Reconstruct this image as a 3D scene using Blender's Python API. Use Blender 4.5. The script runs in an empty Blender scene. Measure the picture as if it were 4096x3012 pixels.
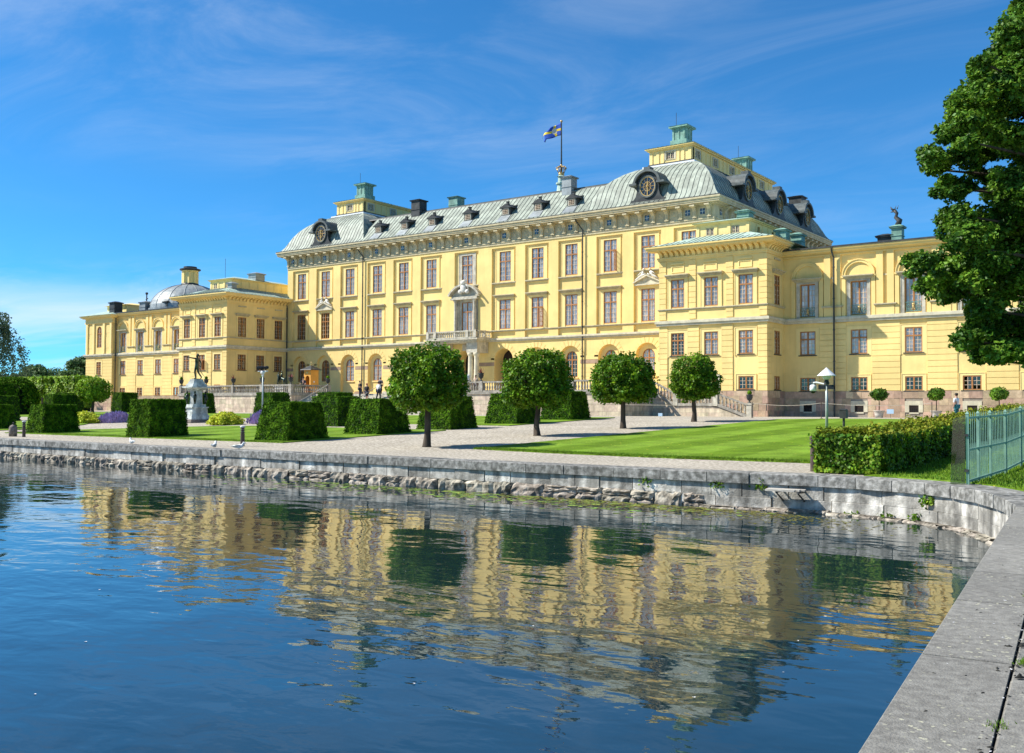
import bpy, math, random
import numpy as np
from mathutils import Matrix, Vector, noise as mnoise

random.seed(7)
rng = np.random.default_rng(11)
S = bpy.context.scene
COL = S.collection
PI = math.pi

# ------------------------------------------------------------------ camera
FWD = Vector((-0.59035522, 0.80650484, 0.03210379))
RGT = Vector((0.80700073, 0.59053188, 0.00468089))
UPV = Vector((0.01518315, -0.02867117, 0.99947358))
cam_d = bpy.data.cameras.new('camera')
cam = bpy.data.objects.new('camera', cam_d)
COL.objects.link(cam)
M = Matrix(((RGT.x, UPV.x, -FWD.x, 0), (RGT.y, UPV.y, -FWD.y, 0), (RGT.z, UPV.z, -FWD.z, 1.6), (0, 0, 0, 1)))
cam.matrix_world = M
cam_d.sensor_fit = 'HORIZONTAL'
cam_d.sensor_width = 36
cam_d.lens = 34.745
cam_d.clip_start = 0.1
cam_d.clip_end = 5000
S.camera = cam

# ------------------------------------------------------------------ light
LD = Vector((1.62, 1.0, -1.76)).normalized()          # direction sunlight travels
sun_el = math.asin(-LD.z)
sun_rot = math.atan2(-LD.x, -LD.y)
w = bpy.data.worlds.new('World')
S.world = w
w.use_nodes = True
nt = w.node_tree
nt.nodes.clear()
wn = nt.nodes.new
sky = wn('ShaderNodeTexSky')
sky.sky_type = 'NISHITA'
sky.sun_disc = False
sky.sun_elevation = sun_el
sky.sun_rotation = sun_rot
sky.air_density = 1.0
sky.dust_density = 0.0
sky.ozone_density = 3.0
sky.altitude = 2500
hsv = wn('ShaderNodeHueSaturation')
hsv.inputs['Saturation'].default_value = 1.0
gam = wn('ShaderNodeGamma'); gam.inputs[1].default_value = 0.95
tint = wn('ShaderNodeMix'); tint.data_type = 'RGBA'; tint.blend_type = 'MULTIPLY'; tint.inputs[0].default_value = 1.0
tint.inputs[7].default_value = (0.38, 1.15, 1.60, 1)
nt.links.new(sky.outputs[0], gam.inputs[0]); nt.links.new(gam.outputs[0], tint.inputs[6])
nt.links.new(tint.outputs[2], hsv.inputs['Color'])
# clouds on a high plane: direction / height
tc = wn('ShaderNodeTexCoord')
sep = wn('ShaderNodeSeparateXYZ')
nt.links.new(tc.outputs['Generated'], sep.inputs[0])
def wmath(op, a, b=None, clamp=False):
    n = wn('ShaderNodeMath'); n.operation = op; n.use_clamp = clamp
    for k, q in enumerate((a, b)):
        if q is None: continue
        if isinstance(q, (int, float)): n.inputs[k].default_value = q
        else: nt.links.new(q, n.inputs[k])
    return n.outputs[0]
zc = wmath('ADD', wmath('MAXIMUM', sep.outputs[2], 0.0), 0.06)
px = wmath('DIVIDE', sep.outputs[0], zc)
py = wmath('DIVIDE', sep.outputs[1], zc)
comb = wn('ShaderNodeCombineXYZ')
nt.links.new(px, comb.inputs[0]); nt.links.new(py, comb.inputs[1])
LOWOFF = 2.9
def wnoise(sx, sy, rot, scale, detail, rough, dist, off=0.0):
    mp = wn('ShaderNodeMapping')
    mp.inputs['Scale'].default_value = (sx, sy, 1)
    mp.inputs['Rotation'].default_value = (0, 0, rot)
    mp.inputs['Location'].default_value = (off, off * 0.7, 0)
    nt.links.new(comb.outputs[0], mp.inputs[0])
    n = wn('ShaderNodeTexNoise')
    n.inputs['Scale'].default_value = scale; n.inputs['Detail'].default_value = detail
    n.inputs['Roughness'].default_value = rough; n.inputs['Distortion'].default_value = dist
    nt.links.new(mp.outputs[0], n.inputs['Vector'])
    return n.outputs[0]
def wramp(v, a, b, hi=1.0):
    n = wn('ShaderNodeMapRange'); n.interpolation_type = 'SMOOTHSTEP'
    n.inputs[1].default_value = a; n.inputs[2].default_value = b; n.inputs[4].default_value = hi
    nt.links.new(v, n.inputs[0]); return n.outputs[0]
wisps = wmath('MULTIPLY', wramp(wnoise(0.75, 1.5, 0.35, 1.1, 10, 0.64, 1.1, 3.1), 0.36, 0.86), wramp(wnoise(0.5, 0.5, 0.2, 0.42, 3, 0.5, 0.3, 7.7), 0.34, 0.64))
low = wmath('MULTIPLY', wramp(wnoise(0.12, 0.50, 0.62, 0.75, 6, 0.52, 0.4, LOWOFF), 0.43, 0.56), wmath('MULTIPLY', wramp(sep.outputs[2], 0.125, 0.085), wramp(sep.outputs[2], 0.02, 0.06)))
cl = wmath('MINIMUM', wmath('ADD', wmath('MULTIPLY', wisps, 0.28), wmath('MULTIPLY', low, 0.5)), 0.85)
mixc = wn('ShaderNodeMix'); mixc.data_type = 'RGBA'
nt.links.new(cl, mixc.inputs[0]); nt.links.new(hsv.outputs[0], mixc.inputs[6])
mixc.inputs[7].default_value = (8.0, 8.5, 9.0, 1)
bg = wn('ShaderNodeBackground'); bg.inputs[1].default_value = 0.076
out = wn('ShaderNodeOutputWorld')
nt.links.new(mixc.outputs[2], bg.inputs[0]); nt.links.new(bg.outputs[0], out.inputs[0])

sd = bpy.data.lights.new('sun', 'SUN')
sd.energy = 5.0
sd.angle = math.radians(0.5)
sd.color = (1.0, 0.955, 0.88)
so = bpy.data.objects.new('sun', sd)
COL.objects.link(so)
so.rotation_euler = LD.to_track_quat('-Z', 'Y').to_euler()
so.location = (-60, -40, 80)
S.view_settings.view_transform = 'Standard'
S.view_settings.look = 'None'
S.view_settings.gamma = 1
S.view_settings.exposure = 0.68
S.view_settings.use_curve_mapping = False

# ------------------------------------------------------------------ materials
MATS = {}
def material(name, col, rough=0.8, var=0.12, vscale=1.5, col2=None, bump=0.0, bscale=30.0, metal=0.0, spec=0.3,
             rnd=0.0, rhue=0.0, big=0.0, stretch=(1, 1, 1), detail=5, streak=0.0, translucent=0.0, island=0.0, ihue=0.0, c2=(0.42, 0.62), local=False):
    m = bpy.data.materials.new(name); m.use_nodes = True
    t = m.node_tree; t.nodes.clear(); N = t.nodes.new; L = t.links.new
    o = N('ShaderNodeOutputMaterial'); b = N('ShaderNodeBsdfPrincipled')
    b.inputs['Roughness'].default_value = rough; b.inputs['Metallic'].default_value = metal
    b.inputs['Specular IOR Level'].default_value = spec
    if local: pos = N('ShaderNodeTexCoord').outputs['Object']
    else: pos = N('ShaderNodeNewGeometry').outputs['Position']
    mp = N('ShaderNodeMapping'); mp.inputs['Scale'].default_value = stretch; L(pos, mp.inputs[0])
    n1 = N('ShaderNodeTexNoise'); n1.inputs['Scale'].default_value = vscale; n1.inputs['Detail'].default_value = detail
    n1.inputs['Roughness'].default_value = 0.6
    L(mp.outputs[0], n1.inputs['Vector'])
    mr = N('ShaderNodeMapRange'); mr.inputs[1].default_value = c2[0]; mr.inputs[2].default_value = c2[1]
    L(n1.outputs[0], mr.inputs[0])
    mx = N('ShaderNodeMix'); mx.data_type = 'RGBA'
    L(mr.outputs[0], mx.inputs[0])
    ca = tuple(max(0, c * (1 - var)) for c in col); cb = col2 if col2 else tuple(min(1, c * (1 + var)) for c in col)
    mx.inputs[6].default_value = (*ca, 1); mx.inputs[7].default_value = (*cb, 1)
    cur = mx.outputs[2]
    def valmul(cur, fac_out, amt, hue=0.0):
        h = N('ShaderNodeHueSaturation')
        a = N('ShaderNodeMapRange'); a.inputs[3].default_value = 1 - amt; a.inputs[4].default_value = 1 + amt
        L(fac_out, a.inputs[0]); L(a.outputs[0], h.inputs['Value'])
        if hue:
            hh = N('ShaderNodeMapRange'); hh.inputs[3].default_value = 0.5 - hue; hh.inputs[4].default_value = 0.5 + hue
            ml = N('ShaderNodeMath'); ml.operation = 'MULTIPLY'; ml.inputs[1].default_value = 7.31
            fr = N('ShaderNodeMath'); fr.operation = 'FRACT'
            L(fac_out, ml.inputs[0]); L(ml.outputs[0], fr.inputs[0]); L(fr.outputs[0], hh.inputs[0]); L(hh.outputs[0], h.inputs['Hue'])
        L(cur, h.inputs['Color']); return h.outputs[0]
    if streak:
        ms = N('ShaderNodeMapping'); ms.inputs['Scale'].default_value = (2.2, 2.2, 0.16); L(pos, ms.inputs[0])
        ns = N('ShaderNodeTexNoise'); ns.inputs['Scale'].default_value = 1.6; ns.inputs['Detail'].default_value = 6
        L(ms.outputs[0], ns.inputs['Vector'])
        rr = N('ShaderNodeMapRange'); rr.inputs[1].default_value = 0.3; rr.inputs[2].default_value = 0.68
        L(ns.outputs[0], rr.inputs[0]); cur = valmul(cur, rr.outputs[0], streak)
    if big:
        nb_ = N('ShaderNodeTexNoise'); nb_.inputs['Scale'].default_value = 0.32; nb_.inputs['Detail'].default_value = 5; L(pos, nb_.inputs['Vector'])
        rb_ = N('ShaderNodeMapRange'); rb_.inputs[1].default_value = 0.32; rb_.inputs[2].default_value = 0.68; L(nb_.outputs[0], rb_.inputs[0]); cur = valmul(cur, rb_.outputs[0], big)
    if rnd or rhue:
        oi = N('ShaderNodeObjectInfo'); cur = valmul(cur, oi.outputs['Random'], rnd, rhue)
    if island or ihue:
        gi = N('ShaderNodeNewGeometry'); cur = valmul(cur, gi.outputs['Random Per Island'], island, ihue)
    L(cur, b.inputs['Base Color'])
    if bump:
        nb = N('ShaderNodeTexNoise'); nb.inputs['Scale'].default_value = bscale; nb.inputs['Detail'].default_value = 6
        L(mp.outputs[0], nb.inputs['Vector'])
        bp = N('ShaderNodeBump'); bp.inputs['Strength'].default_value = bump; bp.inputs['Distance'].default_value = 0.02
        L(nb.outputs[0], bp.inputs['Height']); L(bp.outputs[0], b.inputs['Normal'])
    sh = b.outputs[0]
    if translucent:
        tr = N('ShaderNodeBsdfTranslucent'); L(cur, tr.inputs[0])
        ms2 = N('ShaderNodeMixShader'); ms2.inputs[0].default_value = translucent
        L(sh, ms2.inputs[1]); L(tr.outputs[0], ms2.inputs[2]); sh = ms2.outputs[0]
    L(sh, o.inputs[0]); MATS[name] = m
    return m
mt = material
mt('stucco', (0.85, 0.635, 0.245), 0.9, 0.07, 0.35, bump=0.2, bscale=14, streak=0.035, big=0.045)
mt('stucco_pale', (0.87, 0.675, 0.28), 0.9, 0.04, 0.8, bump=0.1, bscale=14, streak=0.04)
mt('trim_stone', (0.60, 0.545, 0.395), 0.85, 0.10, 2.0, bump=0.2, bscale=20, streak=0.10)
mt('cornice_stone', (0.54, 0.465, 0.29), 0.85, 0.10, 1.5, bump=0.2, bscale=16, streak=0.10)
mt('grey_stone', (0.51, 0.47, 0.37), 0.85, 0.16, 2.5, bump=0.35, bscale=22, streak=0.16, rnd=0.08)
mt('brown_stone', (0.40, 0.275, 0.18), 0.85, 0.15, 2.0, bump=0.3, bscale=20)
mt('plinth_stone', (0.47, 0.335, 0.225), 0.85, 0.14, 2.5, bump=0.35, bscale=18, rnd=0.24, rhue=0.022, streak=0.08)
mt('mortar', (0.33, 0.28, 0.22), 0.95, 0.1, 3)
mt('terrace_stone', (0.54, 0.445, 0.32), 0.85, 0.15, 2.0, bump=0.35, bscale=18, rnd=0.16, rhue=0.018, streak=0.20)
mt('balustrade_stone', (0.33, 0.30, 0.245), 0.85, 0.22, 3.0, bump=0.4, bscale=26, streak=0.18, rnd=0.10)
mt('quay_stone', (0.38, 0.36, 0.31), 0.85, 0.40, 3.0, col2=(0.52, 0.495, 0.435), bump=0.8, bscale=26, rnd=0.24, streak=0.50, detail=9)
mt('coping_stone', (0.20, 0.195, 0.17), 0.88, 0.42, 7.0, col2=(0.40, 0.39, 0.355), bump=0.6, bscale=30, rnd=0.16, streak=0.30, detail=10, c2=(0.40, 0.72))
mt('rubble_stone', (0.325, 0.28, 0.215), 0.88, 0.55, 4.5, col2=(0.44, 0.39, 0.31), bump=1.0, bscale=12, rnd=0.24, rhue=0.015, detail=8)
mt('slab_stone', (0.215, 0.205, 0.178), 0.88, 0.22, 16.0, col2=(0.275, 0.265, 0.23), bump=0.45, bscale=70, rnd=0.07, detail=12, c2=(0.36, 0.66), big=0.12)
mt('window_wood', (0.42, 0.185, 0.06), 0.55, 0.12, 4.0)
mt('muntin_wood', (0.68, 0.52, 0.36), 0.55, 0.08, 4.0)
mt('gold', (0.62, 0.42, 0.16), 0.45, 0.1, 6, metal=0.6)
mt('curtain', (0.80, 0.83, 0.87), 0.9, 0.25, 5.0, stretch=(1, 1, 0.15))
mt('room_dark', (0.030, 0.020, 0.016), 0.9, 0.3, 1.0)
mt('copper_roof', (0.315, 0.345, 0.275), 0.6, 0.2, 0.9, bump=0.12, bscale=5, metal=0.0, spec=0.3, rnd=0.09, streak=0.14)
mt('copper_green', (0.20, 0.355, 0.275), 0.6, 0.2, 2.0, streak=0.15, rnd=0.1)
mt('copper_pale', (0.40, 0.52, 0.43), 0.55, 0.14, 1.2, streak=0.1, rnd=0.07)
mt('seam_metal', (0.10, 0.115, 0.10), 0.6, 0.2, 2.0)
mt('dark_metal', (0.045, 0.048, 0.046), 0.55, 0.3, 2.0, rnd=0.1)
mt('slate_metal', (0.10, 0.115, 0.11), 0.55, 0.25, 2.0)
mt('lead_grey', (0.30, 0.325, 0.32), 0.5, 0.14, 1.2, rnd=0.12, metal=0.2, streak=0.12)
mt('pipe_metal', (0.05, 0.055, 0.05), 0.5, 0.2, 3.0)
mt('bronze', (0.035, 0.04, 0.032), 0.38, 0.5, 6.0, col2=(0.085, 0.115, 0.085), metal=0.7, local=True)
mt('marble_grey', (0.46, 0.48, 0.44), 0.6, 0.28, 3.0, streak=0.26)
mt('white_stone', (0.70, 0.675, 0.60), 0.8, 0.1, 3.0)
mt('gravel', (0.36, 0.31, 0.235), 0.95, 0.25, 9.0, col2=(0.56, 0.505, 0.405), bump=0.9, bscale=26, detail=10, big=0.10)
mt('grass_blade', (0.13, 0.24, 0.012), 0.7, 0.2, 2.0, island=0.35, ihue=0.02, translucent=0.3)
mt('yew', (0.048, 0.135, 0.006), 0.85, 0.45, 3.0, col2=(0.105, 0.215, 0.010), island=0.4, ihue=0.015, translucent=0.12, spec=0.05)
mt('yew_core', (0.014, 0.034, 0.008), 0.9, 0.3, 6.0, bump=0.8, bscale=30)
mt('linden', (0.085, 0.215, 0.008), 0.5, 0.4, 1.8, col2=(0.20, 0.35, 0.014), island=0.4, ihue=0.025, translucent=0.30, spec=0.18)
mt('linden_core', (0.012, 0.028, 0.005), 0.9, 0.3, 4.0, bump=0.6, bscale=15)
mt('maple', (0.07, 0.185, 0.018), 0.5, 0.4, 0.9, col2=(0.16, 0.30, 0.026), island=0.45, ihue=0.02, translucent=0.28, spec=0.2)
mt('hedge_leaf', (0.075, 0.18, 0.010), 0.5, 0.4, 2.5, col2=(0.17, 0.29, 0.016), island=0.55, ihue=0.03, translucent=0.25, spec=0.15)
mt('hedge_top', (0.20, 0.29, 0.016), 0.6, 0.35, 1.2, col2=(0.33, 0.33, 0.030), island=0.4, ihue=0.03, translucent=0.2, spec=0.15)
mt('tree_leaf', (0.070, 0.135, 0.030), 0.7, 0.3, 0.4, island=0.35, ihue=0.02, translucent=0.2)
mt('birch_leaf', (0.10, 0.165, 0.085), 0.7, 0.2, 0.5, island=0.35, ihue=0.02, translucent=0.25)
mt('hornbeam_leaf', (0.21, 0.34, 0.016), 0.6, 0.3, 0.8, island=0.4, ihue=0.02, translucent=0.25)
mt('bark', (0.075, 0.058, 0.042), 0.9, 0.35, 5.0, bump=0.9, bscale=12, stretch=(1, 1, 0.25))
mt('yellow_leaf', (0.52, 0.56, 0.03), 0.7, 0.2, 2.0, island=0.3, ihue=0.02, translucent=0.2)
mt('purple_flower', (0.43, 0.31, 0.53), 0.8, 0.2, 3.0, island=0.35, ihue=0.03)
mt('red_leaf', (0.20, 0.035, 0.04), 0.6, 0.2, 3.0, island=0.3)
mt('fence_green', (0.17, 0.305, 0.235), 0.5, 0.12, 3.0, rnd=0.05, spec=0.4)
mt('post_grey', (0.42, 0.46, 0.44), 0.5, 0.1, 3.0, metal=0.3)
mt('white_paint', (0.80, 0.80, 0.79), 0.45, 0.04, 3.0)
mt('black_plastic', (0.015, 0.016, 0.017), 0.4, 0.2, 3.0)
mt('bollard_brown', (0.085, 0.058, 0.048), 0.5, 0.2, 4.0)
mt('bollard_white', (0.62, 0.62, 0.60), 0.5, 0.1, 4.0)
mt('granite_brown', (0.20, 0.165, 0.14), 0.85, 0.25, 8.0)
mt('orange_paint', (0.76, 0.36, 0.06), 0.6, 0.06, 2.0)
mt('skin', (0.50, 0.29, 0.20), 0.6, 0.06, 8.0)
mt('hair', (0.06, 0.035, 0.02), 0.7, 0.2, 9.0)
for nm, c in (('cloth_black', (0.015, 0.015, 0.018)), ('cloth_white', (0.74, 0.74, 0.72)), ('cloth_navy', (0.02, 0.025, 0.045)),
              ('cloth_grey', (0.16, 0.14, 0.15)), ('cloth_teal', (0.03, 0.16, 0.18)), ('cloth_red', (0.30, 0.10, 0.08)), ('cloth_floral', (0.52, 0.42, 0.30))):
    mt(nm, c, 0.9, 0.15, 9.0)
mt('sign_blue', (0.36, 0.50, 0.62), 0.4, 0.04, 3.0)
mt('rope', (0.50, 0.44, 0.33), 0.9, 0.1, 9.0)
mt('wood_grey', (0.44, 0.41, 0.35), 0.9, 0.2, 6.0, stretch=(1, 6, 6))
mt('lily', (0.20, 0.30, 0.045), 0.45, 0.3, 4.0, island=0.35, ihue=0.03)
mt('weed', (0.17, 0.155, 0.03), 0.7, 0.3, 4.0, island=0.4, ihue=0.03)
mt('droppings', (0.035, 0.034, 0.028), 0.9, 0.4, 20.0, island=0.5)
mt('feather', (0.72, 0.72, 0.71), 0.7, 0.05, 9.0)
mt('terracotta_grey', (0.50, 0.46, 0.40), 0.8, 0.15, 5.0)

def shader_mat(name):
    m = bpy.data.materials.new(name); m.use_nodes = True
    t = m.node_tree; t.nodes.clear(); MATS[name] = m
    return t, t.nodes.new, t.links.new
# window glass: mostly clear with a sky reflection
t, N, L = shader_mat('glass')
o = N('ShaderNodeOutputMaterial'); gl = N('ShaderNodeBsdfGlossy'); gl.inputs['Roughness'].default_value = 0.02
gl.inputs['Color'].default_value = (1.0, 0.88, 0.76, 1)
tr = N('ShaderNodeBsdfTransparent'); tr.inputs[0].default_value = (0.93, 0.94, 0.94, 1)
lw = N('ShaderNodeLayerWeight'); lw.inputs[0].default_value = 0.32
ad = N('ShaderNodeMath'); ad.operation = 'MULTIPLY_ADD'; ad.inputs[1].default_value = 0.28; ad.inputs[2].default_value = 0.09; ad.use_clamp = True
L(lw.outputs[0], ad.inputs[0]); ms = N('ShaderNodeMixShader')
geo = N('ShaderNodeTexNoise'); geo.inputs['Scale'].default_value = 1.3; gp = N('ShaderNodeNewGeometry'); L(gp.outputs['Position'], geo.inputs['Vector'])
bp = N('ShaderNodeBump'); bp.inputs['Strength'].default_value = 0.06; bp.inputs['Distance'].default_value = 0.1; L(geo.outputs[0], bp.inputs['Height']); L(bp.outputs[0], gl.inputs['Normal'])
L(ad.outputs[0], ms.inputs[0]); L(tr.outputs[0], ms.inputs[1]); L(gl.outputs[0], ms.inputs[2]); L(ms.outputs[0], o.inputs[0])
# perspex panel at the fence end
t, N, L = shader_mat('perspex')
o = N('ShaderNodeOutputMaterial'); gl = N('ShaderNodeBsdfGlossy'); gl.inputs['Roughness'].default_value = 0.05
tr = N('ShaderNodeBsdfTransparent'); tr.inputs[0].default_value = (0.55, 0.66, 0.50, 1)
ms = N('ShaderNodeMixShader'); ms.inputs[0].default_value = 0.10
L(tr.outputs[0], ms.inputs[1]); L(gl.outputs[0], ms.inputs[2]); L(ms.outputs[0], o.inputs[0])
# lawn with mown stripes
t, N, L = shader_mat('lawn')
o = N('ShaderNodeOutputMaterial'); b = N('ShaderNodeBsdfPrincipled'); b.inputs['Roughness'].default_value = 0.85; b.inputs['Specular IOR Level'].default_value = 0.1
gp = N('ShaderNodeNewGeometry'); sx = N('ShaderNodeSeparateXYZ'); L(gp.outputs['Position'], sx.inputs[0])
wv = N('ShaderNodeMath'); wv.operation = 'MULTIPLY_ADD'; wv.inputs[1].default_value = 2 * PI / 3.1; L(sx.outputs[0], wv.inputs[0])
nw = N('ShaderNodeTexNoise'); nw.inputs['Scale'].default_value = 0.5; nw.inputs['Detail'].default_value = 3; L(gp.outputs['Position'], nw.inputs['Vector']); L(nw.outputs[0], wv.inputs[2])
sn = N('ShaderNodeMath'); sn.operation = 'SINE'; L(wv.outputs[0], sn.inputs[0])
mr = N('ShaderNodeMapRange'); mr.inputs[1].default_value = -0.25; mr.inputs[2].default_value = 0.25; L(sn.outputs[0], mr.inputs[0])
m1 = N('ShaderNodeMix'); m1.data_type = 'RGBA'; L(mr.outputs[0], m1.inputs[0])
m1.inputs[6].default_value = (0.112, 0.196, 0.010, 1); m1.inputs[7].default_value = (0.158, 0.262, 0.022, 1)
nn = N('ShaderNodeTexNoise'); nn.inputs['Scale'].default_value = 14; nn.inputs['Detail'].default_value = 8; L(gp.outputs['Position'], nn.inputs['Vector'])
n2 = N('ShaderNodeTexNoise'); n2.inputs['Scale'].default_value = 0.9; n2.inputs['Detail'].default_value = 6; L(gp.outputs['Position'], n2.inputs['Vector'])
av = N('ShaderNodeMath'); av.operation = 'ADD'; L(nn.outputs[0], av.inputs[0]); L(n2.outputs[0], av.inputs[1])
vm = N('ShaderNodeMapRange'); vm.inputs[1].default_value = 0.6; vm.inputs[2].default_value = 1.4; vm.inputs[3].default_value = 0.48; vm.inputs[4].default_value = 1.50; L(av.outputs[0], vm.inputs[0])
hs = N('ShaderNodeHueSaturation'); L(vm.outputs[0], hs.inputs['Value']); L(m1.outputs[2], hs.inputs['Color'])
vo = N('ShaderNodeTexVoronoi'); vo.inputs['Scale'].default_value = 2.6; L(gp.outputs['Position'], vo.inputs['Vector'])
fl = N('ShaderNodeMath'); fl.operation = 'LESS_THAN'; fl.inputs[1].default_value = 0.10; L(vo.outputs['Distance'], fl.inputs[0])
m2 = N('ShaderNodeMix'); m2.data_type = 'RGBA'; L(fl.outputs[0], m2.inputs[0]); L(hs.outputs[0], m2.inputs[6]); m2.inputs[7].default_value = (0.50, 0.46, 0.06, 1)
L(m2.outputs[2], b.inputs['Base Color'])
bp = N('ShaderNodeBump'); bp.inputs['Strength'].default_value = 0.8; bp.inputs['Distance'].default_value = 0.03; L(nn.outputs[0], bp.inputs['Height']); L(bp.outputs[0], b.inputs['Normal'])
L(b.outputs[0], o.inputs[0])
# lake water
t, N, L = shader_mat('water')
o = N('ShaderNodeOutputMaterial'); b = N('ShaderNodeBsdfPrincipled')
b.inputs['Base Color'].default_value = (0.008, 0.022, 0.026, 1); b.inputs['Roughness'].default_value = 0.015
b.inputs['IOR'].default_value = 1.9; b.inputs['Specular IOR Level'].default_value = 0.5
gp = N('ShaderNodeNewGeometry')
def wn3(scale, st, det, rough=0.5, rot=0.0, dist=0.0):
    mp = N('ShaderNodeMapping'); mp.inputs['Scale'].default_value = st; mp.inputs['Rotation'].default_value = (0, 0, rot); L(gp.outputs['Position'], mp.inputs[0])
    n = N('ShaderNodeTexNoise'); n.inputs['Scale'].default_value = scale; n.inputs['Detail'].default_value = det; n.inputs['Roughness'].default_value = rough; n.inputs['Distortion'].default_value = dist
    L(mp.outputs[0], n.inputs['Vector']); return n.outputs[0]
def mmul(a, k, c=None):
    n = N('ShaderNodeMath'); n.operation = 'MULTIPLY_ADD'
    for i, q in enumerate((a, k, 0.0 if c is None else c)):
        if isinstance(q, (int, float)): n.inputs[i].default_value = q
        else: L(q, n.inputs[i])
    return n.outputs[0]
swell = wn3(0.55, (0.55, 1.0, 1), 2, 0.4, 0.63)
rip = wn3(2.3, (0.6, 1.0, 1), 2.5, 0.45, 0.63, 0.4)
fine = wn3(8.0, (0.7, 1.0, 1), 2, 0.5, 0.3)
patch = wn3(0.10, (0.5, 1.0, 1), 3, 0.5, 0.2)
pr_ = N('ShaderNodeMapRange'); pr_.inputs[1].default_value = 0.36; pr_.inputs[2].default_value = 0.66; pr_.inputs[3].default_value = 0.35; pr_.inputs[4].default_value = 1.25; L(patch, pr_.inputs[0])
rp = N('ShaderNodeMath'); rp.operation = 'MULTIPLY'; L(mmul(fine, 0.0016, mmul(rip, 0.0135)), rp.inputs[0]); L(pr_.outputs[0], rp.inputs[1])
h = mmul(swell, 0.040, rp.outputs[0])
bp = N('ShaderNodeBump'); bp.inputs['Strength'].default_value = 1.0; bp.inputs['Distance'].default_value = 1.0
L(h, bp.inputs['Height']); L(bp.outputs[0], b.inputs['Normal']); L(b.outputs[0], o.inputs[0])
# lichen on the foreground slabs: pale yellow-green rosettes with their own shape
m = MATS['slab_stone']; t = m.node_tree; N = t.nodes.new; L = t.links.new
b = [n for n in t.nodes if n.type == 'BSDF_PRINCIPLED'][0]; src = b.inputs['Base Color'].links[0].from_socket
gp = N('ShaderNodeNewGeometry'); vo = N('ShaderNodeTexVoronoi'); vo.inputs['Scale'].default_value = 17; vo.inputs['Randomness'].default_value = 1
nz = N('ShaderNodeTexNoise'); nz.inputs['Scale'].default_value = 30; nz.inputs['Detail'].default_value = 5; L(gp.outputs['Position'], nz.inputs['Vector'])
nl = N('ShaderNodeTexNoise'); nl.inputs['Scale'].default_value = 1.1; nl.inputs['Detail'].default_value = 4; L(gp.outputs['Position'], nl.inputs['Vector'])
L(gp.outputs['Position'], vo.inputs['Vector'])
a1 = N('ShaderNodeMath'); a1.operation = 'MULTIPLY_ADD'; a1.inputs[1].default_value = 0.55; L(nz.outputs[0], a1.inputs[0]); L(vo.outputs['Distance'], a1.inputs[2])
a2 = N('ShaderNodeMapRange'); a2.inputs[1].default_value = 0.50; a2.inputs[2].default_value = 0.43; L(a1.outputs[0], a2.inputs[0])
a3 = N('ShaderNodeMapRange'); a3.inputs[1].default_value = 0.42; a3.inputs[2].default_value = 0.60; L(nl.outputs[0], a3.inputs[0])
a4 = N('ShaderNodeMath'); a4.operation = 'MULTIPLY'; L(a2.outputs[0], a4.inputs[0]); L(a3.outputs[0], a4.inputs[1])
a5 = N('ShaderNodeMath'); a5.operation = 'MULTIPLY'; a5.inputs[1].default_value = 0.85; L(a4.outputs[0], a5.inputs[0])
mx = N('ShaderNodeMix'); mx.data_type = 'RGBA'; L(a5.outputs[0], mx.inputs[0]); L(src, mx.inputs[6]); mx.inputs[7].default_value = (0.50, 0.485, 0.34, 1); L(mx.outputs[2], b.inputs['Base Color'])
# flag: blue with yellow cross and a pale emblem, in the flag's own coordinates
t, N, L = shader_mat('flag_cloth')
o = N('ShaderNodeOutputMaterial'); b = N('ShaderNodeBsdfPrincipled'); b.inputs['Roughness'].default_value = 0.8
tcn = N('ShaderNodeTexCoord'); sx = N('ShaderNodeSeparateXYZ'); L(tcn.outputs['UV'], sx.inputs[0])
def band(src, c, hw):
    s_ = N('ShaderNodeMath'); s_.operation = 'SUBTRACT'; s_.inputs[1].default_value = c; L(src, s_.inputs[0])
    a_ = N('ShaderNodeMath'); a_.operation = 'ABSOLUTE'; L(s_.outputs[0], a_.inputs[0])
    l_ = N('ShaderNodeMath'); l_.operation = 'LESS_THAN'; l_.inputs[1].default_value = hw; L(a_.outputs[0], l_.inputs[0]); return l_.outputs[0]
cr = N('ShaderNodeMath'); cr.operation = 'MAXIMUM'; L(band(sx.outputs[0], 0.32, 0.055), cr.inputs[0]); L(band(sx.outputs[1], 0.5, 0.095), cr.inputs[1])
em = N('ShaderNodeMath'); em.operation = 'MULTIPLY'; L(band(sx.outputs[0], 0.32, 0.085), em.inputs[0]); L(band(sx.outputs[1], 0.52, 0.24), em.inputs[1])
ma = N('ShaderNodeMix'); ma.data_type = 'RGBA'; L(cr.outputs[0], ma.inputs[0]); ma.inputs[6].default_value = (0.006, 0.07, 0.40, 1); ma.inputs[7].default_value = (0.85, 0.58, 0.02, 1)
mb_ = N('ShaderNodeMix'); mb_.data_type = 'RGBA'; L(em.outputs[0], mb_.inputs[0]); L(ma.outputs[2], mb_.inputs[6]); mb_.inputs[7].default_value = (0.62, 0.55, 0.50, 1)
L(mb_.outputs[2], b.inputs['Base Color']); L(b.outputs[0], o.inputs[0])

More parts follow.
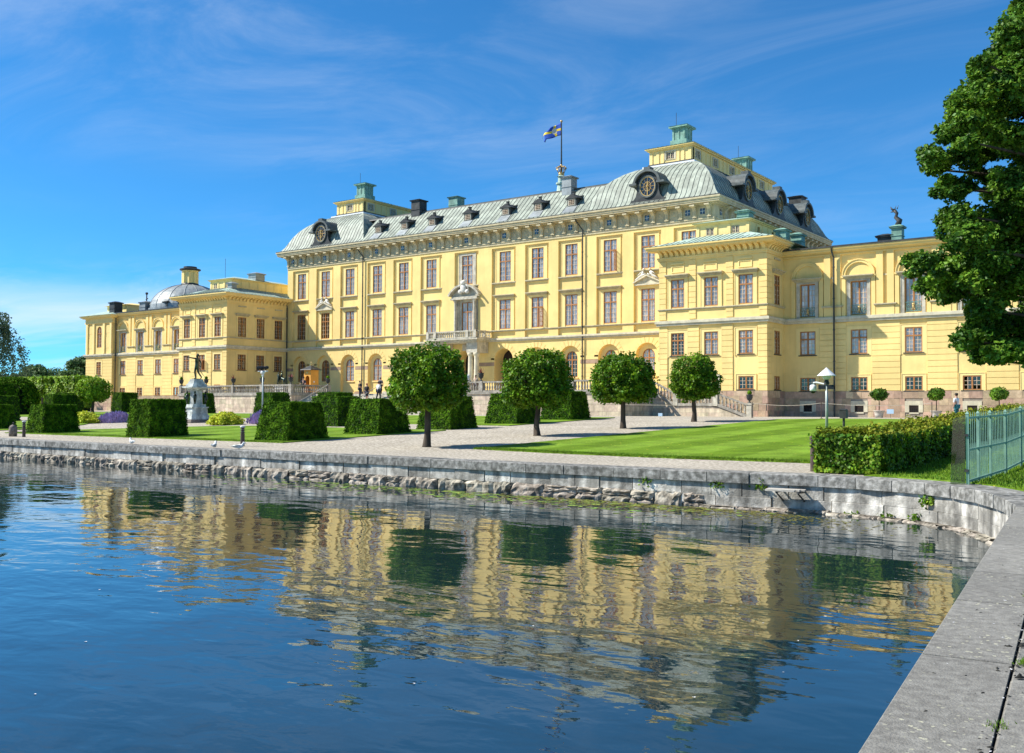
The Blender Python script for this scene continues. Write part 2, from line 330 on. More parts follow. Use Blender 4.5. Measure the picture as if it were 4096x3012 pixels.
# ------------------------------------------------------------------ helpers
INV = {}
def link(o, parent=None):
    COL.objects.link(o)
    if parent is not None:
        o.parent = parent
        if parent in INV: o.matrix_parent_inverse = INV[parent]
    return o
def thing(name, label, cat, loc=(0, 0, 0), group=None, world=True):
    o = bpy.data.objects.new(name, None); COL.objects.link(o); o.location = loc
    o.empty_display_size = 0.3
    tag(o, label, cat, group)
    if world: INV[o] = Matrix.Translation(-Vector(loc))
    return o
def tag(o, label=None, cat=None, group=None, kind=None):
    if label: o['label'] = label
    if cat: o['category'] = cat
    if group: o['group'] = group
    if kind: o['kind'] = kind
    return o
class MB:
    def __init__(s): s.v = []; s.f = []; s.mi = []; s.cur = 0
    def add(s, vs, fs):
        n = len(s.v); s.v.extend([tuple(p) for p in vs])
        for f in fs: s.f.append(tuple(i + n for i in f)); s.mi.append(s.cur)
    def hexa(s, p):
        s.add(p, [(0, 3, 2, 1), (4, 5, 6, 7), (0, 1, 5, 4), (1, 2, 6, 5), (2, 3, 7, 6), (3, 0, 4, 7)])
    def box(s, x0, x1, y0, y1, z0, z1):
        s.hexa([(x0, y0, z0), (x1, y0, z0), (x1, y1, z0), (x0, y1, z0), (x0, y0, z1), (x1, y0, z1), (x1, y1, z1), (x0, y1, z1)])
    def frustum(s, a, za, b, zb):                      # a,b = (x0,x1,y0,y1)
        s.hexa([(a[0], a[2], za), (a[1], a[2], za), (a[1], a[3], za), (a[0], a[3], za), (b[0], b[2], zb), (b[1], b[2], zb), (b[1], b[3], zb), (b[0], b[3], zb)])
    def fbox(s, F, s0, s1, d0, d1, z0, z1):
        s.hexa([F(s0, d1, z0), F(s1, d1, z0), F(s1, d0, z0), F(s0, d0, z0), F(s0, d1, z1), F(s1, d1, z1), F(s1, d0, z1), F(s0, d0, z1)])
    def prism(s, pts0, pts1, cap=True):
        n = len(pts0); fs = [(i, (i + 1) % n, (i + 1) % n + n, i + n) for i in range(n)]
        if cap: fs += [tuple(range(n - 1, -1, -1)), tuple(range(n, 2 * n))]
        s.add(list(pts0) + list(pts1), fs)
    def fprism(s, F, poly, d0, d1):                    # poly in (s,z)
        s.prism([F(a, d1, z) for a, z in poly], [F(a, d0, z) for a, z in poly])
    def lathe(s, prof, c=(0, 0, 0), seg=12, cap=True):
        vs = []; n = len(prof)
        for r, z in prof:
            for k in range(seg):
                a = 2 * PI * k / seg; vs.append((c[0] + r * math.cos(a), c[1] + r * math.sin(a), c[2] + z))
        fs = []
        for i in range(n - 1):
            for k in range(seg):
                k2 = (k + 1) % seg; fs.append((i * seg + k, i * seg + k2, (i + 1) * seg + k2, (i + 1) * seg + k))
        if cap: fs.append(tuple(range(seg - 1, -1, -1))); fs.append(tuple((n - 1) * seg + k for k in range(seg)))
        s.add(vs, fs)
    def tube(s, pts, rad, seg=8, cap=True):
        pts = [Vector(p) for p in pts]
        if isinstance(rad, (int, float)): rad = [rad] * len(pts)
        vs = []; up = Vector((0, 0, 1))
        for i, p in enumerate(pts):
            d = (pts[min(i + 1, len(pts) - 1)] - pts[max(i - 1, 0)]).normalized()
            u = up if abs(d.z) < 0.9 else Vector((1, 0, 0))
            a = d.cross(u).normalized(); b = a.cross(d).normalized()
            for k in range(seg):
                t = 2 * PI * k / seg; vs.append(p + (a * math.cos(t) + b * math.sin(t)) * rad[i])
        fs = []
        for i in range(len(pts) - 1):
            for k in range(seg):
                k2 = (k + 1) % seg; fs.append((i * seg + k, i * seg + k2, (i + 1) * seg + k2, (i + 1) * seg + k))
        if cap: fs.append(tuple(range(seg - 1, -1, -1))); fs.append(tuple((len(pts) - 1) * seg + k for k in range(seg)))
        s.add(vs, fs)
    def sphere(s, c, r, seg=10, ring=6):
        rx, ry, rz = (r, r, r) if isinstance(r, (int, float)) else r
        vs = [(c[0], c[1], c[2] - rz)]; fs = []
        for i in range(1, ring):
            t = PI * i / ring
            for k in range(seg):
                a = 2 * PI * k / seg
                vs.append((c[0] + rx * math.sin(t) * math.cos(a), c[1] + ry * math.sin(t) * math.sin(a), c[2] - rz * math.cos(t)))
        vs.append((c[0], c[1], c[2] + rz)); last = len(vs) - 1
        for k in range(seg): fs.append((0, 1 + (k + 1) % seg, 1 + k))
        for i in range(ring - 2):
            for k in range(seg):
                k2 = (k + 1) % seg; a = 1 + i * seg
                fs.append((a + k, a + k2, a + seg + k2, a + seg + k))
        a = 1 + (ring - 2) * seg
        for k in range(seg): fs.append((a + k, a + (k + 1) % seg, last))
        s.add(vs, fs)
    def mesh(s, name, mats, smooth=False):
        me = bpy.data.meshes.new(name); me.from_pydata(s.v, [], s.f)
        for m in (mats if isinstance(mats, (list, tuple)) else [mats]): me.materials.append(MATS[m])
        if len(me.materials) > 1: me.polygons.foreach_set('material_index', s.mi)
        if smooth: me.polygons.foreach_set('use_smooth', [True] * len(me.polygons))
        me.update(); return me
    def build(s, name, mats, parent=None, smooth=False, loc=None, kind=None):
        o = bpy.data.objects.new(name, s.mesh(name, mats, smooth)); link(o, parent)
        if loc is not None: o.location = loc
        if kind: o['kind'] = kind
        return o
def inst(name, me, parent, loc=(0, 0, 0), rz=0.0, scale=None):
    o = bpy.data.objects.new(name, me); link(o, parent); o.location = loc
    if rz: o.rotation_euler = (0, 0, rz)
    if scale is not None: o.scale = scale
    return o
def copy_tree(o, parent=None, depth=0):
    c = o.copy(); COL.objects.link(c); c.parent = parent
    for ch in o.children:
        copy_tree(ch, c, depth + 1)
    return c
def front(Y): return lambda s, d, z: (s, Y - d, z)       # wall facing the lake
def right(X): return lambda s, d, z: (X + d, s, z)       # wall facing +X
def npmesh(name, verts, faces, mat, parent=None, kind=None, smooth=False):
    verts = np.asarray(verts, np.float32); faces = np.asarray(faces, np.int32); k = faces.shape[1]
    me = bpy.data.meshes.new(name); me.vertices.add(len(verts)); me.vertices.foreach_set('co', verts.ravel())
    me.loops.add(faces.size); me.loops.foreach_set('vertex_index', faces.ravel())
    me.polygons.add(len(faces)); me.polygons.foreach_set('loop_start', np.arange(0, faces.size, k, dtype=np.int32))
    me.polygons.foreach_set('loop_total', np.full(len(faces), k, np.int32))
    me.materials.append(MATS[mat])
    if smooth: me.polygons.foreach_set('use_smooth', np.ones(len(faces), bool))
    me.update(calc_edges=True)
    o = bpy.data.objects.new(name, me); link(o, parent)
    if kind: o['kind'] = kind
    return o
def leaf_arrays(P, Nn, size, aspect=1.5, jitter=0.8, r=rng):
    n = len(P); d = Nn + jitter * r.normal(size=(n, 3)); d /= np.linalg.norm(d, axis=1)[:, None] + 1e-9
    t = np.cross(d, r.normal(size=(n, 3))); t /= np.linalg.norm(t, axis=1)[:, None] + 1e-9
    b = np.cross(d, t); sz = size * r.uniform(0.6, 1.3, n)[:, None]
    a = t * sz * 0.5 * aspect; c = b * sz * 0.5; fold = d * sz * 0.12
    V = np.stack([P - a, P - c * 0.9 - fold + a * 0.1, P + a, P + c * 0.9 - fold + a * 0.1], 1).reshape(-1, 3)
    return V, np.arange(4 * n).reshape(-1, 4)
def leaves(name, P, Nn, size, mat, parent=None, aspect=1.5, jitter=0.8, kind=None):
    V, Fc = leaf_arrays(P, Nn, size, aspect, jitter)
    return npmesh(name, V, Fc, mat, parent, kind)
def gz(y): return min(max((y - 27.0) / 29.0, 0.0), 1.0)

# wall with rectangular openings; reveals and a dark room behind each
def fwall(mb, F, s0, s1, z0, z1, holes, d=0.0, reveal=0.3, dark=None, arch=()):
    ss = sorted({s0, s1, *[h[0] for h in holes], *[h[1] for h in holes]}); zz = sorted({z0, z1, *[h[2] for h in holes], *[h[3] for h in holes]})
    ss = [q for q in ss if s0 <= q <= s1]; zz = [q for q in zz if z0 <= q <= z1]
    for a, b in zip(ss[:-1], ss[1:]):
        for c, e in zip(zz[:-1], zz[1:]):
            ms_, mz_ = (a + b) / 2, (c + e) / 2
            if any(h[0] < ms_ < h[1] and h[2] < mz_ < h[3] for h in holes): continue
            mb.add([F(a, d, c), F(b, d, c), F(b, d, e), F(a, d, e)], [(0, 1, 2, 3)])
    for h in holes:
        a, b, c, e = h[:4]; q = d - reveal; ar = len(h) > 4
        if ar:
            r = (b - a) / 2; m = (a + b) / 2; zs = e - r; n = 14
            arc = [(m - r * math.cos(PI * k / n), zs + r * math.sin(PI * k / n)) for k in range(n + 1)]
            for (u0, v0), (u1, v1) in zip(arc[:-1], arc[1:]):
                mb.add([F(u0, d, v0), F(u1, d, v1), F(u1, d, e), F(u0, d, e)], [(0, 1, 2, 3)])
                mb.add([F(u0, d, v0), F(u1, d, v1), F(u1, q, v1), F(u0, q, v0)], [(0, 1, 2, 3)])
            tops = zs
        else:
            tops = e; mb.add([F(a, d, e), F(b, d, e), F(b, q, e), F(a, q, e)], [(0, 1, 2, 3)])
        mb.add([F(a, d, c), F(a, d, tops), F(a, q, tops), F(a, q, c)], [(0, 1, 2, 3)])
        mb.add([F(b, d, c), F(b, d, tops), F(b, q, tops), F(b, q, c)], [(0, 1, 2, 3)])
        mb.add([F(a, d, c), F(b, d, c), F(b, q, c), F(a, q, c)], [(0, 1, 2, 3)])
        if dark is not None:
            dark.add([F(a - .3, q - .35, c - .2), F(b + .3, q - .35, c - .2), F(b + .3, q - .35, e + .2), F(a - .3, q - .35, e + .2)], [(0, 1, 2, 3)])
def lathe_mesh(name, prof, mat, seg=10, smooth=True):
    m = MB(); m.lathe(prof, seg=seg); return m.mesh(name, mat, smooth)

# ---- a casement window: frame bars, panes, curtain, sill, surround, hood
def window(F, sc, zb, zt, wd, parent, rt=2, rb=4, d=-0.05, curtain='full', panes='joined', arch=False, surround=None, sill=True,
           hood=None, sur_mat='stucco_pale', sur_w=0.45, open_leaf=None, name='window', frame='window_wood'):
    a, b = sc - wd / 2, sc + wd / 2; H = zt - zb; fr = 0.085; r = wd / 2; zs = zt - r if arch else zt
    m = MB()
    m.fbox(F, a, a + fr, d - .05, d + .05, zb, zs); m.fbox(F, b - fr, b, d - .05, d + .05, zb, zs)
    m.fbox(F, a + fr, b - fr, d - .05, d + .05, zb, zb + fr)
    if arch:
        n = 12
        for k in range(n):
            t0, t1 = PI * k / n, PI * (k + 1) / n
            q = lambda t, rr: (sc - rr * math.cos(t), zs + rr * math.sin(t))
            m.fprism(F, [q(t0, r), q(t1, r), q(t1, r - fr), q(t0, r - fr)], d - .05, d + .05)
    else: m.fbox(F, a + fr, b - fr, d - .05, d + .05, zt - fr, zt)
    trz = zb + H * (rb / (rb + rt)) if rt else None
    topm = zt - (0.02 if arch else fr)
    m.fbox(F, sc - .055, sc + .055, d - .055, d + .06, zb + fr, topm)
    if rt:
        m.fbox(F, a + fr, sc - .055, d - .055, d + .065, trz - .055, trz + .055); m.fbox(F, sc + .055, b - fr, d - .055, d + .065, trz - .055, trz + .055)
    o = m.build(name, frame, parent)
    secs = [(zb + fr, trz - .055, rb), (trz + .055, zt - fr, rt)] if rt else [(zb + fr, zt - fr, rb)]
    mu = MB(); pn = []
    for (c0, c1) in ((a + fr, sc - .055), (sc + .055, b - fr)):
        for si, (z0, z1, rows) in enumerate(secs):
            if open_leaf is not None and si == 0 and c0 > sc: continue
            cm = (c0 + c1) / 2
            tz = z1
            if arch and si == len(secs) - 1: tz = zs + math.sqrt(max(r * r - (cm - sc) ** 2, 0)) - .03
            mu.fbox(F, cm - .017, cm + .017, d - .02, d + .025, z0, tz)
            for k in range(1, rows):
                z = z0 + (z1 - z0) * k / rows
                e0, e1 = c0, c1
                if arch and z > zs:
                    hw = math.sqrt(max((r - fr) ** 2 - (z - zs) ** 2, 0.0001)); e0 = max(c0, sc - hw); e1 = min(c1, sc + hw)
                mu.fbox(F, e0, cm - .017, d - .02, d + .022, z - .015, z + .015); mu.fbox(F, cm + .017, e1, d - .02, d + .022, z - .015, z + .015)
            for k in range(rows):
                za, zc = z0 + (z1 - z0) * k / rows, z0 + (z1 - z0) * (k + 1) / rows
                for (e0, e1) in ((c0, cm), (cm, c1)): pn.append((e0, e1, za, zc))
    mu.build('muntin', 'muntin_wood', o)
    if panes == 'each':
        for (e0, e1, za, zc) in pn:
            q = MB(); t, t2 = random.uniform(-.008, .008), random.uniform(-.008, .008); q.add([F(e0, d - .004, za), F(e1, d + t, za), F(e1, d + t + t2, zc), F(e0, d - .004 + t2, zc)], [(0, 1, 2, 3)]); q.build('pane', 'glass', o)
    else:
        q = MB()
        for (e0, e1, za, zc) in pn:
            if arch and zc > zs + .1:
                hw = math.sqrt(max((r - .03) ** 2 - (min(zc, zt - .03) - zs) ** 2, 0)); hb = math.sqrt(max((r - .03) ** 2 - max(za - zs, 0) ** 2, 0))
                p = [(max(e0, sc - hb), za), (min(e1, sc + hb), za), (min(e1, sc + hw), zc), (max(e0, sc - hw), zc)]
            else: p = [(e0, za), (e1, za), (e1, zc), (e0, zc)]
            t, t2 = random.uniform(-.008, .008), random.uniform(-.008, .008)
            q.add([F(u, d - .004 + (t if i in (1, 2) else 0) + (t2 if i > 1 else 0), v) for i, (u, v) in enumerate(p)], [(0, 1, 2, 3)])
        q.build('pane', 'glass', o, kind='stuff')
    if open_leaf is not None:
        c0, c1 = sc + .055, b - fr; z0, z1 = secs[0][0], secs[0][1]; wl = c1 - c0; ang = open_leaf
        G = lambda u, v, z: F(c1 - u * math.cos(ang) - v * math.sin(ang), d + .08 + u * math.sin(ang) - v * math.cos(ang), z)
        lf = MB(); hx = lambda u0, u1, z_0, z_1: lf.hexa([G(u0, -.025, z_0), G(u1, -.025, z_0), G(u1, .025, z_0), G(u0, .025, z_0), G(u0, -.025, z_1), G(u1, -.025, z_1), G(u1, .025, z_1), G(u0, .025, z_1)])
        hx(0, .07, z0, z1); hx(wl - .07, wl, z0, z1); hx(.07, wl - .07, z0, z0 + .07); hx(.07, wl - .07, z1 - .07, z1); hx(wl / 2 - .02, wl / 2 + .02, z0 + .07, z1 - .07)
        for k in range(1, secs[0][2]): z = z0 + (z1 - z0) * k / secs[0][2]; hx(.07, wl / 2 - .02, z - .015, z + .015); hx(wl / 2 + .02, wl - .07, z - .015, z + .015)
        lf.build('open_casement', 'window_wood', o)
        q = MB(); q.add([G(.05, 0, z0 + .05), G(wl - .05, 0, z0 + .05), G(wl - .05, 0, z1 - .05), G(.05, 0, z1 - .05)], [(0, 1, 2, 3)]); q.build('pane', 'glass', o)
    if curtain != 'dark':
        q = MB(); n = 18; dd = d - .075
        tops = zt - .02
        for (c0, c1) in ((a - .04, sc - (0.0 if curtain == 'full' else .12)), (sc + (0.0 if curtain == 'full' else .12), b + .04)):
            ph = random.uniform(0, 6); pts = []
            for k in range(n + 1):
                u = c0 + (c1 - c0) * k / n; pts.append((u, dd + .035 * math.sin(ph + k * 1.9) + .015 * math.sin(k * 4.3)))
            lowz = zb - .02 if curtain != 'blind' else zb + H * random.uniform(.3, .5)
            for (u0, v0), (u1, v1) in zip(pts[:-1], pts[1:]): q.add([F(u0, v0, lowz), F(u1, v1, lowz), F(u1, v1, tops), F(u0, v0, tops)], [(0, 1, 2, 3)])
        q.build('curtain', 'curtain', o, smooth=True)
    if sill:
        q = MB(); q.fbox(F, a - .12, b + .12, d + .051, .10, zb - .09, zb - .012); q.build('sill', 'dark_metal' if sill == 'metal' else 'window_wood' if sill == 'wood' else 'trim_stone', o)
    if surround:
        q = MB(); sw = sur_w; dd = surround
        q.fbox(F, a - sw, a, 0.001, dd, zb - (sw * .4), zt + sw * .75); q.fbox(F, b, b + sw, 0.001, dd, zb - (sw * .4), zt + sw * .75)
        q.fbox(F, a, b, 0.001, dd, zt, zt + sw * .75)
        if zb > 0: q.fbox(F, a, b, 0.001, dd * .9, zb - sw * .4, zb - .092)
        e = .05                                                           # raised outer fillet
        q.fbox(F, a - sw - e, a - sw, 0.001, dd + .03, zb - sw * .4 - e, zt + sw * .75 + e); q.fbox(F, b + sw, b + sw + e, 0.001, dd + .03, zb - sw * .4 - e, zt + sw * .75 + e)
        q.fbox(F, a - sw, b + sw, 0.001, dd + .03, zt + sw * .75, zt + sw * .75 + e)
        q.build('surround', sur_mat, o)
    if hood:
        hz, hw = hood; q = MB()
        q.fbox(F, sc - hw * .92, sc + hw * .92, .001, .16, hz - .22, hz - .10); q.fbox(F, sc - hw, sc + hw, .001, .30, hz - .10, hz); q.fbox(F, sc - hw * 1.03, sc + hw * 1.03, .001, .42, hz, hz + .09)
        q.build('hood', 'cornice_stone', o)
    return o

# ------------------------------------------------------------------ the palace
XC, YM, YP, YW = -70.71, 87.89, 78.0, 81.8
XL, XR = -101.05, -40.37                                  # ends of the main block
PX0, PX1 = -40.97, -31.10                                 # lake-side corner pavilion, nearer one
mir = lambda x: 2 * XC - x
palace = thing('palace', 'long yellow baroque palace with green copper roofs, lantern towers and side wings', 'palace', (XC, 95, 1.0))
FM = front(YM)
offs = [-27.77, -23.29, -18.89, -14.14, -9.79, -5.40, 0, 5.40, 9.79, 14.14, 18.89, 23.29, 27.77]
WX = [XC + q for q in offs]
dark = MB()
Z3, Z2 = (15.73, 19.04), (10.38, 13.68)
WM = 1.56
wall = MB()
holes = [(x - WM / 2, x + WM / 2, *Z3) for x in WX] + [(x - WM / 2, x + WM / 2, *Z2) for x in WX]
fwall(wall, FM, XL, XR, 9.0, 19.75, holes, 0.0, 0.35, dark)
# ground floor with arched niches
NR = 1.27; NZ = 8.22
gh = [(x - NR, x + NR, 3.55 if i not in (5, 6, 7) else 3.02, NZ, 'a') for i, x in enumerate(WX)]
for i, h in enumerate(gh): fwall(wall, FM, (XL if i == 0 else (WX[i - 1] + WX[i]) / 2), (XR if i == 12 else (WX[i] + WX[i + 1]) / 2), 3.0, 9.0, [h], 0.25, 0.35 if i not in (5, 6, 7) else 1.6)
wall.fbox(FM, XL, XR, 0.0, .25, 8.9995, 9.0005)
for i, x in enumerate(WX):
    if i in (5, 6, 7): continue
    fwall(wall, FM, x - NR, x + NR, 3.5, NZ + .02, [(x - .71, x + .71, 4.9, 7.66, 'a')], -0.1, 0.25, dark)
# side of the tower seen above the pavilion roof, and the back
wall.add([(XR, YM, 3), (XR, 119, 3), (XR, 119, 20.2), (XR, YM, 20.2)], [(0, 1, 2, 3)])
wall.add([(XL, YM, 3), (XL, 119, 3), (XL, 119, 20.2), (XL, YM, 20.2)], [(0, 3, 2, 1)])
wall.add([(XL, 119, 3), (XR, 119, 3), (XR, 119, 20.2), (XL, 119, 20.2)], [(0, 3, 2, 1)])
wall.build('wall', 'stucco', palace)
# pilaster strips between the window bays
edges = []
for i in range(12):
    m = (WX[i] + WX[i + 1]) / 2; g = WX[i + 1] - WX[i]; hw = (g - 3.1) / 2 if g < 5 else (g - 3.5) / 2
    edges.append((m - hw, m + hw))
edges = [(XL, WX[0] - 1.55)] + edges + [(WX[12] + 1.55, XR + .22)]
for e in edges:
    q = MB(); q.fbox(FM, e[0], e[1], .001, .22, 9.34, 19.45); q.build('pilaster', 'stucco', palace)
q = MB(); q.fbox(FM, XL, XR + .22, .001, .222, 19.45, 19.75)
for a, b in zip(edges[:-1], edges[1:]):
    q.fbox(FM, a[1], b[0], .001, .10, 19.28, 19.45)
q.build('wall_head', 'stucco', palace)
# sill ledges of the top floor, string courses and the belt
for i, (a, b) in enumerate(zip(edges[:-1], edges[1:])):
    q = MB(); q.fbox(FM, a[1], b[0], .001, .16, 15.40, 15.50); q.fbox(FM, a[1], b[0], .001, .26, 15.50, 15.60); q.build('sill_ledge', 'cornice_stone', palace)
def bandseg(F, s0, s1, zz, mat, name, miter=0.0):
    q = MB()
    for (d1, z0, z1) in zz: q.fbox(F, s0, s1 + (d1 if miter else 0), -.02, d1, z0, z1)
    return q.build(name, mat, palace)
BELT = [(.38, 8.98, 9.16), (.50, 9.16, 9.33), (.42, 9.33, 9.36)]
bandseg(FM, XL, XR, BELT, 'trim_stone', 'belt_course')
bandseg(FM, XL, XR, [(.27, 10.10, 10.20), (.33, 10.20, 10.27)], 'cornice_stone', 'string_course')
# ground-floor rustication: blocks on the piers, voussoirs round the arches, stone bands
ped = [(XL + .02, WX[0] - NR)] + [(WX[i] + NR, WX[i + 1] - NR) for i in range(12)] + [(WX[12] + NR, XR)]
for pi_, (a, b) in enumerate(ped):
    q = MB(); z = 3.62
    while z < 6.8:
        if not (6.15 < z + .2 < 6.62): q.fbox(FM, a + .02, b - .02, .251, .275, z, z + .425)
        z += .445
    q.build('rusticated_pier', 'stucco', palace)
    q = MB(); q.fbox(FM, a + .02, b - .02, .252, .285, 6.30, 6.70); q.build('stone_band', 'brown_stone', palace)
    q = MB(); q.fbox(FM, a, b, .252, .36, 3.0, 3.56); q.build('pier_base', 'brown_stone' if pi_ % 2 else 'grey_stone', palace)
for i, x in enumerate(WX):
    q = MB(); zs = NZ - NR
    for k in range(11):
        t0, t1 = PI * (k + .06) / 11, PI * (k + .94) / 11; ro = NR + (.62 if 2 < k < 8 else .5)
        f = lambda t, rr: (x - rr * math.cos(t), zs + rr * math.sin(t))
        pts = [f(t0, NR + .02), f(t1, NR + .02), f(t1, ro), f(t0, ro)]
        q.fprism(FM, pts, .251, .275)
    q.build('voussoir_ring', 'stucco', palace)
    if i not in (5, 6, 7):
        window(FM, x, 4.9, 7.66, 1.42, palace, rt=2, rb=4, d=-.2, arch=True, curtain='dark' if i in (0, 1, 9) else random.choice(['full', 'full', 'open']), sill=False)
        q = MB(); q.fbox(FM, x - .82, x + .82, -.10, .02, 4.78, 4.895); q.build('window_sill', 'stucco_pale', palace)
# three open portals in the middle
for i in (5, 6, 7):
    x = WX[i]; q = MB()
    q.fbox(FM, x - NR, x + NR, -1.45, -1.35, 3.0, NZ); q.build('portal_back', 'room_dark', palace)
    q = MB(); q.fbox(FM, x - .75, x - .03, -1.34, -1.26, 3.02, 6.0); q.fbox(FM, x + .03, x + .75, -1.34, -1.26, 3.02, 6.0)
    for s_ in (-1, 1):
        for k in range(3): q.fbox(FM, x + s_ * .39 - .24, x + s_ * .39 + .24, -1.259, -1.23, 3.2 + k * .95, 3.95 + k * .95)
    q.build('portal_door', 'window_wood', palace)
# windows of the two upper floors
for i, x in enumerate(WX):
    cen = i == 6
    window(FM, x, *Z3, WM, palace, surround=.05, sur_w=.42, sur_mat='grey_stone' if cen else 'stucco_pale', sill=False, open_leaf=1.75 if i == 10 else None, curtain='full' if i % 4 else 'open')
    window(FM, x, *Z2, WM, palace, surround=.05, sur_w=.42, sur_mat='grey_stone' if cen else 'stucco_pale', sill=False,
           hood=None if i in (1, 6, 11) else (14.12, 1.42), open_leaf=1.5 if i == 8 else None, curtain='dark' if i in (0, 1) else ('open' if i in (2, 3) else 'full'))
# gable pediments with reclining figures
def blob_group(mb, F, sc, z, n, wdt, hgt, d, seed):
    r = random.Random(seed)
    for k in range(n):
        u = (k / (n - 1) - .5) * wdt; p = F(sc + u + r.uniform(-.05, .05), d + r.uniform(-.06, .1), z + r.uniform(.1, hgt) * (1 - .5 * abs(u) / wdt))
        mb.sphere(p, (r.uniform(.11, .2), r.uniform(.1, .17), r.uniform(.12, .26)), 8, 5)
for i in (1, 11):
    x = WX[i]; q = MB(); zb = 14.02
    q.fbox(FM, x - 1.42, x + 1.42, .001, .34, zb, zb + .14)
    q.fprism(FM, [(x - 1.5, zb + .14), (x + 1.5, zb + .14), (x + 1.5, zb + .26), (x, zb + .98), (x - 1.5, zb + .26)], .001, .22)
    q.fprism(FM, [(x - 1.55, zb + .20), (x - 1.55, zb + .32), (x, zb + 1.06), (x, zb + .90)], .22, .46)
    q.fprism(FM, [(x + 1.55, zb + .20), (x, zb + .90), (x, zb + 1.06), (x + 1.55, zb + .32)], .22, .46)
    o = q.build('pediment', 'trim_stone', palace)
    q = MB()
    for s_ in (-1, 1):
        pts = [FM(x + s_ * 1.35, .3, zb + .55), FM(x + s_ * .9, .3, zb + .80), FM(x + s_ * .55, .3, zb + 1.0), FM(x + s_ * .38, .3, zb + 1.35)]
        q.tube(pts, [.06, .11, .15, .13], 8); q.sphere(FM(x + s_ * .34, .32, zb + 1.60), .12, 8, 6)
        q.tube([FM(x + s_ * .4, .3, zb + 1.4), FM(x + s_ * .75, .36, zb + 1.22), FM(x + s_ * 1.0, .36, zb + .98)], [.06, .05, .04], 6)
        q.tube([FM(x + s_ * .55, .36, zb + 1.0), FM(x + s_ * .2, .4, zb + 1.05), FM(x + s_ * .1, .38, zb + 1.16)], [.09, .07, .05], 6)
    q.build('reclining_figures', 'white_stone', o, smooth=True)
# central aedicule over the balcony
x = XC; q = MB()
for s_ in (-1, 1): q.fbox(FM, x + s_ * 1.38 - .28, x + s_ * 1.38 + .28, .001, .22, 9.4, 13.95)
q.fbox(FM, x - 1.95, x + 1.95, .001, .75, 13.95, 14.12); q.fbox(FM, x - 1.85, x + 1.85, .001, .62, 14.12, 14.30)
n = 14; R_ = 2.55; cz = 14.3 - 1.35
arc = lambda rr: [(x + rr * math.sin(a), cz + rr * math.cos(a)) for a in np.linspace(-.98, .98, n + 1)]
q.fprism(FM, arc(R_ - .1) + [(x + 2.05, 14.3), (x - 2.05, 14.3)], .001, .35)
A, B = arc(R_), arc(R_ + .22)
for k in range(n): q.fprism(FM, [A[k], A[k + 1], B[k + 1], B[k]], .001, .85)
aed = q.build('aedicule', 'grey_stone', palace)
colm = lathe_mesh('column', [(.24, 0), (.24, .12), (.19, .18), (.185, .3), (.165, 4.0), (.165, 4.1), (.23, 4.2), (.26, 4.36)], 'grey_stone', 14)
for s_ in (-1, 1): inst('column', colm, aed, FM(x + s_ * 1.38, .45, 9.58))
q = MB(); q.sphere(FM(x, .75, 15.25), (.42, .2, .55), 12, 8)
for s_ in (-1, 1):
    q.sphere(FM(x + s_ * .5, .7, 14.85), (.3, .2, .26), 8, 6); q.tube([FM(x + s_ * .3, .75, 15.7), FM(x + s_ * .6, .75, 15.5), FM(x + s_ * .72, .72, 15.05)], [.1, .13, .08], 7)
q.lathe([(.30, 0), (.34, .12), (.36, .3), (.2, .45), (.06, .52)], FM(x, .7, 15.65), 8)
q.build('crest', 'white_stone', aed, smooth=True)
# balcony on paired columns
q = MB(); q.fbox(FM, x - 3.55, x + 3.55, .3, 2.75, 9.02, 9.18); q.fbox(FM, x - 3.75, x + 3.75, .3, 2.95, 9.18, 9.36)
q.fbox(FM, x - 3.3, x + 3.3, .3, 2.5, 8.90, 9.02)
for s_ in (-1, 1): q.fbox(FM, x + s_ * 2.55 - .75, x + s_ * 2.55 + .75, .35, 2.35, 7.75, 8.90)
bal = q.build('balcony', 'grey_stone', palace)
colb = lathe_mesh('column', [(.40, 0), (.40, .15), (.33, .22), (.32, .5), (.27, 4.25), (.27, 4.35), (.36, 4.45), (.40, 4.70)], 'trim_stone', 16)
for s_ in (-1, 1):
    for e_ in (-.42, .42): inst('column', colb, bal, FM(x + s_ * 2.55 + e_, 2.0, 3.05))
q = MB(); q.fbox(FM, x - .3, x + .3, .26, .5, 8.1, 8.85); q.build('keystone', 'grey_stone', bal)
BAL = [(.085, 0), (.085, .05), (.05, .08), (.055, .12), (.095, .24), (.085, .33), (.045, .47), (.04, .55), (.06, .60), (.045, .63), (.085, .67), (.085, .72)]
balm = lathe_mesh('baluster', BAL, 'balustrade_stone', 10)
balp = lathe_mesh('baluster', [(r * 1.05, z * .80) for r, z in BAL], 'grey_stone', 10)
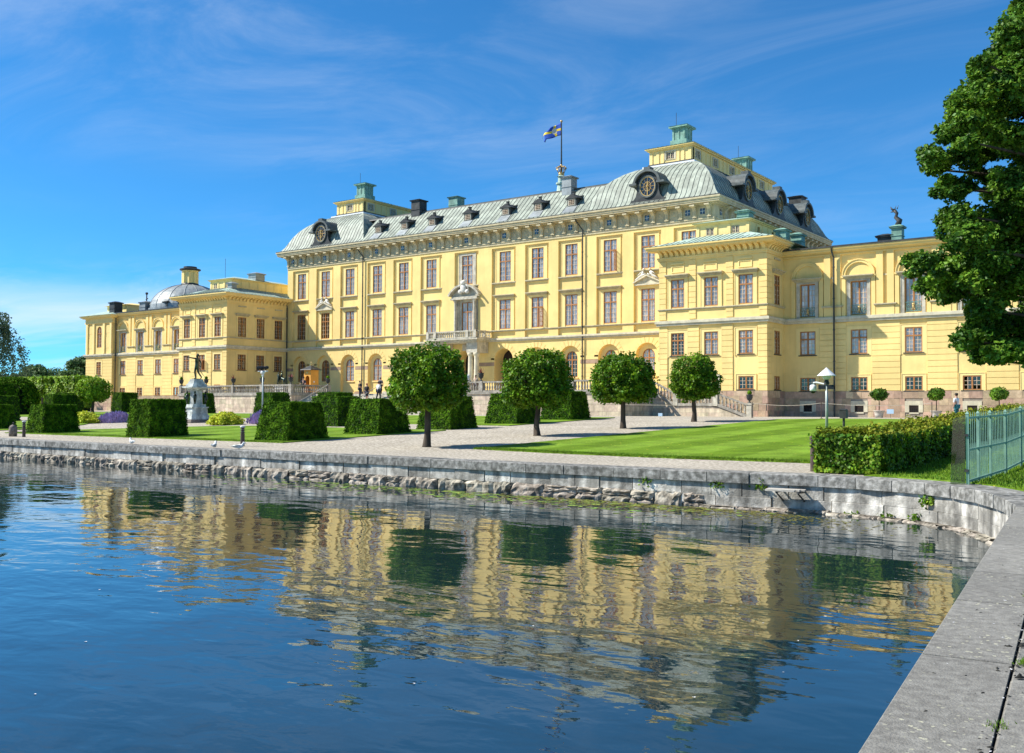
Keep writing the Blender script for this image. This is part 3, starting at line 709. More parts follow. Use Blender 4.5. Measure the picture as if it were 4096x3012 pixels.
def rail_run(parent, p0, p1, z, piers, rail='grey_stone', bm_=None, bh=.58, n_=None, skip=False, w_=.13):
    p0, p1 = Vector(p0), Vector(p1); L_ = (p1 - p0).length; dr = (p1 - p0) / L_; nr = Vector((-dr.y, dr.x))
    def slab(a, b, hw, z0, z1, nm):
        A_, B_ = p0 + dr * a, p0 + dr * b; m = MB()
        m.hexa([(*(A_ + nr * hw), z0), (*(B_ + nr * hw), z0), (*(B_ - nr * hw), z0), (*(A_ - nr * hw), z0), (*(A_ + nr * hw), z1), (*(B_ + nr * hw), z1), (*(B_ - nr * hw), z1), (*(A_ - nr * hw), z1)])
        return m.build(nm, rail, parent)
    slab(0, L_, w_, z + bh + .10, z + bh + .24, 'handrail'); slab(0, L_, w_ * 1.1, z, z + .10, 'footing')
    for a, b in piers: slab(a, b, w_ * 1.3, z + .003, z + bh + .27, 'pier')
    s_ = 0.0; pos = []
    gaps = []; cur = 0
    for a, b in sorted(piers): gaps.append((cur, a)); cur = b
    gaps.append((cur, L_))
    for a, b in gaps:
        if b - a < .25: continue
        k = max(1, round((b - a) / .29))
        for j in range(k):
            p = p0 + dr * (a + (b - a) * (j + .5) / k); inst('baluster', bm_, parent, (p.x, p.y, z + .10), random.uniform(0, 6))
rail_run(bal, (x - 3.6, YM - 2.82), (x + 3.6, YM - 2.82), 9.36, [(0, .35), (1.1, 1.45), (5.75, 6.1), (6.85, 7.2)], bm_=balp)
rail_run(bal, (x + 3.6, YM - 2.6), (x + 3.6, YM - .3), 9.36, [(1.0, 1.3)], bm_=balp)
rail_run(bal, (x - 3.6, YM - 2.6), (x - 3.6, YM - .3), 9.36, [(1.0, 1.3)], bm_=balp)

# main cornice: architrave, frieze with brackets and panels, eaves slab
ARCH = [(.30, 19.752, 19.98), (.36, 19.98, 20.10)]
bandseg(FM, XL, XR + .25, ARCH, 'cornice_stone', 'architrave'); FR = right(XR)
bandseg(FR, YM, 119, [(.30, 19.752, 19.98), (.36, 19.98, 20.10)], 'cornice_stone', 'architrave')
q = MB(); q.fbox(FM, XL, XR + .26, -.02, .26, 20.10, 21.45); q.fbox(FR, YM + .05, 119, -.02, .26, 20.10, 21.45); q.build('frieze', 'cornice_stone', palace)
q = MB()
def eave(F, s0, s1, e):
    for (d1, z0, z1) in ((.75, 21.36, 21.46), (1.10, 21.46, 21.62), (1.16, 21.62, 21.84), (1.26, 21.84, 22.0)): q.fbox(F, s0 - (d1 if e else 0), s1 + (d1 if e else 0), -.02, d1, z0, z1)
eave(FM, XL, XR, True)
for (d1, z0, z1) in ((.75, 21.36, 21.46), (1.10, 21.46, 21.62), (1.16, 21.62, 21.84), (1.26, 21.84, 22.0)): q.fbox(FR, YM + .03, 119.2, -.02, d1, z0, z1)
q.build('eaves', 'cornice_stone', palace)
q = MB(); q.fbox(FM, XL - 1.22, XR + 1.22, .95, 1.24, 22.002, 22.09); q.fbox(FR, YM - .9, 119.3, .95, 1.24, 22.002, 22.09); q.build('gutter', 'dark_metal', palace)
# bracket: scroll profile (d,z) extruded
bp_ = [(.0, 20.16), (.13, 20.16), (.16, 20.4), (.17, 20.65), (.22, 20.88), (.38, 21.08), (.62, 21.16), (.72, 21.16), (.72, 21.36), (.0, 21.36)]
def bracket_mesh():
    m = MB(); z0 = 20.16
    m.prism([(-.19, -d_, z_ - z0) for d_, z_ in bp_], [(.19, -d_, z_ - z0) for d_, z_ in bp_])
    m.box(-.25, .25, -.78, 0, 21.2 - z0, 21.355 - z0); m.box(-.22, .22, -.2, 0, 0.0, .1)
    m.box(-.06, .06, -.21, -.1, .1, .62)
    return m.mesh('bracket', 'cornice_stone')
brk = bracket_mesh()
def panel_mesh(nm, win):
    m = MB(); m.box(-.42, .42, -.03, 0, 0, .08); m.box(-.42, .42, -.03, 0, .82, .9); m.box(-.42, -.34, -.03, 0, .08, .82); m.box(.34, .42, -.03, 0, .08, .82)
    if not win:
        m.sphere((0, -.01, .45), (.16, .06, .22), 8, 5); m.sphere((.13, -.01, .32), (.1, .05, .12), 6, 4); m.sphere((-.13, -.01, .58), (.1, .05, .12), 6, 4)
    return m.mesh(nm, 'cornice_stone')
pan = panel_mesh('frieze_panel', False); panw = panel_mesh('frieze_window', True)
m = MB(); m.box(-.24, .24, -.02, -.005, .2, .72); fglass = m.mesh('pane', 'glass')
m = MB()
m.box(-.27, .27, -.035, -.021, .46 - .015, .46 + .015); m.box(-.012, .012, -.036, -.021, .2, .72); fmunt = m.mesh('muntin', 'white_paint')
m = MB(); m.box(-.26, .26, -.005, .0, .18, .74); fdark = m.mesh('opening', 'room_dark')
def frieze_run(F, marks, rz, sgn):
    cs = []
    for a, b in zip(marks[:-1], marks[1:]):
        k = max(1, round((b - a) / 1.45)); cs += [a + (b - a) * j / k for j in range(k)]
    cs.append(marks[-1]); wins = set(round(v, 3) for v in marks)
    for c, c2 in zip(cs, cs[1:] + [None]):
        w_ = round(c, 3) in wins; o = inst('frieze_window' if w_ else 'frieze_panel', panw if w_ else pan, palace, F(c, .262, 20.3), rz)
        if w_:
            for nm, me in (('opening', fdark), ('pane', fglass), ('muntin', fmunt)): inst(nm, me, o)
        if c2 is not None: inst('bracket', brk, palace, F((c + c2) / 2, .262, 20.16), rz)
frieze_run(FM, [XL + 1.0] + WX + [XR - 1.0], 0, 1)
frieze_run(FR, [YM + 1.2 + 4.3 * k for k in range(8)], PI / 2, 1)
for c in (XL + .25, XR - .25): inst('bracket', brk, palace, FM(c, .262, 20.16))

# ---------------- roofs: every sheet between two seams is its own strip
def normals2(prof):
    out_ = []
    for i in range(len(prof)):
        a, b = prof[max(i - 1, 0)], prof[min(i + 1, len(prof) - 1)]; t = (b[0] - a[0], b[1] - a[1]); l = math.hypot(*t); out_.append((-t[1] / l, t[0] / l))
    return out_
def roof_face(P, s0, s1, prof, step, mat, hip=True, name='roof_sheet', parent=None, each=True, seam=.035):
    n = max(1, round((s1 - s0) / step)); nn = normals2(prof); big = MB()
    lo = lambda q: s0 + (q if hip else 0); hi = lambda q: s1 - (q if hip else 0)
    for k in range(n):
        a, b = s0 + (s1 - s0) * k / n, s0 + (s1 - s0) * (k + 1) / n; m = MB() if each else big
        m.cur = 0; rows = []
        for (q, z) in prof:
            l, h = lo(q), hi(q)
            if l > h: l = h = (l + h) / 2
            rows.append((min(max(a, l), h), min(max(b, l), h)))
        for i in range(len(prof) - 1):
            (a0, b0), (a1, b1) = rows[i], rows[i + 1]
            if b0 - a0 < 1e-4 and b1 - a1 < 1e-4: continue
            m.add([P(a0, *prof[i]), P(b0, *prof[i]), P(b1, *prof[i + 1]), P(a1, *prof[i + 1])], [(0, 1, 2, 3)])
        m.cur = 1
        for i in range(len(prof) - 1):
            (a0, b0), (a1, b1) = rows[i], rows[i + 1]
            if b0 - a0 < .01 or b1 - a1 < .01 or a1 > a0 + 1e-6: continue
            L_ = [(prof[j][0] + nn[j][0] * seam, prof[j][1] + nn[j][1] * seam) for j in (i, i + 1)]; hw = .014
            m.hexa([P(a0 - hw, *prof[i]), P(a0 + hw, *prof[i]), P(a1 + hw, *prof[i + 1]), P(a1 - hw, *prof[i + 1]), P(a0 - hw, *L_[0]), P(a0 + hw, *L_[0]), P(a1 + hw, *L_[1]), P(a1 - hw, *L_[1])])
        if each and m.f: m.build(name, [mat, 'seam_metal'], parent, smooth=False)
    if not each: big.build(name, [mat, 'seam_metal'], parent, kind='stuff')
TX0, TX1 = -55.15, XR + 1.15                              # eaves of the nearer tower
TY0, TY1 = YM - 1.12, 119.9
tprof = [(0, 22.05), (.35, 22.25), (.75, 22.75), (1.05, 23.35), (1.45, 24.1), (2.0, 24.9), (2.7, 25.6), (3.5, 26.2), (4.4, 26.7), (5.25, 27.0)]
def tower_roof(x0, x1, near):
    core = MB(); core.frustum((x0 + 5.2, x1 - 5.2, TY0 + 5.2, TY1 - 5.2), 22.0, (x0 + 5.2, x1 - 5.2, TY0 + 5.2, TY1 - 5.2), 27.0)
    rf = core.build('tower_roof', 'dark_metal', palace)
    roof_face(lambda s, q, z: (s, TY0 + q, z), x0, x1, tprof, .54, 'copper_roof', parent=rf)
    roof_face(lambda s, q, z: (x1 - q, s, z), TY0, TY1, tprof, .62, 'copper_roof', parent=rf, each=near)
    roof_face(lambda s, q, z: (x0 + q, s, z), TY0, TY1, tprof, .62, 'copper_roof', parent=rf, each=False)
    roof_face(lambda s, q, z: (s, TY1 - q, z), x0, x1, tprof, .62, 'copper_roof', parent=rf, each=False)
    # lantern storey
    lx0, lx1, ly0, ly1 = (x0 + x1) / 2 - 2.45, (x0 + x1) / 2 + 2.45, 92.25, 114.2
    q = MB(); q.box(lx0 - .55, lx1 + .55, ly0 - .55, ly1 + .55, 26.9, 27.08); q.build('lantern_curb', 'white_paint', palace)
    q = MB(); q.box(lx0 - .12, lx1 + .12, ly0 - .12, ly1 + .12, 27.08, 27.32); q.build('lantern_base', 'dark_metal', palace)
    lw = MB(); Fl, Fr_ = front(ly0), right(lx1); cx = (lx0 + lx1) / 2
    ws = [cx]; wy = [93.6, 97.9, 102.2, 106.5, 110.8] if near else [93.6, 97.9, 102.2]
    fwall(lw, Fl, lx0, lx1, 27.32, 28.75, [(c - .5, c + .5, 27.62, 28.45) for c in ws], 0, .2, dark)
    fwall(lw, Fr_, ly0, ly1, 27.32, 28.75, [(c - .5, c + .5, 27.62, 28.45) for c in wy], 0, .2, dark)
    lw.add([(lx0, ly0, 27.3), (lx0, ly1, 27.3), (lx0, ly1, 28.75), (lx0, ly0, 28.75)], [(0, 1, 2, 3)])
    lw.add([(lx0, ly1, 27.3), (lx1, ly1, 27.3), (lx1, ly1, 28.75), (lx0, ly1, 28.75)], [(0, 1, 2, 3)])
    for c in (lx0 + .22, lx0 + 1.0, lx0 + 1.55, lx1 - 1.55, lx1 - 1.0, lx1 - .22): lw.fbox(Fl, c - .17, c + .17, .001, .07, 27.32, 28.6)
    for c in wy:
        for e_ in (-1.1, 1.1, 2.15): lw.fbox(Fr_, c + e_ - .17, c + e_ + .17, .001, .07, 27.32, 28.6)
    lw.fbox(Fr_, ly0 + .02, ly0 + .36, .001, .07, 27.32, 28.6)
    lw.build('lantern_wall', 'stucco_pale', palace)
    for F_, cs in ((Fl, ws), (Fr_, wy)):
        for c in cs: window(F_, c, 27.66, 28.42, .94, palace, rt=0, rb=3, d=-.08, curtain='dark', sill=False, surround=.05, sur_w=.13, sur_mat='trim_stone', name='lantern_window', frame='cornice_stone')
    q = MB(); q.box(lx0 - .22, lx1 + .22, ly0 - .22, ly1 + .22, 28.75, 28.88); q.box(lx0 - .38, lx1 + .38, ly0 - .38, ly1 + .38, 28.88, 28.98); q.build('lantern_cornice', 'stucco_pale', palace)
    lr = MB(); lr.frustum((lx0 + 1.5, lx1 - 1.5, ly0 + 1.5, ly1 - 1.5), 28.9, (lx0 + 2.3, lx1 - 2.3, ly0 + 2.3, ly1 - 2.3), 29.3)
    lro = lr.build('lantern_roof', 'copper_pale', palace)
    lp = [(0, 28.99), (.5, 29.10), (1.4, 29.34), (2.82, 29.62)]; e0, e1, f0, f1 = lx0 - .42, lx1 + .42, ly0 - .42, ly1 + .42
    roof_face(lambda s, q_, z: (s, f0 + q_, z), e0, e1, lp, .5, 'copper_pale', parent=lro)
    roof_face(lambda s, q_, z: (e1 - q_, s, z), f0, f1, lp, .6, 'copper_pale', parent=lro, each=False)
    roof_face(lambda s, q_, z: (e0 + q_, s, z), f0, f1, lp, .6, 'copper_pale', parent=lro, each=False)
    for cy in ((95.0, 111.3) if near else (95.0,)):
        q = MB(); q.box(cx - .95, cx + .95, cy - .95, cy + .95, 29.25, 30.1); q.box(cx - .78, cx + .78, cy - .78, cy + .78, 30.1, 31.35)
        q.box(cx - .88, cx + .88, cy - .88, cy + .88, 31.35, 31.45); q.box(cx - 1.08, cx + 1.08, cy - 1.08, cy + 1.08, 31.45, 31.62)
        for e_ in (-.62, 0, .62):
            q.box(cx + e_ - .07, cx + e_ + .07, cy - .83, cy - .781, 30.12, 31.34); q.box(cx + .781, cx + .83, cy + e_ - .07, cy + e_ + .07, 30.12, 31.34)
        q.frustum((cx - 1.12, cx + 1.12, cy - 1.12, cy + 1.12), 31.62, (cx - .3, cx + .3, cy - .3, cy + .3), 31.85)
        co = q.build('chimney', 'copper_green', palace)
        q = MB(); q.tube([(cx - .5, cy - .4, 31.7), (cx - .5, cy - .4, 33.2)], .025, 5); q.build('lightning_rod', 'dark_metal', co)
    return rf
tower_roof(TX0, TX1, True)
tower_roof(mir(TX1), mir(TX0), False)
# middle roof between the towers
q = MB(); q.box(mir(TX0) - 4.5, TX0 + 4.5, 91.2, 116, 22, 25.2)
q.hexa([(mir(TX0) - 4.6, 90.35, 25.35), (TX0 + 4.6, 90.35, 25.35), (TX0 + 4.6, 116, 25.0), (mir(TX0) - 4.6, 116, 25.0), (mir(TX0) - 4.6, 90.4, 25.5), (TX0 + 4.6, 90.4, 25.5), (TX0 + 4.6, 103.2, 28.3), (mir(TX0) - 4.6, 103.2, 28.3)])
mrf = q.build('middle_roof', 'dark_metal', palace)
mprof = [(0, 22.05), (.5, 22.42), (1.6, 23.42), (2.7, 24.5), (3.72, 25.52)]
roof_face(lambda s, q_, z: (s, TY0 + q_, z), mir(TX0) - 1.2, TX0 + 1.2, mprof, .58, 'copper_roof', hip=False, parent=mrf)
q = MB(); q.box(mir(TX0) - 4, TX0 + 4, 90.42, 90.62, 25.5, 25.62); q.build('ridge_cap', 'seam_metal', mrf)
# small gabled dormers
def small_dormer(xc):
    y0 = TY0 + 1.15; zb = 23.0; q = MB(); Fd = front(y0); w_ = .58
    q.hexa([(xc - w_, y0, zb), (xc + w_, y0, zb), (xc + w_, y0 + 1.9, zb + 1.5), (xc - w_, y0 + 1.9, zb + 1.5), (xc - w_, y0, zb + .95), (xc + w_, y0, zb + .95), (xc + w_, y0 + 1.9, zb + 1.6), (xc - w_, y0 + 1.9, zb + 1.6)])
    q.prism([Fd(a, .16, z) for a, z in ((xc - .85, zb + .90), (xc + .85, zb + .90), (xc, zb + 1.38))], [Fd(a, -1.7, z) for a, z in ((xc - .85, zb + .98), (xc + .85, zb + .98), (xc, zb + 1.5))])
    q.box(xc - .14, xc + .14, y0 + .25, y0 + .5, zb + 1.2, zb + 1.66); q.box(xc - .2, xc + .2, y0 + .2, y0 + .55, zb + 1.66, zb + 1.7)
    o = q.build('roof_dormer', 'dark_metal', palace)
    q = MB(); q.fbox(Fd, xc - .44, xc + .44, .001, .05, zb + .14, zb + .88); q.build('surround', 'grey_stone', o)
    q = MB(); q.fbox(Fd, xc - .33, xc + .33, .052, .06, zb + .24, zb + .80); q.build('pane', 'room_dark', o)
    q = MB()
    for z in (.24, .42, .60, .78): q.fbox(Fd, xc - .33, xc + .33, .061, .085, zb + z - .018, zb + z + .018)
    for a in (-.32, -.11, .11, .32): q.fbox(Fd, xc + a - .016, xc + a + .016, .0611, .084, zb + .24, zb + .80)
    q.build('muntin', 'muntin_wood', o)
    q = MB(); q.hexa([(xc - .75, y0 - .9, zb - .76), (xc + .75, y0 - .9, zb - .76), (xc + .68, y0 + .02, zb + .06), (xc - .68, y0 + .02, zb + .06), (xc - .75, y0 - .92, zb - .73), (xc + .75, y0 - .92, zb - .73), (xc + .68, y0, zb + .09), (xc - .68, y0, zb + .09)]); q.build('apron', 'lead_grey', o)
for i in range(3, 10): small_dormer(WX[i])
# large round-windowed dormers, built facing -Y at the origin then copied
def oculus(parent):
    q = MB(); n = 20; R1 = 1.08; cz = 1.95
    prof = [(-1.95, 0), (1.95, 0), (1.95, .42), (1.62, .5), (1.35, .85), (1.22, 1.35), (1.2, 1.95)]
    prof += [(1.2 * math.cos(a), cz + 1.2 * math.sin(a)) for a in np.linspace(.15, PI - .15, 14)] + [(-1.2, 1.95), (-1.22, 1.35), (-1.35, .85), (-1.62, .5), (-1.95, .42)]
    q.prism([(a, 0, z) for a, z in prof], [(a, .35, z) for a, z in prof])
    q.box(-1.9, 1.9, -.1, .5, .0, .2); q.box(-1.0, 1.0, .35, 3.2, .4, 2.6)
    o = q.build('oculus_dormer', 'dark_metal', parent)
    q = MB(); arcp = [(1.52 * math.cos(a), cz + .12 + 1.34 * math.sin(a)) for a in np.linspace(.02, PI - .02, 16)]
    inn = [(1.28 * math.cos(a), cz + .1 + 1.14 * math.sin(a)) for a in np.linspace(.02, PI - .02, 16)]
    for k in range(15): q.hexa([(inn[k][0], -.32, inn[k][1]), (inn[k + 1][0], -.32, inn[k + 1][1]), (inn[k + 1][0], 3.0, inn[k + 1][1] + .05), (inn[k][0], 3.0, inn[k][1] + .05), (arcp[k][0], -.32, arcp[k][1]), (arcp[k + 1][0], -.32, arcp[k + 1][1]), (arcp[k + 1][0], 3.0, arcp[k + 1][1] + .05), (arcp[k][0], 3.0, arcp[k][1] + .05)])
    for s_ in (-1, 1): q.box(s_ * 1.55 - .42, s_ * 1.55 + .42, -.36, 2.2, cz - .02, cz + .18)
    q.box(-.35, .35, -.2, .6, cz + 1.3, cz + 1.72)
    q.build('dormer_hood', 'slate_metal', o)
    def ring(m, r0, r1, y0, y1, nn_=24):
        for k in range(nn_):
            t0, t1 = 2 * PI * k / nn_, 2 * PI * (k + 1) / nn_; f = lambda t, r, y: (r * math.cos(t) * .86, y, 1.72 + r * math.sin(t))
            m.hexa([f(t0, r0, y0), f(t1, r0, y0), f(t1, r0, y1), f(t0, r0, y1), f(t0, r1, y0), f(t1, r1, y0), f(t1, r1, y1), f(t0, r1, y1)])
    q = MB(); ring(q, 1.0, 1.14, -.12, 0.0); q.build('stone_ring', 'slate_metal', o)
    q = MB(); ring(q, .92, .985, -.09, -.02); ring(q, .45, .485, -.075, -.03)
    for k in range(12):
        t = 2 * PI * k / 12; q.tube([(.1 * math.cos(t) * .86, -.05, 1.72 + .1 * math.sin(t)), (.9 * math.cos(t) * .86, -.05, 1.72 + .9 * math.sin(t))], .014, 5)
    q.box(-.04, .04, -.09, -.03, .85, 2.2); q.sphere((0, -.07, 1.72), .10, 8, 6); q.build('wheel_tracery', 'gold', o)
    q = MB(); q.add([(.9 * math.cos(2 * PI * k / 24) * .86, -.012, 1.72 + .9 * math.sin(2 * PI * k / 24)) for k in range(24)], [tuple(range(24))]); q.build('pane', 'glass', o)
    q = MB(); q.add([(.9 * math.cos(2 * PI * k / 24) * .86, -.004, 1.72 + .9 * math.sin(2 * PI * k / 24)) for k in range(24)], [tuple(range(24))]); q.build('opening', 'room_dark', o)
    return o
oc = oculus(palace)
spots = [((TX0 + TX1) / 2 + .05, TY0 + .45, 22.12, 0), ((mir(TX0) + mir(TX1)) / 2 - .05, TY0 + .45, 22.12, 0)] + [(TX1 - .45, y, 22.12, PI / 2) for y in (94.6, 103.2, 111.8)]
for k, (a, b, c, rz) in enumerate(spots):
    if k == 0: d_ = oc
    else:
        d_ = copy_tree(oc, palace); d_.matrix_parent_inverse = INV[palace]
    d_.location = (a, b, c); d_.rotation_euler = (0, 0, rz)
# chimneys on the middle and tower roofs
def chimney(xc, yc, w_, z0, z1, mat='dark_metal', dd=None):
    dd = dd or w_; q = MB(); q.box(xc - w_ / 2, xc + w_ / 2, yc - dd / 2, yc + dd / 2, z0, z1); q.box(xc - w_ / 2 - .14, xc + w_ / 2 + .14, yc - dd / 2 - .14, yc + dd / 2 + .14, z1, z1 + .12)
    q.frustum((xc - w_ / 2 - .2, xc + w_ / 2 + .2, yc - dd / 2 - .2, yc + dd / 2 + .2), z1 + .12, (xc - w_ / 5, xc + w_ / 5, yc - dd / 5, yc + dd / 5), z1 + .32)
    q.box(xc - w_ / 2 - .05, xc + w_ / 2 + .05, yc - dd / 2 - .05, yc + dd / 2 + .05, z0 + (z1 - z0) * .52, z0 + (z1 - z0) * .56)
    return q.build('chimney', mat, palace)
chimney(-80.6, 90.6, 1.35, 24.6, 26.9); chimney(-58.5, 90.4, 1.2, 24.6, 26.75, 'lead_grey'); chimney(-82.8, 100.5, 1.5, 27.2, 29.3, 'copper_green')
chimney(-43.2, 118.4, 1.6, 24.5, 27.6)
# flagpole foot
fp = thing('flagpole', 'tall flagpole with gilded crown rising from a flared green base on the roof', 'flagpole', (-70.5, 107, 27.5))
q = MB(); q.lathe([(2.3, 0), (1.6, .5), (.95, 1.3), (.6, 2.3), (.5, 3.0), (.7, 3.1), (.7, 3.3), (.45, 3.4), (.42, 4.0), (.6, 4.1), (.3, 4.3)], (-70.5, 107, 27.7), 10); q.build('flared_base', 'copper_pale', fp)
q = MB(); q.tube([(-70.5, 107, 31.8), (-70.5, 107, 39.0)], [.12, .07], 8); q.build('pole', 'pipe_metal', fp)
q = MB(); q.lathe([(.35, 0), (.4, .15), (.36, .3)], (-70.5, 107, 32.0), 10)
for k in range(8):
    a = 2 * PI * k / 8; c_, s_ = math.cos(a), math.sin(a); q.tube([(-70.5 + .36 * c_, 107 + .36 * s_, 32.3), (-70.5 + .62 * c_, 107 + .62 * s_, 32.75), (-70.5 + .45 * c_, 107 + .45 * s_, 33.15), (-70.5 + .12 * c_, 107 + .12 * s_, 33.1)], .055, 6); q.sphere((-70.5 + .66 * c_, 107 + .66 * s_, 32.95), .09, 6, 4)
q.sphere((-70.5, 107, 33.3), .16, 8, 6); q.build('crown', 'gold', fp, smooth=True)
q = MB(); q.sphere((-70.5, 107, 39.1), .17, 8, 6); q.build('finial', 'gold', fp, smooth=True)
# flag
def flag():
    nu, nv = 24, 10; vs = []; uv = []
    for j in range(nv + 1):
        for i in range(nu + 1):
            u, v = i / nu, j / nv
            tail = 3.0 if abs(v - .5) < .12 else 3.0 - .7 * max(0, .5 - abs(abs(v - .5) - .5)) * 2
            l = u * tail
            vs.append((-70.62 - l * .93 + .1 * math.sin(v * 3 + u * 5), 107 + .35 * math.sin(u * 7 + v * 1.2) * u + l * -.22, 37.25 + 1.65 * v * (1 - .30 * u) - u * u * .7 + .16 * math.sin(u * 9 + v * 2) * u)); uv.append((u, v))
    fs = [(j * (nu + 1) + i, j * (nu + 1) + i + 1, (j + 1) * (nu + 1) + i + 1, (j + 1) * (nu + 1) + i) for j in range(nv) for i in range(nu) if not (i > 17 and j in (3, 6) and i > 18) and not (i > 20 and j in (2, 7))]
    me = bpy.data.meshes.new('flag'); me.from_pydata(vs, [], fs); me.materials.append(MATS['flag_cloth']); ul = me.uv_layers.new(name='UVMap')
    for p in me.polygons:
        p.use_smooth = True
        for li in p.loop_indices: ul.data[li].uv = uv[me.loops[li].vertex_index]
    o = bpy.data.objects.new('flag', me); COL.objects.link(o); o.modifiers.new('thick', 'SOLIDIFY').thickness = .02
    tag(o, 'blue three-tailed flag with yellow cross and pale emblem flying from the palace roof', 'flag')
flag()

# ------------------------------------------------------------------ corner pavilions
def courses(F, s0, s1, z0, z1, h, d0, d1, each, name='rusticated_block'):
    n = round((z1 - z0) / h); hh = (z1 - z0) / n; big = MB()
    for k in range(n):
        m = MB() if each else big
        m.fbox(F, s0, s1, d0, d1, z0 + k * hh + .018, z0 + (k + 1) * hh - .018)
        if each: m.build(name, 'stucco', palace)
    if not each: big.build('rusticated_strip', 'stucco', palace)
def stone_courses(F, s0, s1, z0, z1, rows, parent, each, mat='plinth_stone', d0=.0, d1=.06, holes=(), wmin=.55, wmax=1.25, name='stone'):
    hs = [random.uniform(.8, 1.2) for _ in range(rows)]; t = sum(hs); z = z0; big = MB()
    for h in hs:
        e = z + h / t * (z1 - z0); s_ = s0 - random.uniform(0, .5)
        while s_ < s1:
            w_ = random.uniform(wmin, wmax); a, b = max(s_, s0), min(s_ + w_, s1); s_ += w_
            if b - a < .12: continue
            if any(a < h_[1] and b > h_[0] and z < h_[3] and e > h_[2] for h_ in holes):
                for h_ in holes:
                    if a < h_[1] and b > h_[0] and z < h_[3] and e > h_[2]:
                        if h_[0] - a > .15: b = h_[0]
                        elif b - h_[1] > .15: a = h_[1]
                        else: b = a
                if b - a < .12: continue
            m = MB() if each else big; dd = d1 + random.uniform(-.012, .012)
            m.fbox(F, a + .006, b - .006, d0, dd, z + .006, e - .006)
            if each: m.build(name, mat, parent)
        z = e
    if not each: big.build(name, mat, parent, kind='stuff')
MODB = MB()
for_prof = [(0, 0), (.10, 0), (.16, .18), (.34, .34), (.62, .40), (.62, .50), (0, .50)]
MODB.prism([(-.15, -d_, z_) for d_, z_ in for_prof], [(.15, -d_, z_) for d_, z_ in for_prof]); modm = MODB.mesh('bracket', 'stucco')
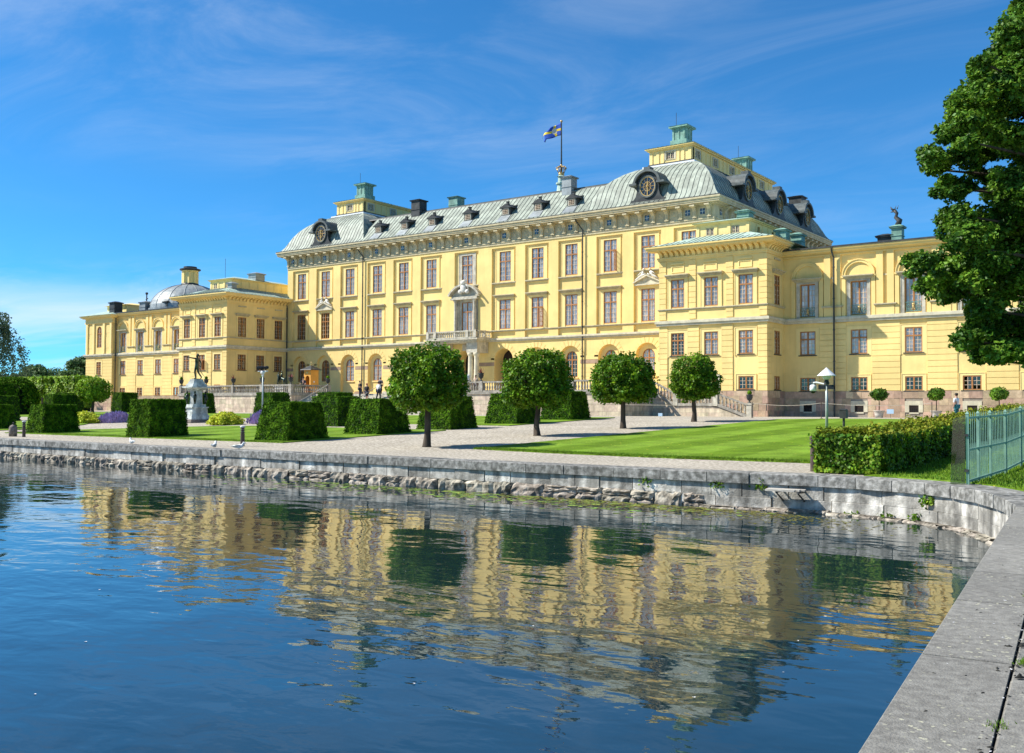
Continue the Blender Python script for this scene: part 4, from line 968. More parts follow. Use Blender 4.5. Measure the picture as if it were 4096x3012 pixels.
def pavilion(x0, x1, near, side_to, side_ws):
    F, G = front(YP), right(x1); W_ = 1.28
    cols = [x1 - 8.09, x1 - 4.93, x1 - 1.80]
    wl = MB(); L1, L2 = (6.25, 8.22), (10.43, 12.91)
    hl = [(c - W_ / 2, c + W_ / 2, *z) for c in cols for z in (L1, L2)]
    if near: hl += [(cols[2] - .68, cols[2] + .68, 3.25, 4.40), (cols[1] - .6, cols[1] + .6, 2.2, 4.35)]
    else: hl += [(c - .6, c + .6, 3.6, 4.4) for c in cols]
    hs = [(c - W_ / 2, c + W_ / 2, *z) for c in side_ws for z in (L1, L2)] + [(c - .62, c + .62, 3.25, 4.40) for c in side_ws]
    fwall(wl, F, x0, x1, 1.0, 15.45, hl, 0, .3, dark); fwall(wl, G, YP, side_to, 1.0, 15.45, hs, 0, .3, dark)
    wl.add([(x0, YP, 1), (x0, YP + 12, 1), (x0, YP + 12, 15.4), (x0, YP, 15.4)], [(0, 1, 2, 3)])
    wl.build('pavilion_wall', 'stucco', palace)
    # vertical rusticated strips
    up = [(x0, x0 + .66), (x1 - 7.0, x1 - 6.35), (x1 - 3.58, x1 - 2.93), (x1 - .63, x1 + .06)]
    lo = [(x0, x0 + .8), (x1 - 7.1, x1 - 6.05), (x1 - 3.98, x1 - 2.96), (x1 - .75, x1 + .06)]
    for (a, b) in up: courses(F, a, b, 9.40, 14.55, .46, .001, .07, near)
    for (a, b) in lo: courses(F, a, b, 3.15, 8.80, .46, .001, .07, near)
    bays = [(a[1], b[0]) for a, b in zip(lo[:-1], lo[1:])]
    L = side_to - YP
    if near:
        courses(G, YP + .0, YP + 1.05, 9.40, 14.55, .46, .001, .06, True); courses(G, YP + .0, YP + 1.05, 3.15, 8.80, .46, .001, .06, True)
    else:
        ys = [YP, *side_ws, side_to]
        for a, b in ((YP, side_ws[0] - .95), (side_ws[0] + .95, side_ws[1] - .95), (side_ws[1] + .95, side_ws[2] - .95), (side_ws[2] + .95, side_to - .05)):
            courses(G, a, b, 3.15, 8.8, .46, .001, .05, False)
    for (a, b) in bays:                                                  # flat panels above each top window
        q = MB(); c = (a + b) / 2
        q.fbox(F, c - .62, c + .62, .001, .10, 14.22, 14.34)
        for (e0, e1, z0, z1) in ((c - .62, c + .62, 14.02, 14.10), (c - .62, c + .62, 13.52, 13.60), (c - .62, c - .52, 13.6, 14.02), (c + .52, c + .62, 13.6, 14.02)): q.fbox(F, e0, e1, .001, .05, z0, z1)
        q.build('wall_panel', 'stucco_pale', palace)
    for c in side_ws:
        q = MB(); q.fbox(G, c - .6, c + .6, .001, .12, 14.2, 14.34); q.build('wall_panel', 'cornice_stone', palace)
    # windows
    pm = 'each' if near else 'joined'
    for k, c in enumerate(cols):
        window(F, c, *L2, W_, palace, panes=pm, hood=(13.25, 1.12), surround=.045, sur_w=.3, sill=False, curtain='full' if near else 'dark')
        window(F, c, *L1, W_, palace, panes=pm, surround=.045, sur_w=.3, sill='metal', curtain=('dark' if k == 0 else 'full') if near else 'dark', open_leaf=2.4 if (not near and k == 1) else None)
    for c in side_ws:
        window(G, c, *L2, W_, palace, hood=(13.25, 1.05), surround=.03, sur_w=.2, sill=False, curtain='dark')
        window(G, c, *L1, W_, palace, surround=.03, sur_w=.2, sill='metal', curtain='dark')
        window(G, c, 3.27, 4.38, 1.2, palace, rt=0, rb=3, sill='metal', curtain='dark')
    if near:
        window(F, cols[2], 3.27, 4.38, 1.34, palace, rt=0, rb=3, surround=.03, sur_w=.2, sill='metal', curtain='dark', panes='each')
        q = MB(); q.fbox(F, cols[1] - .58, cols[1] + .58, -.2, -.12, 2.2, 4.3)
        for e_ in (-.29, .29):
            for z in (2.35, 3.35): q.fbox(F, cols[1] + e_ - .22, cols[1] + e_ + .22, -.119, -.09, z, z + .85)
        q.build('door', 'window_wood', palace)
        q = MB(); q.fbox(F, cols[1] - .82, cols[1] - .6, .001, .06, 2.2, 4.55); q.fbox(F, cols[1] + .6, cols[1] + .82, .001, .06, 2.2, 4.55); q.fbox(F, cols[1] - .6, cols[1] + .6, .001, .06, 4.35, 4.55); q.build('door_surround', 'trim_stone', palace)
    else:
        for c in cols: window(F, c, 3.62, 4.38, 1.18, palace, rt=0, rb=2, sill='metal', curtain='dark')
    # bands
    for (zz, mt_, nm) in (([(.22, 8.86, 9.06), (.32, 9.06, 9.26), (.26, 9.26, 9.31)], 'trim_stone', 'belt_course'), ([(.10, 10.20, 10.28), (.16, 10.28, 10.36)], 'cornice_stone', 'string_course')):
        q = MB()
        for d1, z0, z1 in zz:
            q.fbox(F, x0 - d1, x1 + d1, .0, d1, z0, z1); q.fbox(G, YP + .002, side_to - .01, .0, d1, z0, z1)
        q.build(nm, mt_, palace)
    # plinth of mixed sandstone blocks
    q = MB(); q.fbox(F, x0 - .02, x1 + .02, .0, .04, .9, 3.15); q.fbox(G, YP, side_to, .0, .04, .9, 3.15)
    pl = q.build('plinth', 'mortar', palace)
    pass_holes = [(cols[1] - .82, cols[1] + .82, 2.2, 4.3)] if near else []
    stone_courses(F, x0 - .02, x1 + .09, .95, 3.15, 4, pl, near, d0=.04, d1=.09, holes=pass_holes); stone_courses(G, YP - .05, side_to, .95, 3.15, 4, pl, near, d0=.04, d1=.09)
    # cornice with brackets
    q = MB()
    for d1, z0, z1 in ((.10, 14.58, 14.74), (.16, 14.74, 14.90)): q.fbox(F, x0 - d1, x1 + d1, .0, d1, z0, z1); q.fbox(G, YP + .002, side_to, .0, d1, z0, z1)
    for d1, z0, z1 in ((.78, 15.42, 15.50), (.88, 15.50, 15.68), (.98, 15.68, 15.80)): q.fbox(F, x0 - d1, x1 + d1, -.1, d1, z0, z1); q.fbox(G, YP + .102, side_to + (.0 if near else -.05), -.1, d1, z0, z1)
    q.build('pavilion_eaves', 'stucco', palace)
    n = 19
    for k in range(n): inst('bracket', modm, palace, F(x0 + .2 + (x1 - x0 - .4) * k / (n - 1), .0, 14.92))
    n = round(L / .54)
    for k in range(n): inst('bracket', modm, palace, G(YP + .3 + (L - .5) * k / max(n - 1, 1), .0, 14.92), PI / 2)
    # roof and attic storey
    e0, e1, f0 = x0 - 1.0, x1 + 1.0, YP - 1.0; f1 = YP + 15.5
    rp = [(0, 15.82), (.5, 15.95), (1.6, 16.3), (3.4, 16.9)]
    cr_ = MB(); cr_.box(x0 + 2.6, x1 - 2.6, YP + 2.6, f1 - 3, 15.5, 16.7); rf = cr_.build('pavilion_roof', 'copper_pale', palace)
    roof_face(lambda s, q_, z: (s, f0 + q_, z), e0, e1, rp, .55, 'copper_pale', parent=rf); roof_face(lambda s, q_, z: (e1 - q_, s, z), f0, f1, rp, .6, 'copper_pale', parent=rf, each=False)
    roof_face(lambda s, q_, z: (e0 + q_, s, z), f0, f1, rp, .6, 'copper_pale', parent=rf, each=False)
    a0, a1, b0, b1 = x0 + 2.25, x1 - 2.6, YP + 2.75, YP + 12.2
    if not near: a0, a1 = x0 + 2.6, x1 - 2.6
    at = MB(); FA, GA = front(b0), right(a1); m_ = (a0 + a1) / 2
    aw = [m_ - 1.2, m_ + 1.2]; ay = [b0 + 2.0, b0 + 5.4]
    fwall(at, FA, a0, a1, 16.5, 17.95, [(c - .38, c + .38, 16.95, 17.68) for c in aw], 0, .2, dark)
    fwall(at, GA, b0, b1, 16.5, 17.95, [(c - .35, c + .35, 16.95, 17.68) for c in ay] if near else [], 0, .2, dark)
    at.add([(a0, b0, 16.5), (a0, b1, 16.5), (a0, b1, 17.95), (a0, b0, 17.95)], [(0, 1, 2, 3)])
    for c in (a0 + .16, m_ - .62, m_ + .62, a1 - .16): at.fbox(FA, c - .14, c + .14, .001, .06, 16.6, 17.85)
    k = b0 + .16
    while k < b1: at.fbox(GA, k - .12, k + .12, .001, .05, 16.6, 17.85); k += 1.35
    at.box(a0 - .12, a1 + .12, b0 - .12, b1, 17.95, 18.05); at.box(a0 - .28, a1 + .28, b0 - .28, b1, 18.05, 18.13); at.build('attic_wall', 'stucco_pale', palace)
    for c in aw: window(FA, c, 16.97, 17.66, .74, palace, rt=0, rb=2, d=-.06, sill=False, curtain='dark', name='attic_window', frame='cornice_stone')
    q = MB(); q.hexa([(a0 - .34, b0 - .34, 18.132), (a1 + .34, b0 - .34, 18.132), (a1 + .34, b1, 18.132), (a0 - .34, b1, 18.132), (a0 + 1.6, b0 + 1.6, 18.6), (a1 - 1.6, b0 + 1.6, 18.6), (a1 - 1.6, b1, 18.6), (a0 + 1.6, b1, 18.6)])
    q.build('attic_roof', 'copper_pale', palace)
    if near:
        chimney(a1 - 1.0, b0 + 1.4, 1.1, 18.1, 18.9, 'copper_green'); chimney(x1 - .9, YP + 6.0, .95, 16.0, 17.25, 'copper_green'); chimney(x1 - .1, YP + 7.6, .95, 15.9, 17.0, 'copper_green')
    else:
        chimney(a1 - .9, b0 + 4.6, 1.5, 18.3, 19.1, 'lead_grey'); chimney(x1 - 1.9, YP + 2.2, .8, 16.2, 17.2, 'lead_grey')
        q = MB(); q.tube([(m_, b0 + .6, 18.2), (m_, b0 + .6, 20.9)], .025, 5); q.build('lightning_rod', 'dark_metal', palace)
    q = MB()
    return cols
pavilion(PX0, PX1, True, YW, [YP + 2.25])
pavilion(mir(PX1) - .4, XL, False, YM, [YP + 2.3, YP + 5.23, YP + 8.16])

# ------------------------------------------------------------------ wings
def wing(xa, xb, xs, near, yback=96):
    F = front(YW); wl = MB(); W_ = 1.33
    hl = [(c - W_ / 2, c + W_ / 2, *z) for c in xs for z in ((3.16, 4.28), (6.18, 8.18), (9.38, 12.17))]
    fwall(wl, F, xa, xb, 1.0, 15.0, hl, 0, .3, dark); wl.build('wing_wall', 'stucco', palace)
    q = MB()
    for d1, z0, z1 in ((.22, 8.84, 9.04), (.32, 9.04, 9.24), (.26, 9.24, 9.30)): q.fbox(F, xa, xb, 0, d1, z0, z1)
    q.build('belt_course', 'trim_stone', palace)
    q = MB()
    for d1, z0, z1 in ((.16, 14.42, 14.52), (.10, 14.52, 14.62), (.30, 14.62, 14.72), (.46, 14.72, 14.90), (.56, 14.90, 15.02)): q.fbox(F, xa, xb, 0, d1, z0, z1)
    q.build('wing_cornice', 'stucco', palace)
    q = MB(); q.fbox(F, xa, xb, -1.5, .62, 15.022, 15.16); q.hexa([(xa, YW, 15.16), (xb, YW, 15.16), (xb, yback, 15.16), (xa, yback, 15.16), (xa, YW + 2, 15.5), (xb, YW + 2, 15.5), (xb, yback, 15.9), (xa, yback, 15.9)]); q.build('wing_roof', 'dark_metal', palace)
    sp = abs(xs[1] - xs[0])
    for k, c in enumerate(xs):
        each = near and k < 3; pm = 'each' if each else 'joined'
        window(F, c, 6.18, 8.18, W_, palace, panes=pm, surround=.03, sur_w=.3, sill='metal', curtain='full')
        window(F, c, 3.16, 4.28, W_, palace, panes=pm, rt=0, rb=3, surround=.03, sur_w=.24, sill='metal', curtain='dark')
        o = window(F, c, 9.38, 12.17, W_, palace, panes=pm, rt=0, rb=6, d=-.2, surround=.07, sur_w=.22, sur_mat='grey_stone', sill=False, hood=(12.55, 1.2), curtain='full')
        # gilt iron railing
        q = MB(); q.fbox(F, c - .62, c + .62, -.03, .01, 10.16, 10.20); q.fbox(F, c - .62, c + .62, -.03, .01, 9.44, 9.48)
        for j in range(8):
            u = c - .56 + j * .16
            q.tube([F(u, -.01, 9.48), F(u + .07, -.01, 9.65), F(u - .05, -.01, 9.85), F(u + .06, -.01, 10.02), F(u, -.01, 10.16)], .018, 4, False)
        for e_ in (-.36, .36):
            pts = [F(c + e_ + .17 * math.cos(t), -.005, 9.8 + .17 * math.sin(t)) for t in np.linspace(0, 2 * PI, 11)]; q.tube(pts, .018, 4, False)
        rl = q.build('iron_railing', 'copper_green', palace)
        q = MB(); q.sphere(F(c, .02, 10.0), (.13, .04, .09), 8, 5); q.sphere(F(c, .02, 9.8), (.09, .04, .14), 8, 5); q.sphere(F(c - .1, .02, 9.62), (.06, .03, .06), 6, 4); q.sphere(F(c + .1, .02, 9.62), (.06, .03, .06), 6, 4); q.build('gilt_monogram', 'gold', rl)
        # blind arch
        q = MB(); n = 14; r0, r1 = 1.06, 1.34; zc = 12.64
        f = lambda t, r: (c - r * math.cos(t), zc + r * math.sin(t))
        for j in range(n):
            t0, t1 = PI * j / n, PI * (j + 1) / n; q.fprism(F, [f(t0, r0), f(t1, r0), f(t1, r1), f(t0, r1)], .001, .14); q.fprism(F, [f(t0, r1 - .08), f(t1, r1 - .08), f(t1, r1), f(t0, r1)], .14, .20)
        q.fbox(F, c - 1.36, c - 1.04, .001, .14, 9.31, 12.64); q.fbox(F, c + 1.04, c + 1.36, .001, .14, 9.31, 12.64)
        q.fbox(F, c - 1.40, c - 1.02, .14, .20, 12.46, 12.62); q.fbox(F, c + 1.02, c + 1.40, .14, .20, 12.46, 12.62)
        q.build('blind_arch', 'stucco', palace)
        if near:                                                          # cellar opening with pale stone frame
            q = MB(); q.fbox(F, c - .68, c + .68, .065, .11, 1.98, 2.32); q.fbox(F, c - .68, c - .36, .065, .11, 1.42, 1.98); q.fbox(F, c + .36, c + .68, .065, .11, 1.42, 1.98); q.fbox(F, c - .36, c + .36, .065, .108, 1.30, 1.42)
            cf = q.build('cellar_window', 'trim_stone', palace)
            q = MB(); q.fbox(F, c - .36, c + .36, .05, .07, 1.42, 1.98); q.build('opening', 'room_dark', cf)
            q = MB()
            for j in range(5): q.fbox(F, c - .3 + j * .15 - .01, c - .3 + j * .15 + .01, .072, .09, 1.43, 1.75)
            q.fbox(F, c - .35, c + .35, .0721, .088, 1.58, 1.60); q.build('grille', 'dark_metal', cf)
    bounds = [xa] + [(a + b) / 2 for a, b in zip(xs[:-1], xs[1:])] + [xb]
    for k, m_ in enumerate(bounds[1:-1]):
        for e_ in (-.42, .42):
            q = MB(); q.fbox(F, m_ + e_ - .27, m_ + e_ + .27, .001, .16, 10.2, 14.42); q.build('wing_pilaster', 'stucco', palace)
        q = MB(); q.fbox(F, m_ - .72, m_ + .72, .001, .16, 9.31, 10.04); q.build('pilaster_pedestal', 'stucco', palace)
        q = MB(); q.fbox(F, m_ - .85, m_ + .85, .001, .24, 10.04, 10.12); q.fbox(F, m_ - .9, m_ + .9, .001, .30, 10.12, 10.20); q.build('pedestal_ledge', 'cornice_stone', palace)
        q = MB(); q.fbox(F, m_ - .14, m_ + .14, .001, .07, 12.46, 12.6); q.build('impost', 'cornice_stone', palace)
        courses(F, m_ - 1.1, m_ + 1.1, 3.15, 8.78, .455, .001, .06, near and k < 3)
    q = MB(); q.fbox(F, xa, xb, .0, .04, .9, 3.12); pl = q.build('plinth', 'mortar', palace)
    ch = [(c - .68, c + .68, 1.30, 2.32) for c in xs] if near else []
    stone_courses(F, xa if not near else max(xa, -31.05), xb if near is False else min(xb, -12), .95, 3.12, 4, pl, near, d0=.04, d1=.09, holes=ch)
wing(PX1, -10.3, [-29.0 + 4.256 * k for k in range(5)], True)
wing(-131.1, mir(PX1) - .4, [mir(-29.0 + 4.256 * k) for k in range(4, -1, -1)], False)
# downpipes
def pipe(F, s, z0, z1, d, parent=palace, zig=None):
    q = MB(); pts = [F(s, d, z0), F(s, d, z1)]
    if zig: pts += [F(s + zig[0], d + zig[1] * .6, z1 + zig[2] * .6), F(s + zig[0], d + zig[1], z1 + zig[2])]
    q.tube(pts, .075, 7); z = z0 + 2
    while z < z1: q.tube([F(s, d, z - .05), F(s, d, z + .05)], .1, 7); z += 2.6
    return q.build('downpipe', 'pipe_metal', parent)
pipe(FM, -87.02, 3.0, 20.3, .42, zig=(-.55, .75, 1.6)); pipe(FM, -54.95, 3.0, 20.3, .42, zig=(-.55, .75, 1.6))
pipe(front(YW), -26.67, 1.0, 14.2, .36, zig=(-.1, .3, .8)); pipe(FM, XL + .15, 3.0, 15.0, .4); pipe(front(YW), -130.75, 1.0, 14.4, .4)
# dragon-shaped ventilator on a green chimney of the nearer wing
dv = chimney(-21.95, 83.0, .8, 15.0, 16.35, 'copper_green'); chimney(-22.95, 83.3, 1.1, 15.0, 15.72, 'dark_metal')
q = MB(); pts = [(-21.95, 83, 16.6), (-21.8, 83, 17.0), (-22.1, 83, 17.3), (-22.0, 83, 17.6), (-22.2, 83, 17.85)]
q.tube(pts, [.26, .24, .16, .13, .15], 8); q.tube([(-22.2, 83, 17.85), (-22.42, 83, 18.0), (-22.5, 83, 18.2)], [.13, .08, .02], 6); q.tube([(-22.15, 83, 17.8), (-22.5, 83, 17.75)], [.1, .03], 6)
for e_ in (-.08, .1): q.tube([(-22.1 + e_, 83, 17.95), (-21.98 + e_, 83, 18.25)], [.05, .01], 5)
q.build('dragon_ventilator', 'dark_metal', dv, smooth=True)
# roof clutter of the farther wing
for (xx, w_, zt) in ((-117.3, 1.1, 16.1), (-120.9, .9, 16.2), (-126.0, 1.4, 16.4)): chimney(xx, 83.2, w_, 15.1, zt, 'dark_metal' if xx != -126.0 else 'lead_grey')
q = MB(); q.tube([(-126, 83.2, 16.6), (-126, 83.2, 17.7)], .09, 6); q.tube([(-126.2, 83.2, 17.0), (-125.7, 83.2, 17.1)], .07, 6); q.lathe([(.1, 0), (.2, .1), (.2, .3), (.08, .35)], (-126, 83.2, 17.65), 8); q.build('vent_cowl', 'dark_metal', palace)
# chapel dome behind the farther wing
dc = (-122.6, 88.0); q = MB(); q.lathe([(5.75, 14.8), (5.75, 15.6), (5.6, 15.62)], (dc[0], dc[1], 0), 32); dome = q.build('dome', 'lead_grey', palace)
dp = [(5.6 * math.cos(t), 15.5 + 3.85 * math.sin(t)) for t in np.linspace(0, PI / 2 * .84, 9)]
for k in range(16):
    a0, a1 = 2 * PI * k / 16, 2 * PI * (k + 1) / 16; q = MB()
    for i in range(8):
        for j in range(3):
            t0, t1 = a0 + (a1 - a0) * j / 3, a0 + (a1 - a0) * (j + 1) / 3; f = lambda t, p: (dc[0] + p[0] * math.cos(t), dc[1] + p[0] * math.sin(t), p[1])
            q.add([f(t0, dp[i]), f(t1, dp[i]), f(t1, dp[i + 1]), f(t0, dp[i + 1])], [(0, 1, 2, 3)])
    q.tube([(dc[0] + p[0] * math.cos(a0), dc[1] + p[0] * math.sin(a0), p[1]) for p in dp], .06, 5); q.build('dome_sheet', 'lead_grey', dome)
q = MB(); q.lathe([(1.7, 18.95), (1.5, 19.2), (1.3, 19.3), (1.2, 19.5)], (dc[0], dc[1], 0), 16); q.build('cupola_base', 'dark_metal', dome); q = MB(); q.lathe([(1.25, 21.35), (1.5, 21.45), (1.5, 21.6), (.95, 21.75), (.95, 21.95), (.3, 22.02)], (dc[0], dc[1], 0), 16); q.build('cupola_roof', 'dark_metal', dome)
q = MB(); q.lathe([(1.0, 19.4), (1.0, 21.15), (1.2, 21.25), (1.2, 21.37)], (dc[0], dc[1], 0), 16)
for k in range(8):
    a = 2 * PI * k / 8; q.box(dc[0] + 1.0 * math.cos(a) - .14, dc[0] + 1.0 * math.cos(a) + .14, dc[1] + 1.0 * math.sin(a) - .14, dc[1] + 1.0 * math.sin(a) + .14, 19.5, 21.15)
q.build('cupola', 'stucco_pale', dome)
# end pavilion of the farther wing
EX0, EX1, EY = -137.9, -131.1, 81.1
F = front(EY); G = right(EX1); c = (EX0 + EX1) / 2; wl = MB()
fwall(wl, F, EX0, EX1, 1.0, 14.9, [(c - .6, c + .6, 6.18, 8.1), (c - .62, c + .62, 10.2, 13.3, 'a')], 0, .3, dark); wl.add([G(EY, 0, 1), G(YW, 0, 1), G(YW, 0, 14.9), G(EY, 0, 14.9)], [(0, 1, 2, 3)])
wl.add([(EX0, EY, 1), (EX0, EY + 14, 1), (EX0, EY + 14, 14.9), (EX0, EY, 14.9)], [(0, 1, 2, 3)]); wl.build('end_pavilion_wall', 'stucco', palace)
window(F, c, 6.18, 8.1, 1.2, palace, surround=.04, sur_w=.3, sill='metal', curtain='dark'); window(F, c, 10.2, 13.3, 1.24, palace, d=-.15, arch=True, sill=False, curtain='full')
for e_ in (-3.1, -1.35, 1.35, 3.1): q = MB(); q.fbox(F, c + e_ - .24, c + e_ + .24, .001, .16, 9.31, 13.75); q.build('end_pilaster', 'stucco_pale', palace)
for e_ in (-2.2, 2.2):
    for (z0, z1) in ((10.1, 11.9), (12.3, 13.5)):
        q = MB(); pts = [(c + e_ + .42 * math.cos(t), z1 - .42 + .42 * math.sin(t)) for t in np.linspace(0, PI, 9)] + [(c + e_ - .42, z0), (c + e_ + .42, z0)]
        q.fprism(F, pts, .001, .02); q.build('wall_niche', 'stucco', palace)
q = MB()
for d1, z0, z1 in ((.22, 8.84, 9.04), (.32, 9.04, 9.24)): q.fbox(F, EX0 - d1, EX1 + d1, 0, d1, z0, z1); q.fbox(G, EY + .002, YW, 0, d1, z0, z1)
q.build('belt_course', 'trim_stone', palace)
q = MB()
for d1, z0, z1 in ((.2, 13.75, 13.95), (.14, 13.95, 14.5), (.45, 14.5, 14.62), (.65, 14.62, 14.78), (.78, 14.78, 14.9)): q.fbox(F, EX0 - d1, EX1 + d1, -.1, d1, z0, z1); q.fbox(G, EY + .102, YW, -.1, d1, z0, z1)
q.build('end_cornice', 'stucco_pale', palace)
q = MB(); q.frustum((EX0 - .85, EX1 + .85, EY - .85, EY + 12), 14.9, (EX0 + 2, EX1 - 2, EY + 2, EY + 10), 15.8); q.build('end_roof', 'copper_pale', palace)
q = MB(); q.box(EX0 + 1.4, EX1 - .4, EY + 2.4, EY + 8, 15.4, 16.6); q.frustum((EX0 + 1.0, EX1 + .0, EY + 2, EY + 8.4), 16.6, (EX0 + 2.6, EX1 - 1.6, EY + 4, EY + 7), 17.0); q.build('end_attic', 'stucco_pale', palace)
chimney(EX1 - .7, EY + .9, 1.3, 14.9, 16.6, 'dark_metal')
courses(F, EX0, c - 1.0, 3.15, 8.78, .455, .001, .045, False); courses(F, c + 1.0, EX1, 3.15, 8.78, .455, .001, .045, False)
q = MB(); q.fbox(F, EX0, EX1 + .04, .0, .04, .9, 3.12); pl = q.build('plinth', 'mortar', palace); stone_courses(F, EX0, EX1 + .06, .95, 3.12, 4, pl, True, d0=.04, d1=.09)
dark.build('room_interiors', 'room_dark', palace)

# ------------------------------------------------------------------ garden terraces and stairs
YF, YS = 71.0, 76.3
TZ = 3.02                                                 # terrace floor
TLX = (mir(-40.75), -81.05); TRX = (mir(-81.05), -40.75)
urnm = lathe_mesh('urn', [(.16, 0), (.16, .06), (.07, .12), (.06, .2), (.2, .32), (.26, .5), (.24, .62), (.30, .68), (.28, .72), (.1, .72)], 'dark_metal', 12)
potm = lathe_mesh('urn', [(.2, 0), (.24, .2), (.3, .38), (.32, .42), (.26, .42)], 'terracotta_grey', 12)
def terrace(x0, x1, label, holes_lr):
    t_ = thing('garden_terrace', label, 'terrace', ((x0 + x1) / 2, YF, 1.0))
    q = MB(); q.box(x0, x1, YF, YM + .2, .9, TZ); q.build('terrace_core', 'mortar', t_)
    F, G = front(YF), right(x1)
    stone_courses(F, x0, x1, .95, 2.86, 4, t_, True, mat='terrace_stone', d0=.0, d1=.05, wmin=.7, wmax=1.5); stone_courses(G, YF - .05, YS + 6, .95, 2.86, 4, t_, True, mat='terrace_stone', d0=.0, d1=.05, wmin=.7, wmax=1.5)
    q = MB(); q.box(x0 - .15, x1 + .15, YF - .15, YF + .5, 2.86, 3.10); q.box(x1 - .5, x1 + .15, YF + .5, YS + .6, 2.86, 3.10); q.box(x0 - .15, x0 + .5, YF + .5, YS + .6, 2.86, 3.10); q.build('coping', 'balustrade_stone', t_)
    L_ = x1 - x0; ps = [(0, .42), (L_ / 4 - .2, L_ / 4 + .2), (L_ / 2 - .2, L_ / 2 + .2), (3 * L_ / 4 - .2, 3 * L_ / 4 + .2), (L_ - .42, L_)]
    rail_run(t_, (x0, YF + .12), (x1, YF + .12), 3.10, ps, rail='balustrade_stone', bm_=balm, bh=.70, w_=.15)
    rail_run(t_, (x1 - .18, YF + .36), (x1 - .18, YS + .4), 3.10, [(4.8, 5.3)], rail='balustrade_stone', bm_=balm, bh=.70, w_=.15)
    rail_run(t_, (x0 + .18, YF + .36), (x0 + .18, YS + .4), 3.10, [(4.8, 5.3)], rail='balustrade_stone', bm_=balm, bh=.70, w_=.15)
    return t_
tl = terrace(*TLX, 'stone garden terrace with balustrade left of the wide central steps', None)
tr_ = terrace(*TRX, 'stone garden terrace with balustrade right of the wide central steps', None)
# floor between the terraces, behind the central flight
st = thing('stone_steps', 'wide central stone steps with people climbing up to the palace door', 'steps', (XC, YF, 1.0))
q = MB(); q.box(TLX[1] + .002, TRX[0] - .002, YF + 2.92, YM + .2, .9, TZ - .004); q.build('landing', 'grey_stone', st)
n = 13
for k in range(n):
    z1 = 1.0 + (TZ - 1.0) * (k + 1) / (n + .0); y0 = YF - 1.5 + k * .34
    q = MB(); q.box(TLX[1] + .16, TRX[0] - .16, y0, YF + 2.92, z1 - (TZ - 1.0) / n + (.0 if k else -.1), z1 - .006); q.build('step', 'grey_stone', st)
def handrail(x):
    h = thing('handrail', 'slim iron handrail running up the central steps' + (', left one' if x < XC - 5 else ', right one' if x > XC + 5 else ', middle one'), 'handrail', (x, YF + 1, 1.0)); q = MB()
    q.tube([(x, YF - 1.6, 2.0), (x, YF + 3.0, 4.05)], .035, 6); q.build('rail', 'wood_grey', h)
    for yy, zf in ((YF - 1.4, 1.05), (YF + .7, 1.95), (YF + 2.9, 3.0)): q = MB(); q.tube([(x, yy, zf), (x, yy, zf + 1.02)], .025, 6); q.build('post', 'dark_metal', h)
for xx in (-78.6, XC, -63.0): handrail(xx)
# side stair in front of the nearer pavilion: two flights with a landing
ss = thing('side_stair', 'stone side stair with sloping balustrade descending in front of the pavilion', 'stair', (-36, 77, 1.0))
x0 = TRX[1]; LX0, LX1, EXs = -38.6, -34.75, -32.15; zl = 1.98
F = front(YS)
poly = [(x0, .95), (EXs, .95), (LX1, zl - .05), (LX0, zl - .05), (x0, TZ - .05)]
q = MB(); q.fprism(F, poly, -1.68, 0); q.build('stair_body', 'mortar', ss)
def under(s): return TZ - .15 + (zl - TZ) * (s - x0) / (LX0 - x0) if s < LX0 else (zl - .15 if s < LX1 else zl - .15 + (.95 - zl) * (s - LX1) / (EXs - LX1))
zrow = [.95, 1.3, 1.65, 2.0, 2.4, 2.9]
for z0, z1 in zip(zrow[:-1], zrow[1:]):
    s_ = x0
    while s_ < EXs:
        b = min(s_ + random.uniform(.7, 1.3), EXs); ta, tb = min(z1, under(s_)), min(z1, under(b))
        if max(ta, tb) > z0 + .04:
            q = MB(); q.fprism(F, [(s_ + .006, z0 + .005), (b - .006, z0 + .005), (b - .006, max(tb, z0 + .01) - .005), (s_ + .006, max(ta, z0 + .01) - .005)], 0.0, .05); q.build('stone', 'terrace_stone', ss)
        s_ = b
def sloped(s0, z0, s1, z1, d0, d1, h, nm, mat='balustrade_stone'):
    q = MB(); q.fprism(F, [(s0, z0), (s1, z1), (s1, z1 + h), (s0, z0 + h)], d0, d1); return q.build(nm, mat, ss)
for (a, za, b, zb_) in ((x0 + .1, TZ + .0, LX0, zl), (LX1, zl, EXs, 1.06)):
    sloped(a, za - .12, b, zb_ - .12, -.2, .14, .24, 'string'); sloped(a, za + .86, b, zb_ + .86, -.16, .12, .13, 'handrail')
    k = round((b - a) / .31)
    for j in range(k):
        t = (j + .5) / k; inst('baluster', balm, ss, F(a + (b - a) * t, -.02, za + (zb_ - za) * t + .13), 0)
sloped(LX0, zl - .12, LX1, zl - .12, -.2, .14, .24, 'string'); sloped(LX0, zl + .86, LX1, zl + .86, -.16, .12, .13, 'handrail')
for j in range(11): inst('baluster', balm, ss, F(LX0 + .45 + j * .3, -.02, zl + .13))
for (s_, z0, z1) in ((LX0 + .1, zl - .10, zl + 1.03), (LX1 - .1, zl - .10, zl + 1.03), (EXs + .25, .95, 1.98)):
    q = MB(); q.fbox(F, s_ - .21, s_ + .21, -.26, .17, z0, z1); q.fbox(F, s_ - .27, s_ + .27, -.32, .23, z1, z1 + .10); q.build('pier', 'grey_stone', ss)
for k in range(6): q = MB(); a = LX1 + (EXs - LX1) * k / 6; q.fbox(F, a, a + .44, -1.6, -.21, .95, zl - (zl - 1.0) * (k + 1) / 6); q.build('step', 'grey_stone', ss)
